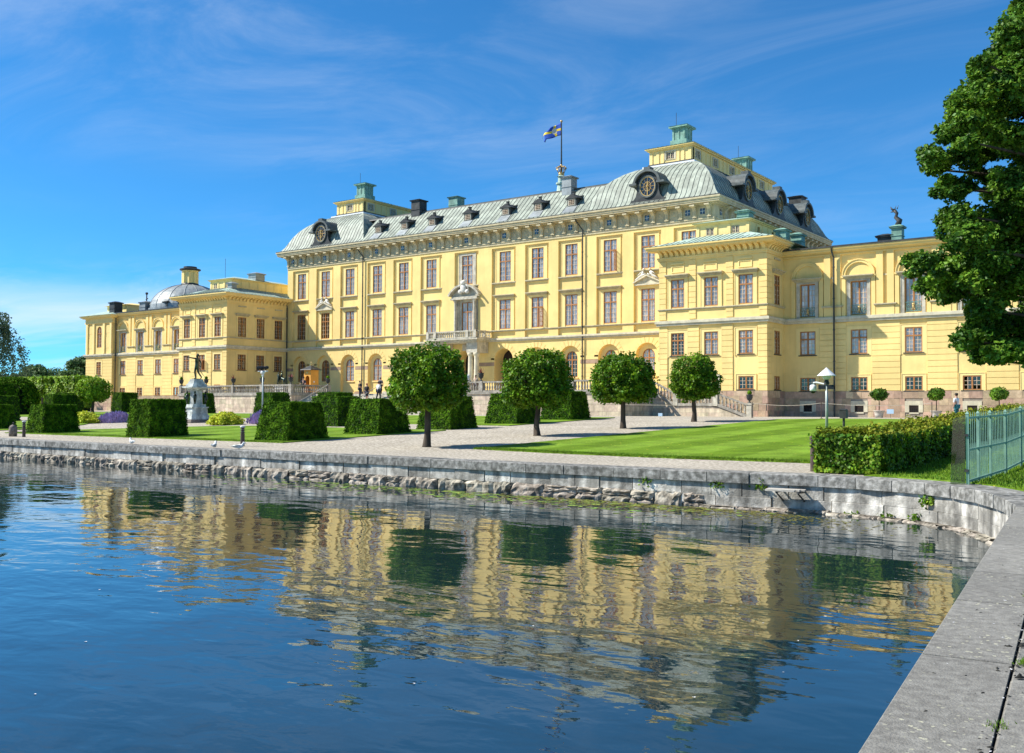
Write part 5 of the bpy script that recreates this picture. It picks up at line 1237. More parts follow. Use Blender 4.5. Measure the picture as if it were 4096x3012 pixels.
for k in range(6): q = MB(); a = x0 + (LX0 - x0) * k / 6; q.fbox(F, a, a + .37, -1.6, -.21, 1.5, TZ - (TZ - zl) * (k + 1) / 6); q.build('step', 'grey_stone', ss)
# urns and spiky red plants on the balustrade piers
def urn(x, y, z, label, kind='round', g=None):
    u = thing('urn', label, 'urn', (x, y, z), g); inst('vase', urnm if kind != 'pot' else potm, u, (x, y, z))
    if kind == 'round' or kind == 'topiary':
        q = MB(); q.sphere((x, y, z + .86), .2, 10, 7); q.build('clipped_ball', 'yew', u, smooth=True)
    else:
        P = []; q = MB(); r = random.Random(int(x * 10))
        for k in range(26):
            a = r.uniform(0, 2 * PI); e = r.uniform(.35, 1.45); l = r.uniform(.45, .8); d_ = Vector((math.cos(a) * math.cos(e), math.sin(a) * math.cos(e), math.sin(e))); s_ = Vector((-math.sin(a), math.cos(a), 0)) * .022
            b_ = Vector((x, y, z + .6)); t_ = b_ + d_ * l; m_ = b_ + d_ * l * .55 + Vector((0, 0, .03)); q.add([b_ - s_, b_ + s_, m_ + s_, t_, m_ - s_], [(0, 1, 2, 4), (4, 2, 3)])
        q.build('spiky_leaves', 'red_leaf', u)
zt = 3.10 + .97
L_ = TLX[1] - TLX[0]
urn(TLX[0] + .21, YF + .12, zt, 'dark urn with clipped ball on the leftmost balustrade pier', 'round')
urn(TLX[0] + L_ / 4, YF + .12, zt, 'dark urn with clipped ball right of the bronze archer statue', 'round')
urn(TLX[0] + L_ / 2, YF + .12, zt, 'urn with spiky red plant below the shaded side windows', 'spike')
urn(TLX[0] + 3 * L_ / 4, YF + .12, zt, 'urn with clipped ball near the small bronze horse group', 'round')
urn(TLX[1] - .22, YF + .12, zt, 'pale urn with spiky red plant on the corner pier by the sentry box', 'spike')
urn(TLX[1] - .18, YS + .1, zt, 'dark urn with ball right of the orange sentry box', 'round')
urn(TRX[0] + L_ / 4 - .1, YF + .12, zt, 'urn with spiky red plant left of the second clipped tree', 'spike')
urn(TRX[0] + L_ / 2 + 1.0, YF + .5, zt - .3, 'urn with spiky red plant between second and third clipped trees', 'spike')
urn(EXs + .25, YS + .02, 2.08, 'small dark urn with clipped ball at the foot of the side stair', 'round')
for k, xx in enumerate((-99.3, -95.9)): urn(xx, YF + 2.4, TZ, ('potted' if k else 'slender potted') + ' red cordyline standing on the left terrace ' + ('nearer the pavilion corner' if k else 'just behind the archer statue'), 'pot')

# ------------------------------------------------------------------ ground, lawns, quay, water
QF = [(-900, 24.6), (-300, 24.6), (-120, 24.4), (-70, 24.2), (-58, 23.95), (-47.8, 23.6), (-36, 23.2), (-28, 23.08), (-18, 23.04), (-10, 23.1), (-7.9, 23.24), (-6.65, 23.08), (-5.44, 22.58), (-4.84, 22.1), (-4.2, 21.33), (-3.52, 20.04), (-3.16, 19.09), (-2.87, 17.97), (-2.55, 15.0), (-1.39, 4.76), (-.85, 0.0), (2.5, -30), (35, -320)]
QF = [Vector(p) for p in QF]
cum = [0.0]
for a, b in zip(QF[:-1], QF[1:]): cum.append(cum[-1] + (b - a).length)
def qpt(s):
    for i in range(len(cum) - 1):
        if s <= cum[i + 1] or i == len(cum) - 2:
            t = (s - cum[i]) / (cum[i + 1] - cum[i]); return QF[i].lerp(QF[i + 1], t)
def qnorm(s, e=.6):
    d = (qpt(min(s + e, cum[-1])) - qpt(max(s - e, 0))).normalized(); return Vector((-d.y, d.x))   # towards the land
def qoff(s, d): p = qpt(s); return p + qnorm(s) * d
def s_at(x):                                              # arclength where the quay reaches x (x increases along it)
    for i in range(len(QF) - 1):
        if QF[i].x <= x <= QF[i + 1].x: return cum[i] + (cum[i + 1] - cum[i]) * (x - QF[i].x) / (QF[i + 1].x - QF[i].x)
# ground: one sheet from the quay to the horizon, rising gently to the palace
gv, gf = [], []
m = MB(); xs_ = [-900, -300, -150, -110, -80, -65, -58, -47.8, -36, -28, -18, -10, -7.6]
yq = lambda x: (qoff(s_at(x), .5)).y if x > -899 else 25.1
rows = [27.0, 34, 41, 48, 56.0, 64, 80, 130, 900]
for a, b in zip(xs_[:-1], xs_[1:]): m.add([(a, yq(a), 0), (b, yq(b), 0), (b, 27, 0), (a, 27, 0)], [(0, 1, 2, 3)])
for r0, r1 in zip(rows[:-1], rows[1:]): m.add([(-900, r0, gz(r0)), (900, r0, gz(r0)), (900, r1, gz(r1)), (-900, r1, gz(r1))], [(0, 1, 2, 3)])
pts = [qoff(s_at(x), .5) for x in (-7.6, -6.6, -5.6, -5.0, -4.5, -4.0, -3.5, -3.2, -2.95, -2.6, -2.0, -1.4, -.9, 2.4, 30)]
m.add([(pts[0].x, yq(-7.6), 0), (900, yq(-7.6), 0), (900, 27, 0), (pts[0].x, 27, 0)], [(0, 1, 2, 3)])
pts[0] = Vector((pts[0].x, yq(-7.6)))
for a, b in zip(pts[:-1], pts[1:]): m.add([(b.x, b.y, 0), (900, b.y, 0), (900, a.y, 0), (a.x, a.y, 0)], [(0, 1, 2, 3)])
tag(m.build('ground', 'gravel'), kind='structure')
def lawn(poly, name='lawn', step=1.2, h=.045):
    # polygon (x,y) clockwise or not: fine edge, draped on the sloping ground
    P = []
    for (a, b) in zip(poly, poly[1:] + poly[:1]):
        a, b = Vector(a), Vector(b); n = max(1, int((b - a).length / .25))
        for k in range(n): q_ = a.lerp(b, k / n); P.append(q_ + Vector((random.uniform(-.03, .03), random.uniform(-.03, .03))))
    m = MB(); n = len(P)
    y0, y1 = min(p.y for p in P), max(p.y for p in P)
    top = [(p.x, p.y, gz(p.y) + h) for p in P]; bot = [(p.x, p.y, gz(p.y) - .02) for p in P]
    m.add(top + bot, [tuple(range(n))] + [(i, (i + 1) % n, (i + 1) % n + n, i + n) for i in range(n)])
    o = m.build(name, 'lawn'); tag(o, kind='structure'); return o
# split lawns at the slope break so each polygon is planar
lawn([(-22.95, 28.9), (-18.5, 28.35), (-14.2, 28.12), (-9.0, 28.3), (-4.2, 28.4), (14, 28.4), (14, 55.9), (-21.7, 55.9), (-22.4, 42)])
lawn([(-21.7, 55.9), (14, 55.9), (14, 64.5), (-12, 64.5), (-20.2, 63.6)])
lawn([(-33.1, 28.55), (-32.9, 39.2), (-48.0, 39.4), (-50.6, 38.2), (-52.8, 35.6), (-55.2, 32.6), (-56.6, 28.45), (-50, 28.4)])
lawn([(-32.8, 44.6), (-32.6, 55.9), (-72, 55.9), (-72, 48.5), (-60, 48.6), (-54, 47.2), (-50, 44.6)])
lawn([(-60.6, 28.6), (-59.6, 32), (-62.4, 36.6), (-66, 39.4), (-96, 39.4), (-96, 28.9)])
lawn([(-65, 45.4), (-64, 48.4), (-72.2, 48.4), (-72.2, 55.9), (-100, 55.9), (-100, 45.2)])
bp_ = [qoff(s_at(x), .82) for x in (-7.3, -6.6, -5.6, -5.0, -4.4, -3.9, -3.4, -3.0, -2.7)]
lawn([(p.x, p.y) for p in bp_] + [(-1.9, 16.0), (.9, 13), (14, 13), (14, 26.9), (-6.9, 26.9), (-7.0, 25.0)], 'grass_verge')
lawn([(-6.9, 26.9), (14, 26.9), (14, 28.4), (-6.9, 28.4)], 'grass_verge')
# grass blades: near verge and the ragged front edge of the lawn
def blades(P, hgt, name, w_=.012):
    n = len(P); a = rng.uniform(0, 2 * PI, n); hh = hgt * rng.uniform(.5, 1.3, n); ln = rng.normal(size=(n, 2)) * .35 * hh[:, None]
    t = np.stack([np.cos(a) * w_, np.sin(a) * w_, np.zeros(n)], 1); tip = P + np.stack([ln[:, 0], ln[:, 1], hh], 1)
    V = np.stack([P - t, P + t, tip], 1).reshape(-1, 3); o = npmesh(name, V, np.arange(3 * n).reshape(-1, 3), 'grass_blade'); tag(o, kind='stuff'); return o
n = 46000; PX = np.stack([rng.uniform(-7.2, 3, n), rng.uniform(15, 33, n)], 1)
qx = np.array([[q_.x, q_.y] for q_ in [qoff(s_at(x), .85) for x in np.linspace(-7.3, -2.6, 40)]])
xq = np.interp(-PX[:, 1], -qx[:, 1], qx[:, 0]); ok = (PX[:, 0] > xq) & ((PX[:, 1] < 23.2) | (PX[:, 0] > -6.9)); PX = PX[ok]
blades(np.column_stack([PX, np.clip((PX[:, 1] - 27) / 29, 0, 1) + .04]), .075, 'verge_grass')
n = 9000; X_ = rng.uniform(-22.9, -8.6, n); Y_ = np.interp(X_, [-22.95, -18.5, -14.2, -9.0], [28.9, 28.35, 28.12, 28.3]) + np.abs(rng.normal(size=n)) * .25 - .03
blades(np.column_stack([X_, Y_, np.clip((Y_ - 27) / 29, 0, 1) + .035]), .06, 'lawn_edge_grass')
n = 9000; X_ = rng.uniform(-56, -33.0, n); Y_ = 28.5 + np.abs(rng.normal(size=n)) * .2
blades(np.column_stack([X_, Y_, np.clip((Y_ - 27) / 29, 0, 1) + .035]), .05, 'parterre_edge_grass')
# water
m = MB(); m.add([(-900, -700, -.85), (60, -700, -.85), (60, 25.2, -.85), (-900, 25.2, -.85)], [(0, 1, 2, 3)]); tag(m.build('lake', 'water'), kind='structure')
# quay wall: coping, ashlar course, rubble foot, each stone on its own
qw = thing('quay_wall', 'curving granite quay wall with dark coping and rough boulder foot along the water', 'quay wall', (-20, 23.5, -.85))
s_a, s_b = s_at(-64), s_at(-2.9)
def qblock(s0, s1, d0, d1, z0, z1, mat, nm, jit=.0, sub=None, parent=None):
    k = sub or max(1, int((s1 - s0) / .5)); m = MB(); j = random.uniform(-jit, jit)
    ring = []
    for i in range(k + 1):
        s_ = s0 + (s1 - s0) * i / k; a, b = qoff(s_, d0 + j), qoff(s_, d1); ring.append([(a.x, a.y, z0), (a.x, a.y, z1 - .012), (a.x + (b.x - a.x) * .02, a.y + (b.y - a.y) * .02, z1), (b.x, b.y, z1), (b.x, b.y, z0)])
    for r0, r1 in zip(ring[:-1], ring[1:]): m.prism(r0, r1, cap=False)
    m.add(ring[0], [(4, 3, 2, 1, 0)]); m.add(ring[-1], [(0, 1, 2, 3, 4)])
    return m.build(nm, mat, parent or qw)
core = MB()
ss_ = np.linspace(s_at(-120), s_at(1.5), 220)
for a, b in zip(ss_[:-1], ss_[1:]):
    p0, p1, q0, q1 = qoff(a, .07), qoff(b, .07), qoff(a, .7), qoff(b, .7); core.add([(p0.x, p0.y, -1.6), (p1.x, p1.y, -1.6), (p1.x, p1.y, -.06), (p0.x, p0.y, -.06), (q0.x, q0.y, -.06), (q1.x, q1.y, -.06)], [(0, 1, 2, 3), (3, 2, 5, 4)])
core.build('wall_core', 'mortar', qw)
gaps = [s_at(-33.9), s_at(-30.6), s_at(-5.42)]
s_ = s_a
while s_ < s_b:
    l = random.uniform(1.1, 2.3) if qpt(s_).x < -9 else random.uniform(.8, 1.2); qblock(s_ + .011, min(s_ + l, s_b) - .011, -.05, .82, -.22, .03 + random.uniform(-.006, .006), 'coping_stone', 'coping_stone', .02); s_ += l
s_ = s_a
while s_ < s_b:
    l = random.uniform(.7, 1.5); e = s_ + l
    for g_ in gaps:
        if s_ < g_ < e: e = g_ - .0
    cut = any(abs(e - g_) < .01 for g_ in gaps)
    if e - s_ > .1: qblock(s_ + .013, min(e, s_b) - .013, .02, .5, -.55, -.225, 'quay_stone', 'ashlar_stone', .02)
    s_ = e + (.2 if cut else 0)
s_ = s_at(-11.8)
while s_ < s_b:
    l = random.uniform(.9, 1.7); qblock(s_ + .013, min(s_ + l, s_b) - .013, .0, .5, -.80, -.556, 'quay_stone', 'ashlar_stone', .02); s_ += l
def boulder(s0, l, z0, z1, d):
    m = MB(); nu, nv = 9, 6; c = qoff(s0 + l / 2, d); t_ = (qpt(s0 + l) - qpt(s0)).normalized(); nr = qnorm(s0 + l / 2); sd_ = random.uniform(0, 99); vs = []
    for j in range(nv + 1):
        for i in range(nu + 1):
            u, v = i / nu * 2 - 1, j / nv * 2 - 1; ed = max(abs(u) ** 10, abs(v) ** 10)
            nzv = mnoise.noise(Vector((u * 1.7 + sd_, v * 1.4, sd_))) * .11 + mnoise.noise(Vector((u * 3.6 + sd_, v * 3.6, 3))) * .07
            dep = -.10 * (1 - ed) + nzv; p = c + t_ * (u * l * .5) + nr * dep; vs.append((p.x, p.y, (z0 + z1) / 2 + v * (z1 - z0) / 2 + (mnoise.noise(Vector((u * 2, sd_, 1))) * .04 if abs(v) == 1 else 0)))
    fs = [(j * (nu + 1) + i, j * (nu + 1) + i + 1, (j + 1) * (nu + 1) + i + 1, (j + 1) * (nu + 1) + i) for j in range(nv) for i in range(nu)]
    m.add(vs, fs); b0 = len(m.v); bk = [(c + t_ * (u * l * .5) + nr * .35) for u in (-1, 1)]
    m.add([vs[0], vs[nu], vs[-1], vs[-1 - nu], (*bk[0], z0), (*bk[1], z0), (*bk[1], z1), (*bk[0], z1)], [(0, 1, 5, 4), (3, 2, 6, 7), (0, 4, 7, 3), (1, 2, 6, 5)])
    return m.build('boulder', 'rubble_stone', qw, smooth=False)
s_ = s_a; s_end = s_at(-11.0)
while s_ < s_end:
    l = random.uniform(.55, 1.15)
    if random.random() < .3:
        zm = random.uniform(-.84, -.72); boulder(s_, l, zm, -.535, .05); boulder(s_, l, -1.15, zm + .02, .02)
    else: boulder(s_, l, -1.15, -.535, .03)
    s_ += l * .985
s_ = s_at(-11.0)
while s_ < s_b:
    l = random.uniform(.3, .7); boulder(s_, l, -1.1, -.79 + random.uniform(-.03, .02), random.uniform(-.18, -.05)); s_ += l * .95
# foreground paving of the landing beside the camera
pv = thing('quay_pavement', 'grey granite paving slabs edging the water in the right foreground', 'pavement', (-1.5, 8, 0))
s_ = s_at(-2.9); s_end = s_at(-.2); js = []
for l in (1.4, 1.9, 2.0, 2.3, 1.7, 2.1, 2.15, 2.2, 2.2, 2.4):
    if s_ > s_end: break
    qblock(s_ + .011, s_ + l - .011, -.05, .477, -.22, .03, 'slab_stone', 'paving_slab', .004, sub=4, parent=pv); s_ += l
s_ = s_at(-2.75) + .3
while s_ < s_end:
    l = random.uniform(1.3, 1.9)
    qblock(s_ + .010, s_ + l - .010, .49, 1.15, -.12, .026 + random.uniform(-.003, .003), 'slab_stone', 'paving_slab', .0, sub=3, parent=pv); qblock(s_ - .5 + .004, s_ - .5 + l - .004, 1.16, 1.9, -.12, .024 + random.uniform(-.003, .003), 'slab_stone', 'paving_slab', .0, sub=3, parent=pv)
    s_ += l
# quay face below the foreground slabs
m = MB(); ss_ = np.linspace(s_at(-2.95), s_at(2.0), 30)
for a, b in zip(ss_[:-1], ss_[1:]): p0, p1 = qoff(a, .03), qoff(b, .03); m.add([(p0.x, p0.y, -1.4), (p1.x, p1.y, -1.4), (p1.x, p1.y, -.2), (p0.x, p0.y, -.2)], [(0, 1, 2, 3)])
m.build('quay_face', 'quay_stone', pv)
# droppings, shells and weeds along the slab joint
m = MB(); r = random.Random(5)
def lump(p, sz, sq=.5):
    a = r.uniform(0, 3); c_, s2 = math.cos(a), math.sin(a); k = len(m.v); vs = []
    for i in range(7):
        t = 2 * PI * i / 7; u, v = sz * 1.7 * math.cos(t) * r.uniform(.7, 1.1), sz * .7 * math.sin(t); vs.append((p[0] + u * c_ - v * s2, p[1] + u * s2 + v * c_, p[2]))
    vs.append((p[0], p[1], p[2] + sz * sq)); m.add(vs, [(i, (i + 1) % 7, 7) for i in range(7)])
for k in range(230):
    s_ = r.uniform(s_at(-2.6), s_at(-.9)); d_ = r.gauss(.49, .035) if r.random() < .45 else r.uniform(.0, 1.5)
    p = qoff(s_, d_); lump((p.x, p.y, .031), r.uniform(.004, .014))
for c_ in ((5.6, .53), (7.2, .52), (9.5, .55), (10.4, .6)):
    for k in range(16):
        s_ = cum[18] + (17.97 - c_[0]) * 1.0 + r.gauss(0, .12); p = qoff(s_, c_[1] + r.gauss(.04, .09)); lump((p.x, p.y, .032), r.uniform(.008, .022), .9)
tag(m.build('droppings', 'droppings'), kind='stuff')
m = MB()
for k in range(90):
    s_ = r.uniform(s_at(-2.6), s_at(-.9)); p = qoff(s_, r.gauss(.485, .006) if r.random() < .4 else r.uniform(0, 1.4)); lump((p.x, p.y, .031), r.uniform(.003, .011), .25)
tag(m.build('pale_specks', 'feather'), kind='stuff')
P = []; 
for (yy, dd, nn_) in ((9.75, .57, 260), (10.6, .6, 220), (8.3, .485, 50), (12.3, .485, 40), (14.6, .485, 60)):
    for k in range(nn_):
        s_ = cum[18] + (17.97 - yy) + r.gauss(0, .05); p = qoff(s_, dd + r.gauss(0, .035)); P.append((p.x, p.y, .028))
P = np.array(P); o = blades(P, .022, 'joint_weeds', .004)
# floating lily pads and water weed near the wall
m = MB()
def pad(x, y, sz, n_=9):
    a0 = r.uniform(0, 6); m.add([(x + sz * math.cos(a0 + 2 * PI * i / n_ * .95), y + sz * .9 * math.sin(a0 + 2 * PI * i / n_ * .95), -.846 + r.uniform(0, .003)) for i in range(n_)] + [(x, y, -.846)], [(i, (i + 1) % n_, n_) for i in range(n_ - 1)])
for k in range(520):
    x = r.choice([r.gauss(-22, 2.2), r.gauss(-17.5, 2.0), r.uniform(-30, -9), r.gauss(-13.5, 2)]); y = 22.6 - abs(r.gauss(0, 1.1)) - max(0, (x + 9)) * .3
    pad(x, y, r.uniform(.04, .12))
tag(m.build('lily_pads', 'lily'), kind='stuff')
m = MB()
for k in range(2600):
    x = r.choice([r.gauss(-13.5, 2.6), r.gauss(-11.5, 2.2), r.gauss(-16, 3), r.gauss(-9, 1.5)]); y = 22.75 - abs(r.gauss(0, .85)) - max(0, x + 9.0) * .35
    pad(x, y, r.uniform(.012, .06), 6)
tag(m.build('water_weed', 'weed'), kind='stuff')
# white feathers / foam specks on the open water
m = MB()
for k in range(70):
    d_ = r.uniform(4, 22); l_ = r.uniform(-.48, .35) * d_; p = FWD * d_ + RGT * l_
    if p.x < -2.9 and p.y < 21.5: pad(p.x, p.y, r.uniform(.006, .018), 5)
tag(m.build('floating_specks', 'feather'), kind='stuff')

# ------------------------------------------------------------------ vegetation
def topiary(xn, yn, w_, d_, tw, td, h, label, dens=800, seed=0):
    """truncated yew pyramid: (xn,yn) = lake-side right bottom corner, w along -X, d along +Y"""
    r = np.random.default_rng(seed + 50); x1, x0, y0, y1 = xn, xn - w_, yn, yn + d_
    ix, iy = (w_ - tw) / 2, (d_ - td) / 2; zb = gz(yn) ; zl0 = gz(yn) - .02; zt = zb + h
    t_ = thing('topiary_yew', label, 'topiary', ((x0 + x1) / 2, (y0 + y1) / 2, zl0), 'clipped yews of the parterre')
    bot = [(x0, y0), (x1, y0), (x1, y1), (x0, y1)]; top = [(x0 + ix, y0 + iy), (x1 - ix, y0 + iy), (x1 - ix, y1 - iy), (x0 + ix, y1 - iy)]
    e = .05; m = MB(); sh = lambda p, c: (p[0] + (e if p[0] < c[0] else -e), p[1] + (e if p[1] < c[1] else -e)); cc = ((x0 + x1) / 2, (y0 + y1) / 2)
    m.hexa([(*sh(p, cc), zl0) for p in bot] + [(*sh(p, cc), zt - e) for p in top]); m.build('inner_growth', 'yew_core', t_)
    P, Nn = [], []
    def face(a, b, c, d2, dn):
        a, b, c, d2 = map(np.array, (a, b, c, d2)); area = np.linalg.norm(np.cross(b - a, d2 - a)); n_ = int(area * dn); u, v = r.uniform(0, 1, (n_, 1)), r.uniform(0, 1, (n_, 1))
        p = (a * (1 - u) + b * u) * (1 - v) + (d2 * (1 - u) + c * u) * v; nn = np.cross(b - a, d2 - a); nn = nn / np.linalg.norm(nn)
        lump_ = np.array([mnoise.noise(Vector(q) * 1.6) for q in p])[:, None]; p = p + nn * (r.normal(size=(n_, 1)) * .022 + lump_ * .045 - .01); P.append(p); Nn.append(np.tile(nn, (n_, 1)))
    B = [(*p, zl0) for p in bot]; T = [(*p, zt) for p in top]
    face(B[0], B[1], T[1], T[0], dens); face(B[1], B[2], T[2], T[1], dens); face(T[0], T[1], T[2], T[3], dens * 1.2); face(B[3], B[0], T[0], T[3], dens * .5); face(B[2], B[3], T[3], T[2], dens * .3)
    # soft rounded edges
    leaves('foliage', np.concatenate(P), np.concatenate(Nn), .06, 'yew', t_, aspect=1.7, jitter=.45)
front_row = [(-33.54, 29.2, 2.31, 2.5, 1.77, 1.84, 1.74, 'clipped yew pyramid at the lakeside corner nearest the first clipped tree'), (-42.7, 28.48, 2.04, 2.25, 1.69, 2.0, 1.89, 'boxy clipped yew in front of the bronze archer statue'),
             (-52.84, 28.58, 1.77, 2.25, 1.51, 1.82, 1.61, 'clipped yew block right of the two short bollards'), (-62.3, 29.9, 1.9, 2.2, 1.6, 1.7, 1.56, 'clipped yew block cut off by the left picture edge, nearest the quay')]
for k, a in enumerate(front_row): topiary(*a, seed=k)
for k, (yn, lab) in enumerate(((34.6, 'clipped yew pyramid left of the first clipped tree trunk'), (40.0, 'clipped yew pyramid just right of the first clipped tree trunk'), (46.0, 'clipped yew pyramid behind the left side of the second clipped tree'), (51.7, 'clipped yew pyramid right of the second tree, farthest of its row'))):
    topiary(-33.3, yn, 2.4, 2.45, 2.0, 1.75, 1.74 + .03 * k, lab, 640, 10 + k)
more_t = [(-42.4, 40.65, 2.5, 2.3, 2.2, 2.0, 1.78, 'broad clipped yew behind the gap between two front pyramids'), (-57.1, 54.6, 2.5, 2.2, 2.1, 1.9, 1.83, 'clipped yew whose top shows below the sentry box'), (-64.4, 54.4, 2.54, 2.2, 2.07, 1.84, 1.87, 'clipped yew behind the left floodlight pole'),
          (-74.5, 54.6, 2.6, 1.9, 2.2, 1.6, 1.86, 'clipped yew block directly behind the statue pedestal'), (-86.4, 54.5, 1.85, 2.0, 1.5, 1.73, 1.98, 'narrow clipped yew in front of the far wing windows'), (-85.3, 47.1, 1.9, 2.5, 1.5, 2.3, 1.95, 'tall clipped yew block left of the small round tree'),
          (-97.0, 54.6, 2.0, 2.4, 1.6, 2.0, 1.98, 'clipped yew block below the small round tree'), (-76.7, 36.6, 2.4, 3.2, 2.0, 2.9, 2.05, 'tall dark clipped yew at the left picture edge, second from the water')]
for k, a in enumerate(more_t): topiary(*a, dens=420, seed=30 + k)
# clipped lindens: trunk, limbs and a dense cut crown
def bumpy(P, amp, fr, sd):
    return np.array([mnoise.noise(Vector((p[0] * fr + sd, p[1] * fr, p[2] * fr))) for p in P])[:, None] * amp
def clipped_tree(x, y, rx, zc0, zc1, label, n=11000, size=.12, seed=0, trunk=.12, name='linden_tree', leaf='linden', grp='clipped linden trees'):
    z0 = gz(y); t_ = thing(name, label, 'tree', (x, y, z0), grp); r = np.random.default_rng(seed)
    q = MB(); q.tube([(x + .02, y, z0 - .1), (x, y, z0 + .06), (x + .04 * math.sin(seed * 2.1), y, z0 + .45), (x - .07 * math.cos(seed * 1.7), y + .04, zc0 + .2), (x, y, zc0 + 1.2)], [trunk * 1.9, trunk * 1.45, trunk * 1.1, trunk * .95, trunk * .6], 10)
    for k in range(7):
        a = 2 * PI * k / 7 + .3; q.tube([(x, y, zc0 + .1 + .1 * (k % 3)), (x + math.cos(a) * rx * .35, y + math.sin(a) * rx * .35, zc0 + .55), (x + math.cos(a) * rx * .75, y + math.sin(a) * rx * .75, zc0 + 1.0 + .2 * (k % 3))], [.06, .045, .02], 6)
    q.build('trunk', 'bark', t_, smooth=True)
    H = zc1 - zc0; cz = zc0 + H * .42
    d_ = r.normal(size=(n, 3)); d_ /= np.linalg.norm(d_, axis=1)[:, None]
    rz = np.where(d_[:, 2] > 0, zc1 - cz, (cz - zc0)); sx = np.sign(d_) * np.abs(d_) ** .86
    base = np.column_stack([sx[:, 0] * rx, sx[:, 1] * rx, sx[:, 2] * rz]); base[:, 2] = np.maximum(base[:, 2], -(cz - zc0) * .93)
    f = 1 - np.abs(r.normal(size=(n, 1))) * .16; P = base * f * (1 + bumpy(base, .20, 1.1, seed * 3.1)) * (1 + bumpy(base, .20, 2.8, seed)) * (1 + r.normal(size=(n, 1)) * .02)
    P = P + np.array([x, y, cz]); leaves('crown', P, d_ * .7 + np.array([0, 0, .35]), size, leaf, t_, aspect=1.25, jitter=.75)
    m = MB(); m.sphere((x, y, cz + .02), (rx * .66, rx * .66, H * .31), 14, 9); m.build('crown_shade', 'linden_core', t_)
clipped_tree(-25.48, 29.2, 1.50, 1.45, 4.02, 'large clipped linden with round crown, nearest to the quay', 15500, .105, 1)
clipped_tree(-25.8, 37.2, 1.58, 1.58, 4.28, 'second clipped linden from the quay in the gravel walk', 13000, .115, 2)
clipped_tree(-25.3, 44.2, 1.56, 1.85, 4.45, 'third clipped linden from the quay in the gravel walk', 11000, .12, 3)
clipped_tree(-25.25, 52.3, 1.40, 2.1, 4.72, 'fourth clipped linden, farthest from the quay, before the side stair', 9500, .12, 4)
clipped_tree(-84.8, 50.6, 1.38, 2.0, 4.3, 'small bright round clipped linden at the left end of the palace', 6500, .15, 5, leaf='hornbeam_leaf')
# potted standard bay trees by the wing
def potted(x, y, label, seed):
    t_ = thing('potted_tree', label, 'potted tree', (x, y, 1.0), 'potted standard trees by the wing'); r = np.random.default_rng(seed)
    q = MB(); q.lathe([(.30, 0), (.33, .25), (.40, .5), (.43, .52), (.43, .56), (.36, .56)], (x, y, 1.0), 12); q.build('tub', 'terracotta_grey', t_, smooth=True)
    q = MB(); q.tube([(x, y, 1.5), (x + .02, y, 2.1), (x - .02, y, 2.7)], [.045, .035, .03], 6); q.build('trunk', 'bark', t_)
    n = 1500; d_ = r.normal(size=(n, 3)); d_ /= np.linalg.norm(d_, axis=1)[:, None]; P = d_ * np.array([.62, .62, .46]) * r.uniform(.35, 1, (n, 1)) ** .5 * (1 + bumpy(d_, .35, 1.8, seed)) + np.array([x, y, 2.82]); leaves('crown', P, d_, .13, 'maple', t_)
potted(-22.4, 79.0, 'small potted standard tree with blue label beside its tub', 61); potted(-18.25, 79.2, 'middle potted standard tree left of the person in a cap', 62); potted(-13.95, 79.4, 'potted standard tree seen just above the green fence', 63)
# long clipped hedge running back from the quay
hd = thing('hedge', 'long low leafy hedge beside the lawn, running back from the quay', 'hedge', (-7.8, 34, 0))
hx0, hx1, hy0, hy1 = -8.62, -6.98, 24.75, 52.0; hh = .96
m = MB()
for a, b in zip(np.arange(hy0 + .12, hy1, 3), np.append(np.arange(hy0 + .12, hy1, 3)[1:], hy1)): m.hexa([(hx0 + .1, a, gz(a)), (hx1 - .1, a, gz(a)), (hx1 - .1, b, gz(b)), (hx0 + .1, b, gz(b)), (hx0 + .1, a, gz(a) + hh - .12), (hx1 - .1, a, gz(a) + hh - .12), (hx1 - .1, b, gz(b) + hh - .12), (hx0 + .1, b, gz(b) + hh - .12)])
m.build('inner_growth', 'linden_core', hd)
P, Nn = [], []
def hface(n, fn, nn):
    u, v = rng.uniform(0, 1, n), rng.uniform(0, 1, n); p = fn(u, v); p[:, 2] += np.clip((p[:, 1] - 27) / 29, 0, 1); lm = np.array([mnoise.noise(Vector(q) * 1.3) for q in p])[:, None]; nn = np.array(nn, float); P.append(p + nn * (rng.normal(size=(n, 1)) * .06 + lm * .20)); Nn.append(np.tile(nn, (n, 1)))
hface(4200, lambda u, v: np.column_stack([hx0 + (hx1 - hx0) * u, np.full_like(u, hy0), .02 + hh * .98 * v]), (0, -1, .3))
yy_ = lambda u: hy0 + (hy1 - hy0) * u ** 1.7
hface(15000, lambda u, v: np.column_stack([hx0 + (hx1 - hx0) * v, yy_(u), np.full_like(u, hh)]), (0, 0, 1)); hface(12000, lambda u, v: np.column_stack([np.full_like(u, hx1), yy_(u), .02 + hh * v]), (1, 0, .2)); hface(3500, lambda u, v: np.column_stack([np.full_like(u, hx0), yy_(u), .02 + hh * v]), (-1, 0, .2))
leaves('foliage', np.concatenate([P[0]] + P[2:]), np.concatenate([Nn[0]] + Nn[2:]), .085, 'hedge_leaf', hd, aspect=1.2, jitter=.5); leaves('young_shoots', P[1], Nn[1], .085, 'hedge_top', hd, aspect=1.2, jitter=.6)
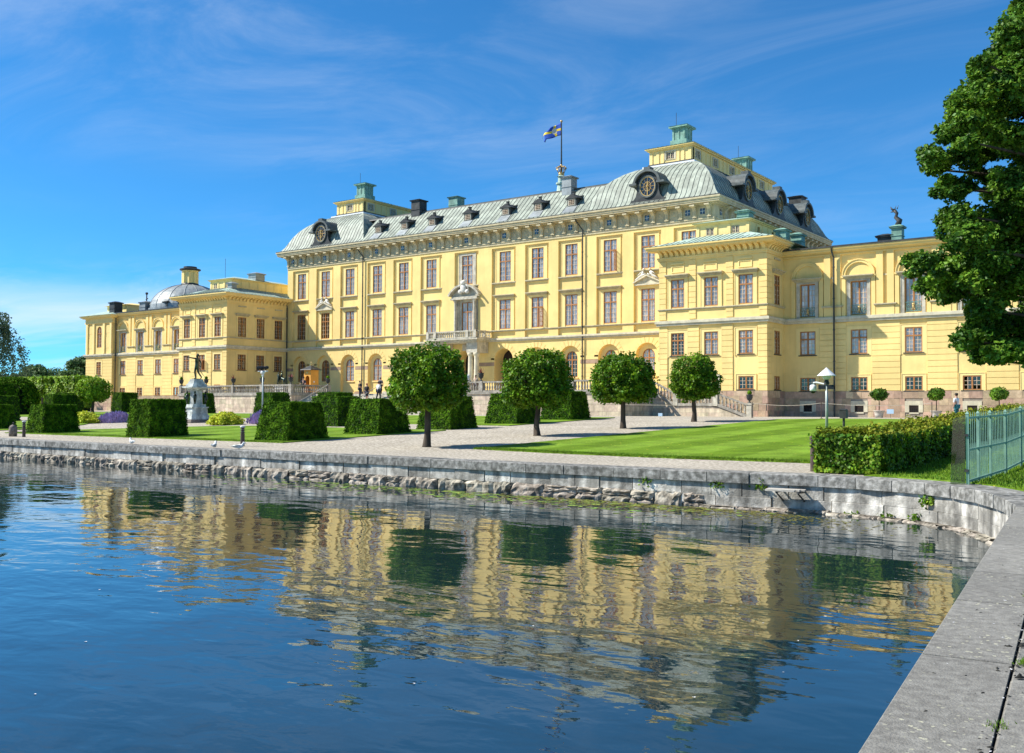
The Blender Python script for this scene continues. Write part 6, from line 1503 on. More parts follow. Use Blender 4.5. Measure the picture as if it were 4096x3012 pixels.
# the big maple at the right edge
mp_ = thing('maple_tree', 'large leafy maple overhanging the right picture edge in front of the wing', 'tree', (-2.2, 35.2, .3))
def cw(dep, lat, z): p = FWD * dep + RGT * lat; return np.array([p.x, p.y, z])   # clump centres, laid out from a base point in metres
D0 = 30.0
clumps = []
spec = [(12.7, 5.75, .95), (12.2, 6.05, .55), (13.5, 5.6, 1.1), (13.4, 7.3, .9), (14.4, 7.2, 1.2), (14.0, 6.4, 1.1), (14.2, 4.6, 1.0), (14.9, 3.9, 1.0), (14.9, 5.5, 1.3), (15.9, 4.3, 1.1), (16.2, 3.7, .9), (13.9, 3.75, .75), (14.2, 3.3, .5), (14.7, 3.3, .6), (15.6, 3.3, .6), (16.5, 6.3, 1.5), (15.4, 8.3, 1.2), (14.5, 8.7, .8),
        (13.3, 8.35, .7), (13.0, 9.3, .8), (13.6, 10.2, .9), (13.3, 10.0, .6), (14.0, 10.9, 1.0), (14.3, 9.7, 1.0), (15.4, 9.9, 1.3), (15.2, 11.4, 1.2), (14.6, 12.0, .8), (14.4, 11.5, .7), (15.4, 12.8, 1.0), (15.9, 13.6, 1.0), (16.4, 12.0, 1.4), (16.9, 10.0, 1.5), (16.9, 14.6, 1.3), (17.5, 8.0, 1.7), (17.6, 5.0, 1.5), (18.4, 12.2, 1.8), (18.4, 9.4, 1.8), (18.6, 6.6, 1.8), (17.8, 3.6, 1.1), (19.2, 4.2, 1.3), (18.5, 15.5, 1.6), (20.0, 13.6, 1.8), (20.4, 10.0, 2.0), (20.2, 7.0, 1.8), (16.0, 7.4, 1.1), (15.8, 14.2, .8)]
rr_ = random.Random(3)
for (lat, z, rad) in spec:
    lat += .1
    for k in range(9 if lat < 18.6 else 3):
        a_, e_ = rr_.uniform(0, 2 * PI), rr_.uniform(-1, 1); o_ = rad * .66 * rr_.uniform(.2, 1.0)
        dp_ = D0 + rr_.uniform(-2.4, 2.4); fs_ = dp_ / D0; clumps.append((cw(dp_, (lat + o_ * math.cos(a_)) * fs_, 1.6 + (z - 1.6 + o_ * math.sin(a_) * .9) * fs_), rad * rr_.uniform(.30, .62) if lat < 18 else rad * .9))
P, Nn = [], []
for c, rad in clumps:
    n = int(2100 * rad ** 1.7); d_ = rng.normal(size=(n, 3)); d_ /= np.linalg.norm(d_, axis=1)[:, None]; f = rng.uniform(.25, 1, (n, 1)) ** .45
    p = d_ * f * rad * .94 * np.array([1.0, 1.0, .66]) * (1 + bumpy(d_, .6, 1.9, rad * 17 + c[0])); P.append(p + c); Nn.append(d_ * .5 + np.array([0, 0, .7]))
leaves('crown', np.concatenate(P), np.concatenate(Nn), .115, 'maple', mp_, aspect=1.15, jitter=.6)
base = np.array([-1.9, 36.2, .2]); q = MB(); q.tube([base + (0, 0, -.2), base + (0, 0, .4), base + (0, 0, 3), base + (.2, 0, 7), base + (.1, .1, 12)], [.6, .45, .38, .3, .12], 12); q.build('trunk', 'bark', mp_, smooth=True)
for k, (c, rad) in enumerate(clumps[::6]):
    q = MB(); s_ = base + (0, 0, max(1.8, min(c[2] - 1.5, 9.0))); mid = (s_ + c) / 2 + np.array([0, 0, .35]); q.tube([s_, mid, c], [.12, .07, .025], 6); q.build('limb', 'bark', mp_)
# background trees, hornbeam wall and birch at the far left
def far_tree(x, y, z1, rx, label, leaf='tree_leaf', n=6000, size=.42, seed=0, zlow=.25, name='broadleaf_tree', lumps=26):
    t_ = thing(name, label, 'tree', (x, y, 1.0), 'background trees left of the palace'); r = np.random.default_rng(seed + 200)
    q = MB(); q.tube([(x, y, .6), (x + .1, y, z1 * .45), (x, y, z1 * .8)], [.4, .28, .1], 8); q.build('trunk', 'bark', t_, smooth=True)
    P, Nn = [], []; zc = 1 + (z1 - 1) * (zlow + 1) / 2; H = (z1 - 1) * (1 - zlow) / 2
    for k in range(lumps):
        d_ = r.normal(size=3); d_ /= np.linalg.norm(d_); c = np.array([x, y, zc]) + d_ * np.array([rx * .72, rx * .72, H * .72]) * r.uniform(.45, 1); rad = rx * r.uniform(.22, .4)
        m_ = n // lumps; e = r.normal(size=(m_, 3)); e /= np.linalg.norm(e, axis=1)[:, None]; P.append(c + e * rad * r.uniform(.4, 1, (m_, 1)) ** .5 * np.array([1, 1, .7])); Nn.append(e + np.array([0, 0, .5]))
    leaves('crown', np.concatenate(P), np.concatenate(Nn), size, leaf, t_, jitter=.6)
far_tree(-206, 110, 11.2, 6.0, 'flat-topped dark tree in the middle of the far left treeline', seed=1); far_tree(-186, 106, 9.4, 5.0, 'low tree filling the treeline just left of the palace end', seed=2, size=.38)
far_tree(-190, 112, 13.6, 6.5, 'tallest dark tree close against the left end of the palace', seed=3, n=8000); far_tree(-178, 110, 15.0, 5.0, 'dark tree partly hidden behind the palace end wall', seed=4)
far_tree(-222, 108, 9.6, 5.5, 'low dark tree between the birch and the flat-topped tree', seed=5); far_tree(-232, 104, 9.0, 5, 'dark low tree behind the birch at the left edge', seed=6); far_tree(-200, 104, 8.8, 4.5, 'small bushy tree low in the far left treeline', seed=7)
bt = thing('birch_tree', 'pale feathery birch with hanging twigs at the left picture edge', 'tree', (-146.5, 72, 1)); r = np.random.default_rng(77); P, Nn = [], []
q = MB(); q.tube([(-146.5, 72, .5), (-146.6, 72, 8), (-146.5, 72.2, 15)], [.3, .2, .06], 8); q.build('trunk', 'bollard_white', bt, smooth=True)
for k in range(150):
    a = r.uniform(0, 2 * PI); h = r.uniform(5.5, 15.5); l = (1 - abs(h - 8.5) / 9.5) * 4.6 * r.uniform(.5, 1.1); s_ = np.array([-146.5 + math.cos(a) * l, 72 + math.sin(a) * l, h]); n = 75; dz = r.uniform(0, 3.4, n); P.append(s_ + np.column_stack([r.normal(size=n) * .22 + .1 * dz * math.cos(a), r.normal(size=n) * .22 + .1 * dz * math.sin(a), -dz])); Nn.append(r.normal(size=(n, 3)))
leaves('crown', np.concatenate(P), np.concatenate(Nn), .22, 'birch_leaf', bt, aspect=1.4)
hb = thing('hornbeam_wall', 'tall clipped leafy green wall behind the topiary at the left', 'hedge', (-120, 61, 1))
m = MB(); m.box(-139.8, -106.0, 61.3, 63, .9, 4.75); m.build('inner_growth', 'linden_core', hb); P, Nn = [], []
n = 17000; u, v = rng.uniform(-140, -105.8, n), rng.uniform(1.9, 5.0, n); v = np.where(rng.uniform(size=n) < .18, rng.uniform(1.0, 2.2, n), v); p = np.column_stack([u, np.full(n, 61.1), v]); lm = np.array([mnoise.noise(Vector(q_) * .8) for q_ in p]); p[:, 1] += -np.abs(rng.normal(size=n)) * .15 - lm * .5; P.append(p); Nn.append(np.tile(np.array([0, -1., .4]), (n, 1)))
n = 5000; p = np.column_stack([rng.uniform(-140, -105.8, n), rng.uniform(61, 63, n), 4.9 + rng.normal(size=n) * .08]); P.append(p); Nn.append(np.tile(np.array([0, 0, 1.]), (n, 1)))
n = 2500; p = np.column_stack([-105.8 + rng.normal(size=n) * .1, rng.uniform(61, 63, n), rng.uniform(1.5, 5, n)]); P.append(p); Nn.append(np.tile(np.array([1., 0, 0]), (n, 1)))
leaves('foliage', np.concatenate(P), np.concatenate(Nn), .24, 'hornbeam_leaf', hb, jitter=.6)
q = MB()
for k in range(8): q.tube([(-139 + k * 4.4, 60.9, .9), (-139 + k * 4.4, 60.9, 2.6)], .16, 6)
q.build('stems', 'bark', hb, kind='stuff')
dk = thing('rounded_hedge', 'large dark rounded clipped hedge behind the yews at the left picture edge', 'hedge', (-96, 48.5, .7)); n = 11000; d_ = rng.normal(size=(n, 3)); d_ /= np.linalg.norm(d_, axis=1)[:, None]; d_[:, 2] = np.abs(d_[:, 2]); sgn = np.sign(d_) * np.abs(d_) ** .6
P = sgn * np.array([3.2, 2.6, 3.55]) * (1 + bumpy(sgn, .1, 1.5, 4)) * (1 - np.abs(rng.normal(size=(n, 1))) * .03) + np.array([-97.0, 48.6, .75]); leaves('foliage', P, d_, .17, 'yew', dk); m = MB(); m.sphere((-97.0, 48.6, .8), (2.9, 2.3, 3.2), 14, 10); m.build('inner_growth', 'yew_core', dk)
# flower beds round the statue
def bush(name, x, y, rx, ry, h, mat, label, n, size, spiky=False, cat='shrub'):
    z = gz(y) + .03; t_ = thing(name, label, cat, (x, y, z)); d_ = rng.normal(size=(n, 3)); d_ /= np.linalg.norm(d_, axis=1)[:, None]; d_[:, 2] = np.abs(d_[:, 2]); P = d_ * np.array([rx, ry, h]) * rng.uniform(.6, 1, (n, 1)) * (1 + bumpy(d_ * 2.5, .25, 1.4, x)) + np.array([x, y, z]); Nn = d_ + np.array([0, 0, .4])
    m = MB(); m.sphere((x, y, z), (rx * .7, ry * .7, h * .7), 12, 8); m.build('inner_growth', 'yew', t_)
    if spiky: V, Fc = leaf_arrays(P, np.tile(np.array([1., -.6, 0]), (n, 1)), size, 3.0, .25); V = V.reshape(-1, 4, 3); c = V.mean(1, keepdims=True); L_ = np.linalg.norm(V - c, axis=2, keepdims=True); V[:, 0] = c[:, 0] - np.array([0, 0, size]); V[:, 2] = c[:, 0] + np.array([0, 0, size]); npmesh('flower_spikes', V.reshape(-1, 3), Fc, mat, t_)
    else: leaves('foliage', P, Nn, size, mat, t_)
bush('yellow_shrub', -65.6, 38.4, 1.5, 1.1, .80, 'yellow_leaf', 'bright yellow-green low shrub left of the left lavender patch', 2600, .13); bush('lavender_bush', -64.4, 40.2, 1.0, 1.2, .72, 'purple_flower', 'purple lavender patch at the left, behind the boxy front yew', 2600, .11, True, 'lavender'); bush('yellow_shrub', -63.4, 41.8, .9, .9, .80, 'yellow_leaf', 'small yellow-green shrub right of the left lavender patch', 1500, .13)
bush('yellow_shrub', -52.2, 40.3, 1.1, 1.2, .78, 'yellow_leaf', 'yellow-green flowering shrub right of the statue pedestal', 2600, .12); bush('lavender_bush', -51.0, 42.6, 1.0, 1.3, .80, 'purple_flower', 'purple lavender patch right of the statue, left of the floodlight pole', 3000, .11, True, 'lavender')
bush('yellow_shrub', -49.9, 44.2, .5, .5, .7, 'yellow_leaf', 'little yellow-green shrub at the right end of the lavender by the floodlight pole', 600, .12)

# ------------------------------------------------------------------ street furniture, statues, people
# green picket fence at the right
fx = -4.6
fe = thing('picket_fence', 'pale green iron picket fence at the right edge above the quay', 'fence', (fx, 26, 0))
py0, py1 = 22.66, 41.0; posts = [22.66, 23.72, 25.05, 26.95, 29.1, 31.2, 33.3, 35.4, 37.5, 39.6]
zr = lambda y: gz(y) + (y - 22.66) * .012
for y in posts: q = MB(); q.box(fx - .03, fx + .03, y - .03, y + .03, zr(y) - .1, zr(y) + 1.52); q.frustum((fx - .04, fx + .04, y - .04, y + .04), zr(y) + 1.52, (fx - .008, fx + .008, y - .008, y + .008), zr(y) + 1.58); q.build('post', 'fence_green', fe)
for hgt in (.10, .76, 1.44):
    for a, b in zip(posts[:-1], posts[1:]):
        q = MB(); q.hexa([(fx - .02, a + .03, zr(a) + hgt - .022), (fx + .02, a + .03, zr(a) + hgt - .022), (fx + .02, b - .03, zr(b) + hgt - .022), (fx - .02, b - .03, zr(b) + hgt - .022), (fx - .02, a + .03, zr(a) + hgt + .022), (fx + .02, a + .03, zr(a) + hgt + .022), (fx + .02, b - .03, zr(b) + hgt + .022), (fx - .02, b - .03, zr(b) + hgt + .022)]); q.build('rail', 'fence_green', fe)
q = MB(); q.box(-.006, .006, -.012, .012, .03, 1.49); q.frustum((-.006, .006, -.012, .012), 1.49, (-.002, .002, -.004, .004), 1.56); pk = q.mesh('picket', 'fence_green')
q = MB(); q.box(-.004, .004, -.008, .008, .03, .80); q.frustum((-.004, .004, -.008, .008), .80, (-.002, .002, -.003, .003), .88); pks = q.mesh('picket', 'fence_green')
y = py0 + .1; k = 0
while y < py1 - 1.4:
    if all(abs(y - p) > .05 for p in posts): inst('picket', pk if k % 2 == 0 else pks, fe, (fx - .032, y, zr(y)))
    y += .098; k += 1
px_ = thing('perspex_panel', 'dark see-through anti-climb panel closing the near end of the green fence', 'panel', (-4.75, 22.6, 0))
q = MB(); q.hexa([(-4.92, 22.52, .02), (-4.64, 22.60, .02), (-4.64, 22.612, .02), (-4.92, 22.532, .02), (-4.86, 22.52, 1.42), (-4.64, 22.60, 1.50), (-4.64, 22.612, 1.50), (-4.86, 22.532, 1.42)]); q.build('sheet', 'perspex', px_)
for z in (.3, 1.05): q = MB(); q.box(-4.66, -4.58, 22.60, 22.66, z, z + .05); q.build('clip', 'dark_metal', px_)
# bollard lights
def bollard(x, y, label, h=.82, grp=True):
    z = gz(y); t_ = thing('bollard_light', label, 'bollard', (x, y, z), 'bollard lights along the quay'); q = MB(); q.lathe([(.085, 0), (.085, h - .30)], (x, y, z), 14); q.build('post', 'bollard_brown', t_, smooth=False)
    for k in range(3): q = MB(); q.lathe([(.06, 0), (.06, .03), (.105, .035), (.10, .065), (.07, .075)], (x, y, z + h - .30 + k * .085), 14); q.build('louvre', 'bollard_brown', t_)
    q = MB(); q.lathe([(.055, 0), (.055, .26)], (x, y, z + h - .30), 10); q.build('lamp', 'bollard_white', t_); q = MB(); q.lathe([(.10, 0), (.105, .03), (.09, .06), (.03, .075)], (x, y, z + h - .05), 14); q.build('cap', 'bollard_white' if x < -20 else 'bollard_brown', t_)
bollard(-32.7, 26.09, 'brown bollard light on the quay between the two front yews'); bollard(-50.4, 26.3, 'brown bollard light at the left beside the short stone bollard'); bollard(-8.85, 25.35, 'brown bollard light at the near left corner of the leafy hedge', .90)
mb_ = thing('mooring_bollard', 'short rounded grey stone bollard with iron ring at the left', 'bollard', (-51.7, 26.4, 0)); q = MB(); q.lathe([(.20, 0), (.21, .3), (.20, .46), (.15, .56), (.06, .61)], (-51.7, 26.4, 0), 14); q.build('stone', 'granite_brown', mb_, smooth=True); q = MB(); q.tube([(-51.7 + .09 * math.cos(t), 26.4, .66 + .07 * math.sin(t)) for t in np.linspace(0, 2 * PI, 12)], .02, 5); q.build('ring', 'dark_metal', mb_)
# camera mast with conical lamp on the lawn
lx, ly = -14.42, 43.0; lz = gz(ly); lm = thing('camera_mast', 'grey mast with white conical lamp and dome camera on the lawn', 'lamp post', (lx, ly, lz))
q = MB(); q.lathe([(.065, 0), (.06, 1.2), (.045, 2.2)], (lx, ly, lz), 12); q.build('pole', 'post_grey', lm, smooth=True)
q = MB(); q.lathe([(.40, 0), (.39, .02), (.05, .33), (.02, .36)], (lx, ly, 3.08), 20); q.build('lamp_hood', 'white_paint', lm); q = MB(); q.lathe([(.19, .12), (.17, -.04), (.12, -.12), (.06, -.14)], (lx, ly, 3.05), 16); q.build('diffuser', 'feather', lm, smooth=True); q = MB(); q.lathe([(.11, 0), (.12, .1), (.09, .16), (.07, .26)], (lx, ly, 2.70), 12); q.build('collar', 'dark_metal', lm)
for s_ in (-1, 1): q = MB(); q.box(lx + s_ * .20 - .14, lx + s_ * .20 + .14, ly - .08, ly + .08, 2.50, 2.68); q.box(lx + s_ * .31 - .03, lx + s_ * .31 + .03, ly - .09, ly + .09, 2.49, 2.69); q.build('floodlight', 'black_plastic', lm)
q = MB(); q.tube([(lx - .1, ly, 2.72), (lx - .45, ly, 2.80), (lx - .58, ly, 2.79), (lx - .60, ly, 2.66)], .035, 8); q.build('bracket_arm', 'white_paint', lm)
q = MB(); q.lathe([(.06, .16), (.13, .13), (.145, 0), (.145, -.12)], (lx - .60, ly, 2.54), 14); q.build('camera_housing', 'white_paint', lm, smooth=True); q = MB(); q.sphere((lx - .60, ly, 2.40), (.11, .11, .09), 12, 8); q.build('camera_dome', 'black_plastic', lm, smooth=True)
# small garden floodlight behind the hedge
ux, uy = -15.4, 48.4; uz = gz(uy); ul = thing('garden_spotlight', 'small dark box spotlight on a short post behind the hedge', 'spotlight', (ux, uy, uz)); q = MB(); q.tube([(ux, uy, uz), (ux, uy, uz + .45)], .06, 8); q.build('post', 'dark_metal', ul); q = MB(); q.box(ux - .16, ux + .16, uy - .14, uy + .14, uz + .45, uz + .86); q.frustum((ux - .18, ux + .18, uy - .16, uy + .16), uz + .86, (ux - .08, ux + .08, uy - .08, uy + .08), uz + .92); q.build('housing', 'dark_metal', ul)
# floodlight pole in the parterre
lx, ly = -52.5, 43.5; lz = gz(ly); lp_ = thing('floodlight_pole', 'slender pole with three dark floodlights in the parterre', 'lamp post', (lx, ly, lz)); q = MB(); q.lathe([(.06, 0), (.05, 1.5), (.045, 3.35)], (lx, ly, lz), 10); q.build('pole', 'post_grey', lp_, smooth=True); q = MB(); q.lathe([(.16, 0), (.16, .1), (.08, .16), (.08, -.2)], (lx, ly, lz + 3.28), 12); q.box(lx - .5, lx + .5, ly - .03, ly + .03, lz + 3.40, lz + 3.47); q.build('crossarm', 'feather', lp_)
for e_ in (-.38, 0, .38): q = MB(); q.tube([(lx + e_ - .1, ly - .13, lz + 3.60), (lx + e_ + .04, ly + .02, lz + 3.68), (lx + e_ + .1, ly + .08, lz + 3.66)], [.13, .11, .07], 9); q.build('floodlight', 'black_plastic', lp_)
# rope barriers
def rope_post(x, y, label):
    z = gz(y); t_ = thing('rope_post', label, 'post', (x, y, z)); q = MB(); q.tube([(x, y, z), (x, y, z + 1.12)], .025, 6); q.lathe([(.1, 0), (.09, .03), (.02, .05)], (x, y, z), 10); q.build('stake', 'bollard_brown', t_)
    return (x, y, z + 1.05)
RP = [rope_post(-40.0, 62.6, 'thin dark rope post right of the farthest yew pyramid'), rope_post(-27.6, 66.5, 'thin dark rope post at the corner of the striped lawn near the side stair'), rope_post(-22.6, 66.3, 'thin dark rope post left of the camera mast'), rope_post(-15.7, 67.0, 'thin dark rope post below the second cellar window of the wing'), rope_post(-72.3, 68, 'thin dark rope post before the left terrace wall')]
def rope(a, b, label):
    q = MB(); pts = []
    for k in range(13): t = k / 12; pts.append((a[0] + (b[0] - a[0]) * t, a[1] + (b[1] - a[1]) * t, a[2] + (b[2] - a[2]) * t - .35 * 4 * t * (1 - t) * .5))
    q.tube(pts, .015, 5); o = q.build('rope', 'rope'); tag(o, label, 'rope')
rope(RP[0], RP[1], 'long sagging barrier rope in front of the side stair'); rope(RP[1], RP[2], 'barrier rope left of the camera mast, before the pavilion corner'); rope(RP[2], RP[3], 'barrier rope sagging before the wing plinth, right of the mast')
def sign(x, y, z0, label, w_=.34, h=.24):
    t_ = thing('info_sign', label, 'sign', (x, y, gz(y))); q = MB(); q.tube([(x, y + .02, gz(y)), (x, y + .02, z0)], .012, 5); q.build('stake', 'dark_metal', t_); q = MB(); q.box(x - w_ / 2, x + w_ / 2, y - .012, y + .012, z0, z0 + h); q.build('plate', 'sign_blue', t_)
sign(-34.6, 66.0, 1.05, 'small pale blue sign on the gravel before the side stair'); sign(-20.9, 76.6, 1.32, 'small pale blue sign beside the first potted tree', .5, .34)
# sentry box and guard
sx_, sy_ = -85.7, 78.0; 
sb = thing('sentry_box', 'orange wooden sentry box with dark pyramid roof on the left terrace', 'sentry box', (sx_, sy_, TZ)); w_ = .58
q = MB(); F = front(sy_ - w_)
fwall(q, F, sx_ - w_, sx_ + w_, TZ + .05, TZ + 2.85, [(sx_ - .34, sx_ + .34, TZ + .08, TZ + 2.2, 'a')], 0, .12); q.fbox(right(sx_ + w_), sy_ - w_, sy_ + w_, -.03, .0, TZ + .05, TZ + 2.85); q.box(sx_ - w_, sx_ - w_ + .03, sy_ - w_ + .001, sy_ + w_, TZ + .05, TZ + 2.85); q.box(sx_ - w_ + .03, sx_ + w_ - .03, sy_ + w_ - .03, sy_ + w_, TZ + .05, TZ + 2.85); q.box(sx_ - w_ - .03, sx_ + w_ + .03, sy_ - w_ - .03, sy_ + w_ + .03, TZ - .0, TZ + .06); q.build('cabin', 'orange_paint', sb)
q = MB(); q.box(sx_ - .55, sx_ + .55, sy_ + .3, sy_ + .34, TZ + .1, TZ + 2.8); q.build('inner_back', 'room_dark', sb)
q = MB(); q.frustum((sx_ - w_ - .32, sx_ + w_ + .32, sy_ - w_ - .32, sy_ + w_ + .32), TZ + 2.85, (sx_ - w_ - .28, sx_ + w_ + .28, sy_ - w_ - .28, sy_ + w_ + .28), TZ + 2.92); q.frustum((sx_ - w_ - .28, sx_ + w_ + .28, sy_ - w_ - .28, sy_ + w_ + .28), TZ + 2.92, (sx_ - .1, sx_ + .1, sy_ - .1, sy_ + .1), TZ + 3.36); q.build('roof', 'dark_metal', sb)
q = MB(); q.lathe([(.1, 0), (.06, .1), (.12, .2), (.05, .3), (.09, .38), (.01, .5)], (sx_, sy_, TZ + 3.34), 10); q.build('finial', 'gold', sb, smooth=True); q = MB(); q.lathe([(.10, 0), (.10, .02)], (0, 0, 0), 16); o = q.build('roundel', 'white_paint', sb); o.rotation_euler = (0, PI / 2, 0); o.location = (sx_ + w_ + .001, sy_ - .1, TZ + 1.5)
q = MB(); q.box(sx_ - .12, sx_ + .12, sy_ - w_ - .03, sy_ - w_ - .001, TZ + 2.45, TZ + 2.65); q.build('emblem', 'gold', sb)

# people: one continuous skinned body each, clothing as children
def skin_obj(name, verts, edges, radii, mat, parent, sub=1, root=0):
    me = bpy.data.meshes.new(name); me.from_pydata([tuple(v) for v in verts], edges, []); me.materials.append(MATS[mat]); o = bpy.data.objects.new(name, me); link(o, parent)
    md = o.modifiers.new('skin', 'SKIN'); md.use_smooth_shade = True; sl = me.skin_vertices[0].data
    for i, r_ in enumerate(radii): sl[i].radius = (r_, r_) if not isinstance(r_, tuple) else r_; sl[i].use_root = (i == root)
    if sub: s2 = o.modifiers.new('sub', 'SUBSURF'); s2.levels = sub; s2.render_levels = sub
    return o
def person(x, y, z, face, label, h=1.72, shirt='cloth_black', legs='cloth_black', hair='hair', arms=((.25, -.05), (.25, .05)), stride=.0, shorts=False, hat=None, bag=None, raise_arm=None, lean=0.0, stocky=1.0, statue=None, arm_pts=None, leg_pts=None, scale_only=False, nm='person', cat='person'):
    """face = heading angle, 0 looks along +X; local axes: f forward, r right"""
    t_ = thing(nm, label, cat, (x, y, z)); k = h / 1.72; fx_, fy_ = math.cos(face), math.sin(face); rx_, ry_ = fy_, -fx_
    def Pt(f, r_, u): f = f + lean * max(0, u - .9); return Vector((x + (fx_ * f + rx_ * r_) * k, y + (fy_ * f + ry_ * r_) * k, z + u * k))
    if leg_pts is None:
        leg_pts = [[(0, s_ * .10, .88), (stride * .55 * s_ + .03, s_ * .10, .48), (stride * s_ - (.06 if s_ < 0 and stride else 0), s_ * .10, .075), (stride * s_ + .14, s_ * .11, .03)] for s_ in (-1, 1)]
    if arm_pts is None:
        arm_pts = [[(0, s_ * .19, 1.40), (a[1] * .5, s_ * (.19 + a[0] * .35), 1.12), (a[1] + .06, s_ * (.17 + a[0] * .3), .88), (a[1] + .1, s_ * (.165 + a[0] * .28), .80)] for s_, a in zip((-1, 1), arms)]
        if raise_arm is not None: s_ = raise_arm; i_ = 0 if s_ < 0 else 1; arm_pts[i_] = [(0, s_ * .19, 1.40), (.18, s_ * .34, 1.30), (.16, s_ * .14, 1.52), (.14, s_ * .09, 1.60)]
    V = [Pt(0, 0, .92), Pt(0, 0, 1.10), Pt(.01, 0, 1.32), Pt(0, 0, 1.47), Pt(.02, 0, 1.57), Pt(.03, 0, 1.68)]; E_ = [(i, i + 1) for i in range(5)]; st_ = stocky
    Rr = [(.15 * st_ * k, .12 * st_ * k), (.135 * st_ * k, .115 * st_ * k), (.15 * st_ * k, .115 * st_ * k), .058 * k, .085 * k, .082 * k]
    for ap in arm_pts:
        i0 = len(V); V += [Pt(*p) for p in ap]; E_ += [(2, i0)] + [(i0 + j, i0 + j + 1) for j in range(len(ap) - 1)]; Rr += [v * k for v in (.062, .048, .036, .034)][:len(ap)]
    for lp in leg_pts:
        i0 = len(V); V += [Pt(*p) for p in lp]; E_ += [(0, i0)] + [(i0 + j, i0 + j + 1) for j in range(len(lp) - 1)]; Rr += [v * k for v in (.095 * st_, .065, .048, .036)][:len(lp)]
    skin_obj('body', V, E_, Rr, statue or 'skin', t_, 1)
    if statue: return t_, Pt
    V = [Pt(0, 0, .90), Pt(0, 0, 1.10), Pt(.01, 0, 1.33), Pt(0, 0, 1.44)]; E_ = [(0, 1), (1, 2), (2, 3)]; Rr = [(.172 * st_ * k, .14 * st_ * k), (.16 * st_ * k, .135 * st_ * k), (.175 * st_ * k, .135 * st_ * k), .08 * k]
    for ap in arm_pts: i0 = len(V); V += [Pt(*p) for p in ap[:2]]; E_ += [(2, i0), (i0, i0 + 1)]; Rr += [.08 * k, .066 * k]
    skin_obj('shirt', V, E_, Rr, shirt, t_, 1)
    V = [Pt(0, 0, .90)]; E_ = []; Rr = [(.175 * st_ * k, .145 * st_ * k)]
    for lp in leg_pts: i0 = len(V); pp = lp[:2] if shorts else lp[:3]; V += [Pt(*p) for p in pp]; E_ += [(0, i0)] + [(i0 + j, i0 + j + 1) for j in range(len(pp) - 1)]; Rr += [v * k for v in (.11 * st_, .085, .065)][:len(pp)]
    skin_obj('trousers' if not shorts else 'shorts', V, E_, Rr, legs, t_, 1)
    for lp in leg_pts: q = MB(); p = Pt(*lp[3]); a = Pt(*lp[2]); q.tube([(a.x, a.y, a.z - .02), ((a.x + p.x) / 2, (a.y + p.y) / 2, p.z + .02), (p.x + fx_ * .08, p.y + fy_ * .08, p.z + .01)], [.05, .055, .035], 8); q.build('shoe', 'cloth_grey', t_, smooth=True)
    c = Pt(-.005, 0, 1.675); q = MB(); q.sphere(c, (.10 * k, .10 * k, .095 * k), 12, 8); q.build('hair', hair, t_, smooth=True)
    q = MB(); n_ = Pt(.125, 0, 1.62); q.sphere(n_, .016 * k, 6, 4)
    for s_ in (-1, 1): q.sphere(Pt(.03, s_ * .09, 1.62), .02 * k, 6, 4)
    q.build('nose_and_ears', 'skin', t_, smooth=True)
    if hat: q = MB(); q.lathe([(.115, 0), (.11, .06), (.06, .10)], tuple(Pt(-.005, 0, 1.70)), 12); b_ = Pt(.14, 0, 1.71); q.sphere(b_, (.09, .09, .012), 8, 4); q.build('cap', hat, t_, smooth=True)
    if bag: q = MB(); p = Pt(*bag[0]); q.sphere(p, (.15 * k, .13 * k, .19 * k), 10, 7); q.tube([p + Vector((0, 0, .15)), Pt(0, bag[0][1] * .8, 1.42)], .012, 5); q.build('bag', bag[1], t_, smooth=True)
    return t_, Pt
UPS = math.radians(80)
def stepz(y): k = int((y - (YF - 1.5)) / .34); return 1.0 + (TZ - 1.0) * (min(max(k, 0), 12) + 1) / 13 - .006
def ply(u_ratio, y): return u_ratio * y
for (rt, yy, fc, kw) in ((-.9985, 72.9, 1.2, dict(label='person in black at the left, climbing the central steps', h=1.62, shirt='cloth_black', legs='cloth_navy')),
                         (-.9847, 72.0, 1.5, dict(label='person in dark top and shorts with bare calves on the steps', h=1.78, shirt='cloth_black', legs='cloth_navy', shorts=True, hair='cloth_red')),
                         (-.962, 72.5, 1.4, dict(label='person in white shirt with dark bag climbing the steps', h=1.80, shirt='cloth_white', legs='cloth_navy', bag=((.05, .32, .95), 'cloth_navy'), stride=.16, stocky=1.12)),
                         (-.9585, 75.9, 1.9, dict(label='person in grey top with backpack at the head of the steps', h=1.74, shirt='cloth_grey', legs='cloth_black', bag=((-.2, .05, 1.2), 'cloth_navy'))),
                         (-.939, 72.7, 1.3, dict(label='person in white top stepping up beside the first tree', h=1.72, shirt='cloth_white', legs='cloth_black', stride=.24, hair='cloth_red'))):
    person(rt * yy, yy, stepz(yy), fc, **kw)
person(-81.85, 73.4, TZ, -1.2, 'guard in dark uniform and white gloves left of the sentry box', 1.82, 'cloth_navy', 'cloth_navy', hat='cloth_navy', arms=((.3, .25), (.3, .25)))
person(-.790 * 73.4, 73.4, TZ, -1.4, 'person in pale floral top standing by the portal column', 1.66, 'cloth_floral', 'cloth_grey')
person(-15.6, 73.5, 1.0, 2.6, 'person in white shirt, teal trousers and cap photographing beyond the hedge', 1.72, 'cloth_white', 'cloth_teal', hat='cloth_black', raise_arm=1)

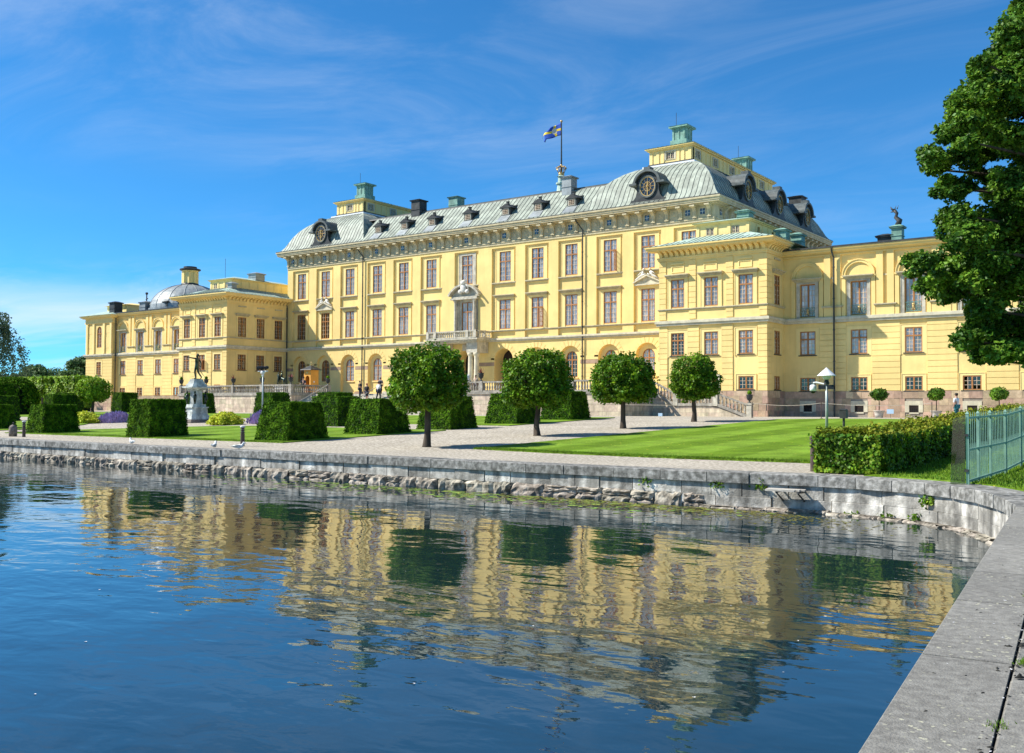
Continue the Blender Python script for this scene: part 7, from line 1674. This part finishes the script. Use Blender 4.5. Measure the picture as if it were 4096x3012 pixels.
# bronze archer on a tall marble fountain pedestal
fxs, fys = -57.7, 42.06; zb = gz(fys)
pd = thing('fountain_pedestal', 'tall grey marble pedestal with bronze side figures carrying the archer', 'pedestal', (fxs, fys, zb))
def octo(q, w0, w1, z0, z1, ch=.3):
    def ring(w_, z): w_ = w_ * .86; c_ = w_ * (1 - ch); return [(fxs + a * w_, fys + b * c_, z) if s_ == 0 else (fxs + a * c_, fys + b * w_, z) for (a, b, s_) in ((1, -1, 0), (1, 1, 0), (1, 1, 1), (-1, 1, 1), (-1, 1, 0), (-1, -1, 0), (-1, -1, 1), (1, -1, 1))]
    q.prism(ring(w0, z0), ring(w1, z1))
q = MB(); octo(q, .95, .92, zb, zb + .22); q.build('foot', 'granite_brown', pd)
q = MB(); octo(q, .88, .80, zb + .22, zb + .55); octo(q, .74, .70, zb + .55, zb + 1.0); octo(q, .80, .80, zb + 1.0, zb + 1.08); octo(q, .62, .60, zb + 1.08, zb + 1.25); octo(q, .44, .40, zb + 1.25, zb + 2.22, .45); octo(q, .58, .60, zb + 2.22, zb + 2.30); octo(q, .70, .86, zb + 2.30, zb + 2.38); octo(q, .90, .90, zb + 2.38, zb + 2.46); q.build('shaft', 'marble_grey', pd)
q = MB(); octo(q, .68, .66, zb + 2.46, zb + 2.60); octo(q, .62, .60, zb + 2.60, zb + 2.66); octo(q, .54, .50, zb + 2.66, zb + 2.82); octo(q, .44, .42, zb + 2.82, zb + 2.97); q.build('stepped_top', 'marble_grey', pd)
for a in (PI / 4 + PI / 2 * k for k in range(4)):
    c_, s_ = math.cos(a), math.sin(a); q = MB(); bx, by = fxs + .58 * c_, fys + .58 * s_
    q.tube([(bx, by, zb + 1.28), (bx + .05 * c_, by + .05 * s_, zb + 1.55), (bx + .02 * c_, by + .02 * s_, zb + 1.85), (bx, by, zb + 1.98)], [.05, .10, .12, .05], 8); q.sphere((bx + .03 * c_, by + .03 * s_, zb + 2.07), .08, 8, 6); q.tube([(bx, by, zb + 1.9), (bx + .16 * c_ - .08 * s_, by + .16 * s_ + .08 * c_, zb + 1.75), (bx + .14 * c_, by + .14 * s_, zb + 1.55)], [.045, .035, .03], 6); q.build('side_figure', 'bronze', pd, smooth=True)
z0 = zb + 2.97; FA = math.radians(205)
ar, Pt = person(fxs, fys, z0, FA, 'dark bronze archer statue with one arm stretched out and a bow', 1.72, statue='bronze', nm='archer_statue', cat='statue', lean=-.06,
            arm_pts=[[(0, -.19, 1.42), (.20, -.42, 1.46), (.42, -.60, 1.50), (.56, -.70, 1.55)], [(0, .19, 1.40), (-.12, .34, 1.14), (-.10, .40, .88), (-.06, .42, .78)]],
            leg_pts=[[(0, -.10, .88), (.08, -.11, .48), (.0, -.12, .09), (.14, -.12, .04)], [(0, .10, .88), (-.02, .15, .50), (-.28, .18, .14), (-.18, .2, .05)]])
q = MB(); q.sphere(Pt(-.02, 0, 1.67), (.10, .10, .10), 10, 7); q.build('hair', 'bronze', ar, smooth=True); q = MB(); q.lathe([(.34, 0), (.32, .06)], (fxs, fys, z0 - .02), 12); q.build('base_plate', 'bronze', ar)
q = MB(); q.tube([Pt(.30, .40, 1.12), Pt(.02, .44, .98), Pt(-.08, .44, .80), Pt(-.02, .46, .60), Pt(-.22, .44, .34), Pt(-.42, .40, .16)], [.012, .02, .024, .022, .018, .01], 6); q.build('bow', 'bronze', ar)
# small bronze horse group and the marble lion on the terraces
hx_, hy_ = -84.4, YF + 1.6; hz = TZ + .95
hg = thing('horse_statue', 'small dark bronze horse and man group on a pale plinth behind the balustrade', 'statue', (hx_, hy_, TZ)); q = MB(); q.box(hx_ - .75, hx_ + .75, hy_ - .45, hy_ + .45, TZ, hz - .12); q.box(hx_ - .85, hx_ + .85, hy_ - .52, hy_ + .52, hz - .12, hz); q.build('plinth', 'white_stone', hg)
B = lambda f, r_, u: (hx_ + f, hy_ + r_, hz + u)
V = [B(.35, 0, .72), B(.0, 0, .76), B(-.32, 0, .82), B(-.48, 0, 1.05), B(-.58, 0, 1.28), B(-.78, 0, 1.20)]; E_ = [(i, i + 1) for i in range(5)]; Rr = [.17, .17, .17, .11, .09, .05]
for r_, f0, i0_, lift in ((-.1, .35, 0, 0), (.1, .38, 0, 0), (-.1, -.30, 2, .25), (.1, -.30, 2, 0)):
    i0 = len(V); V += [B(f0, r_, .5), B(f0 + (.08 if f0 > 0 else -.1 * (lift > 0) - .02), r_, .28 + lift), B(f0 + (.02 if f0 > 0 else 0), r_, .03 + lift * .6)]; E_ += [(i0_, i0), (i0, i0 + 1), (i0 + 1, i0 + 2)]; Rr += [.085, .05, .04]
i0 = len(V); V += [B(.52, 0, .75), B(.66, 0, .5), B(.68, 0, .25)]; E_ += [(0, i0), (i0, i0 + 1), (i0 + 1, i0 + 2)]; Rr += [.05, .06, .03]
skin_obj('horse', V, E_, Rr, 'bronze', hg, 1)
q = MB(); q.tube([B(-.42, -.28, .0), B(-.40, -.26, .5), B(-.36, -.22, .75), B(-.34, -.2, 1.1), B(-.34, -.2, 1.25)], [.06, .09, .12, .12, .05], 8); q.sphere(B(-.34, -.2, 1.36), .1, 8, 6); q.tube([B(-.34, -.2, 1.15), B(-.6, -.2, 1.05), B(-.68, -.1, 1.2)], [.05, .04, .03], 6); q.tube([B(-.05, 0, .85), B(-.05, 0, 1.2), B(-.06, 0, 1.4)], [.12, .12, .05], 8); q.sphere(B(-.06, 0, 1.52), .1, 8, 6); q.build('riders', 'bronze', hg, smooth=True)
lx, ly = -57.9, YF + 1.2; li = thing('lion_statue', 'pale marble seated lion on the balustrade below the portal columns', 'statue', (lx, ly, TZ)); q = MB(); q.box(lx - .35, lx + .35, ly - .35, ly + .35, TZ, TZ + .75); q.build('plinth', 'grey_stone', li)
z0 = TZ + .75; V = [Vector((lx, ly + .2, z0 + .18)), Vector((lx, ly + .05, z0 + .45)), Vector((lx, ly - .08, z0 + .68)), Vector((lx, ly - .14, z0 + .84)), Vector((lx, ly - .30, z0 + .80))]; E_ = [(0, 1), (1, 2), (2, 3), (3, 4)]; Rr = [.22, .2, .2, .16, .08]
for s_ in (-1, 1): i0 = len(V); V += [Vector((lx + s_ * .15, ly - .2, z0 + .42)), Vector((lx + s_ * .15, ly - .24, z0 + .05)), Vector((lx + s_ * .24, ly + .1, z0 + .1))]; E_ += [(2, i0), (i0, i0 + 1), (0, i0 + 2)]; Rr += [.08, .06, .1]
skin_obj('body', V, E_, Rr, 'white_stone', li, 1); q = MB()
for k in range(14): a = random.uniform(0, 2 * PI); q.sphere((lx + .16 * math.cos(a), ly - .04 + random.uniform(-.05, .05), z0 + .78 + .16 * math.sin(a)), .08, 7, 5)
q.build('mane', 'white_stone', li, smooth=True)
# gulls resting on the coping, a duck on the water
def gull(x, y, z, a, label, col='feather', s=1.0, back='post_grey'):
    t_ = thing('gull' if col == 'feather' else 'duck', label, 'bird', (x, y, z)); c_, s_ = math.cos(a), math.sin(a); P = lambda f, r_, u: (x + (f * c_ - r_ * s_) * s, y + (f * s_ + r_ * c_) * s, z + u * s); q = MB()
    q.tube([P(-.26, 0, .12), P(-.12, 0, .11), P(.02, 0, .11), P(.12, 0, .14), P(.16, 0, .21), P(.18, 0, .25), P(.235, 0, .245), P(.27, 0, .235)], [.012, .055, .078, .062, .04, .042, .022, .006], 9); q.build('body', col, t_, smooth=True)
    q = MB()
    for r_ in (-.055, .055): q.tube([P(.08, r_, .15), P(-.1, r_ * 1.15, .14), P(-.30, r_ * .5, .12)], [.02, .04, .006], 6)
    q.build('wings', back, t_, smooth=True)
    if z > -.5:
        q = MB()
        for r_ in (-.03, .03): q.tube([P(0, r_, .06), P(.01, r_, .0)], .006, 4)
        q.build('legs', 'gold', t_)
gull(-36.7, 23.65, .035, 2.9, 'white gull sitting on the coping left of the boxy yew shadow'); gull(-31.1, 23.5, .035, 2.2, 'white gull on the coping nearer the middle bollard, left of two'); gull(-29.6, 23.45, .035, .6, 'white gull on the coping right beside the middle bollard')
gull(-29.3, 14.4, -.90, 2.6, 'dark duck swimming on the open water at the left', 'dark_metal', .8, 'black_plastic')
# timber mooring bracket and its wall hole
mbk = thing('mooring_shelf', 'weathered timber mooring shelf jutting from the quay wall at the right', 'shelf', (-8.6, 22.9, -.4)); s0 = s_at(-9.15); s1 = s_at(-8.25)
for k in range(3): a, b = qoff(s0 + .02 * k, -.12 - .15 * k), qoff(s1 - .08 * k, -.12 - .15 * k); n_ = qnorm(s0); q = MB(); q.hexa([(a.x, a.y, -.33), (b.x, b.y, -.33), (b.x - n_.x * .13, b.y - n_.y * .13, -.335), (a.x - n_.x * .13, a.y - n_.y * .13, -.335), (a.x, a.y, -.29), (b.x, b.y, -.29), (b.x - n_.x * .13, b.y - n_.y * .13, -.295), (a.x - n_.x * .13, a.y - n_.y * .13, -.295)]); q.build('plank', 'wood_grey', mbk)
for s_ in (s0 + .3, s1 - .08): a, b, c = qoff(s_, .05), qoff(s_, -.52), qoff(s_, .04); q = MB(); q.tube([(a.x, a.y, -.355), (b.x, b.y, -.355)], .025, 6); q.tube([(b.x, b.y, -.36), (c.x, c.y, -.6)], .02, 6); q.build('iron_bracket', 'dark_metal', mbk)
# plants growing in the quay wall
P, Nn = [], []
for (x, z, n) in ((-5.35, -.35, 90), (-9.4, -.27, 40), (-10.5, -.26, 50), (-6.3, -.82, 60), (-7.2, -.84, 40), (-12.5, -.28, 30), (-5.6, -.75, 50)):
    p = qoff(s_at(x), -.04); P.append(np.array([p.x, p.y, z]) + rng.normal(size=(n, 3)) * np.array([.10, .04, .06])); Nn.append(np.tile(np.array([0, -1., .5]), (n, 1)))
o = leaves('wall_plants', np.concatenate(P), np.concatenate(Nn), .06, 'hedge_leaf'); tag(o, kind='stuff')
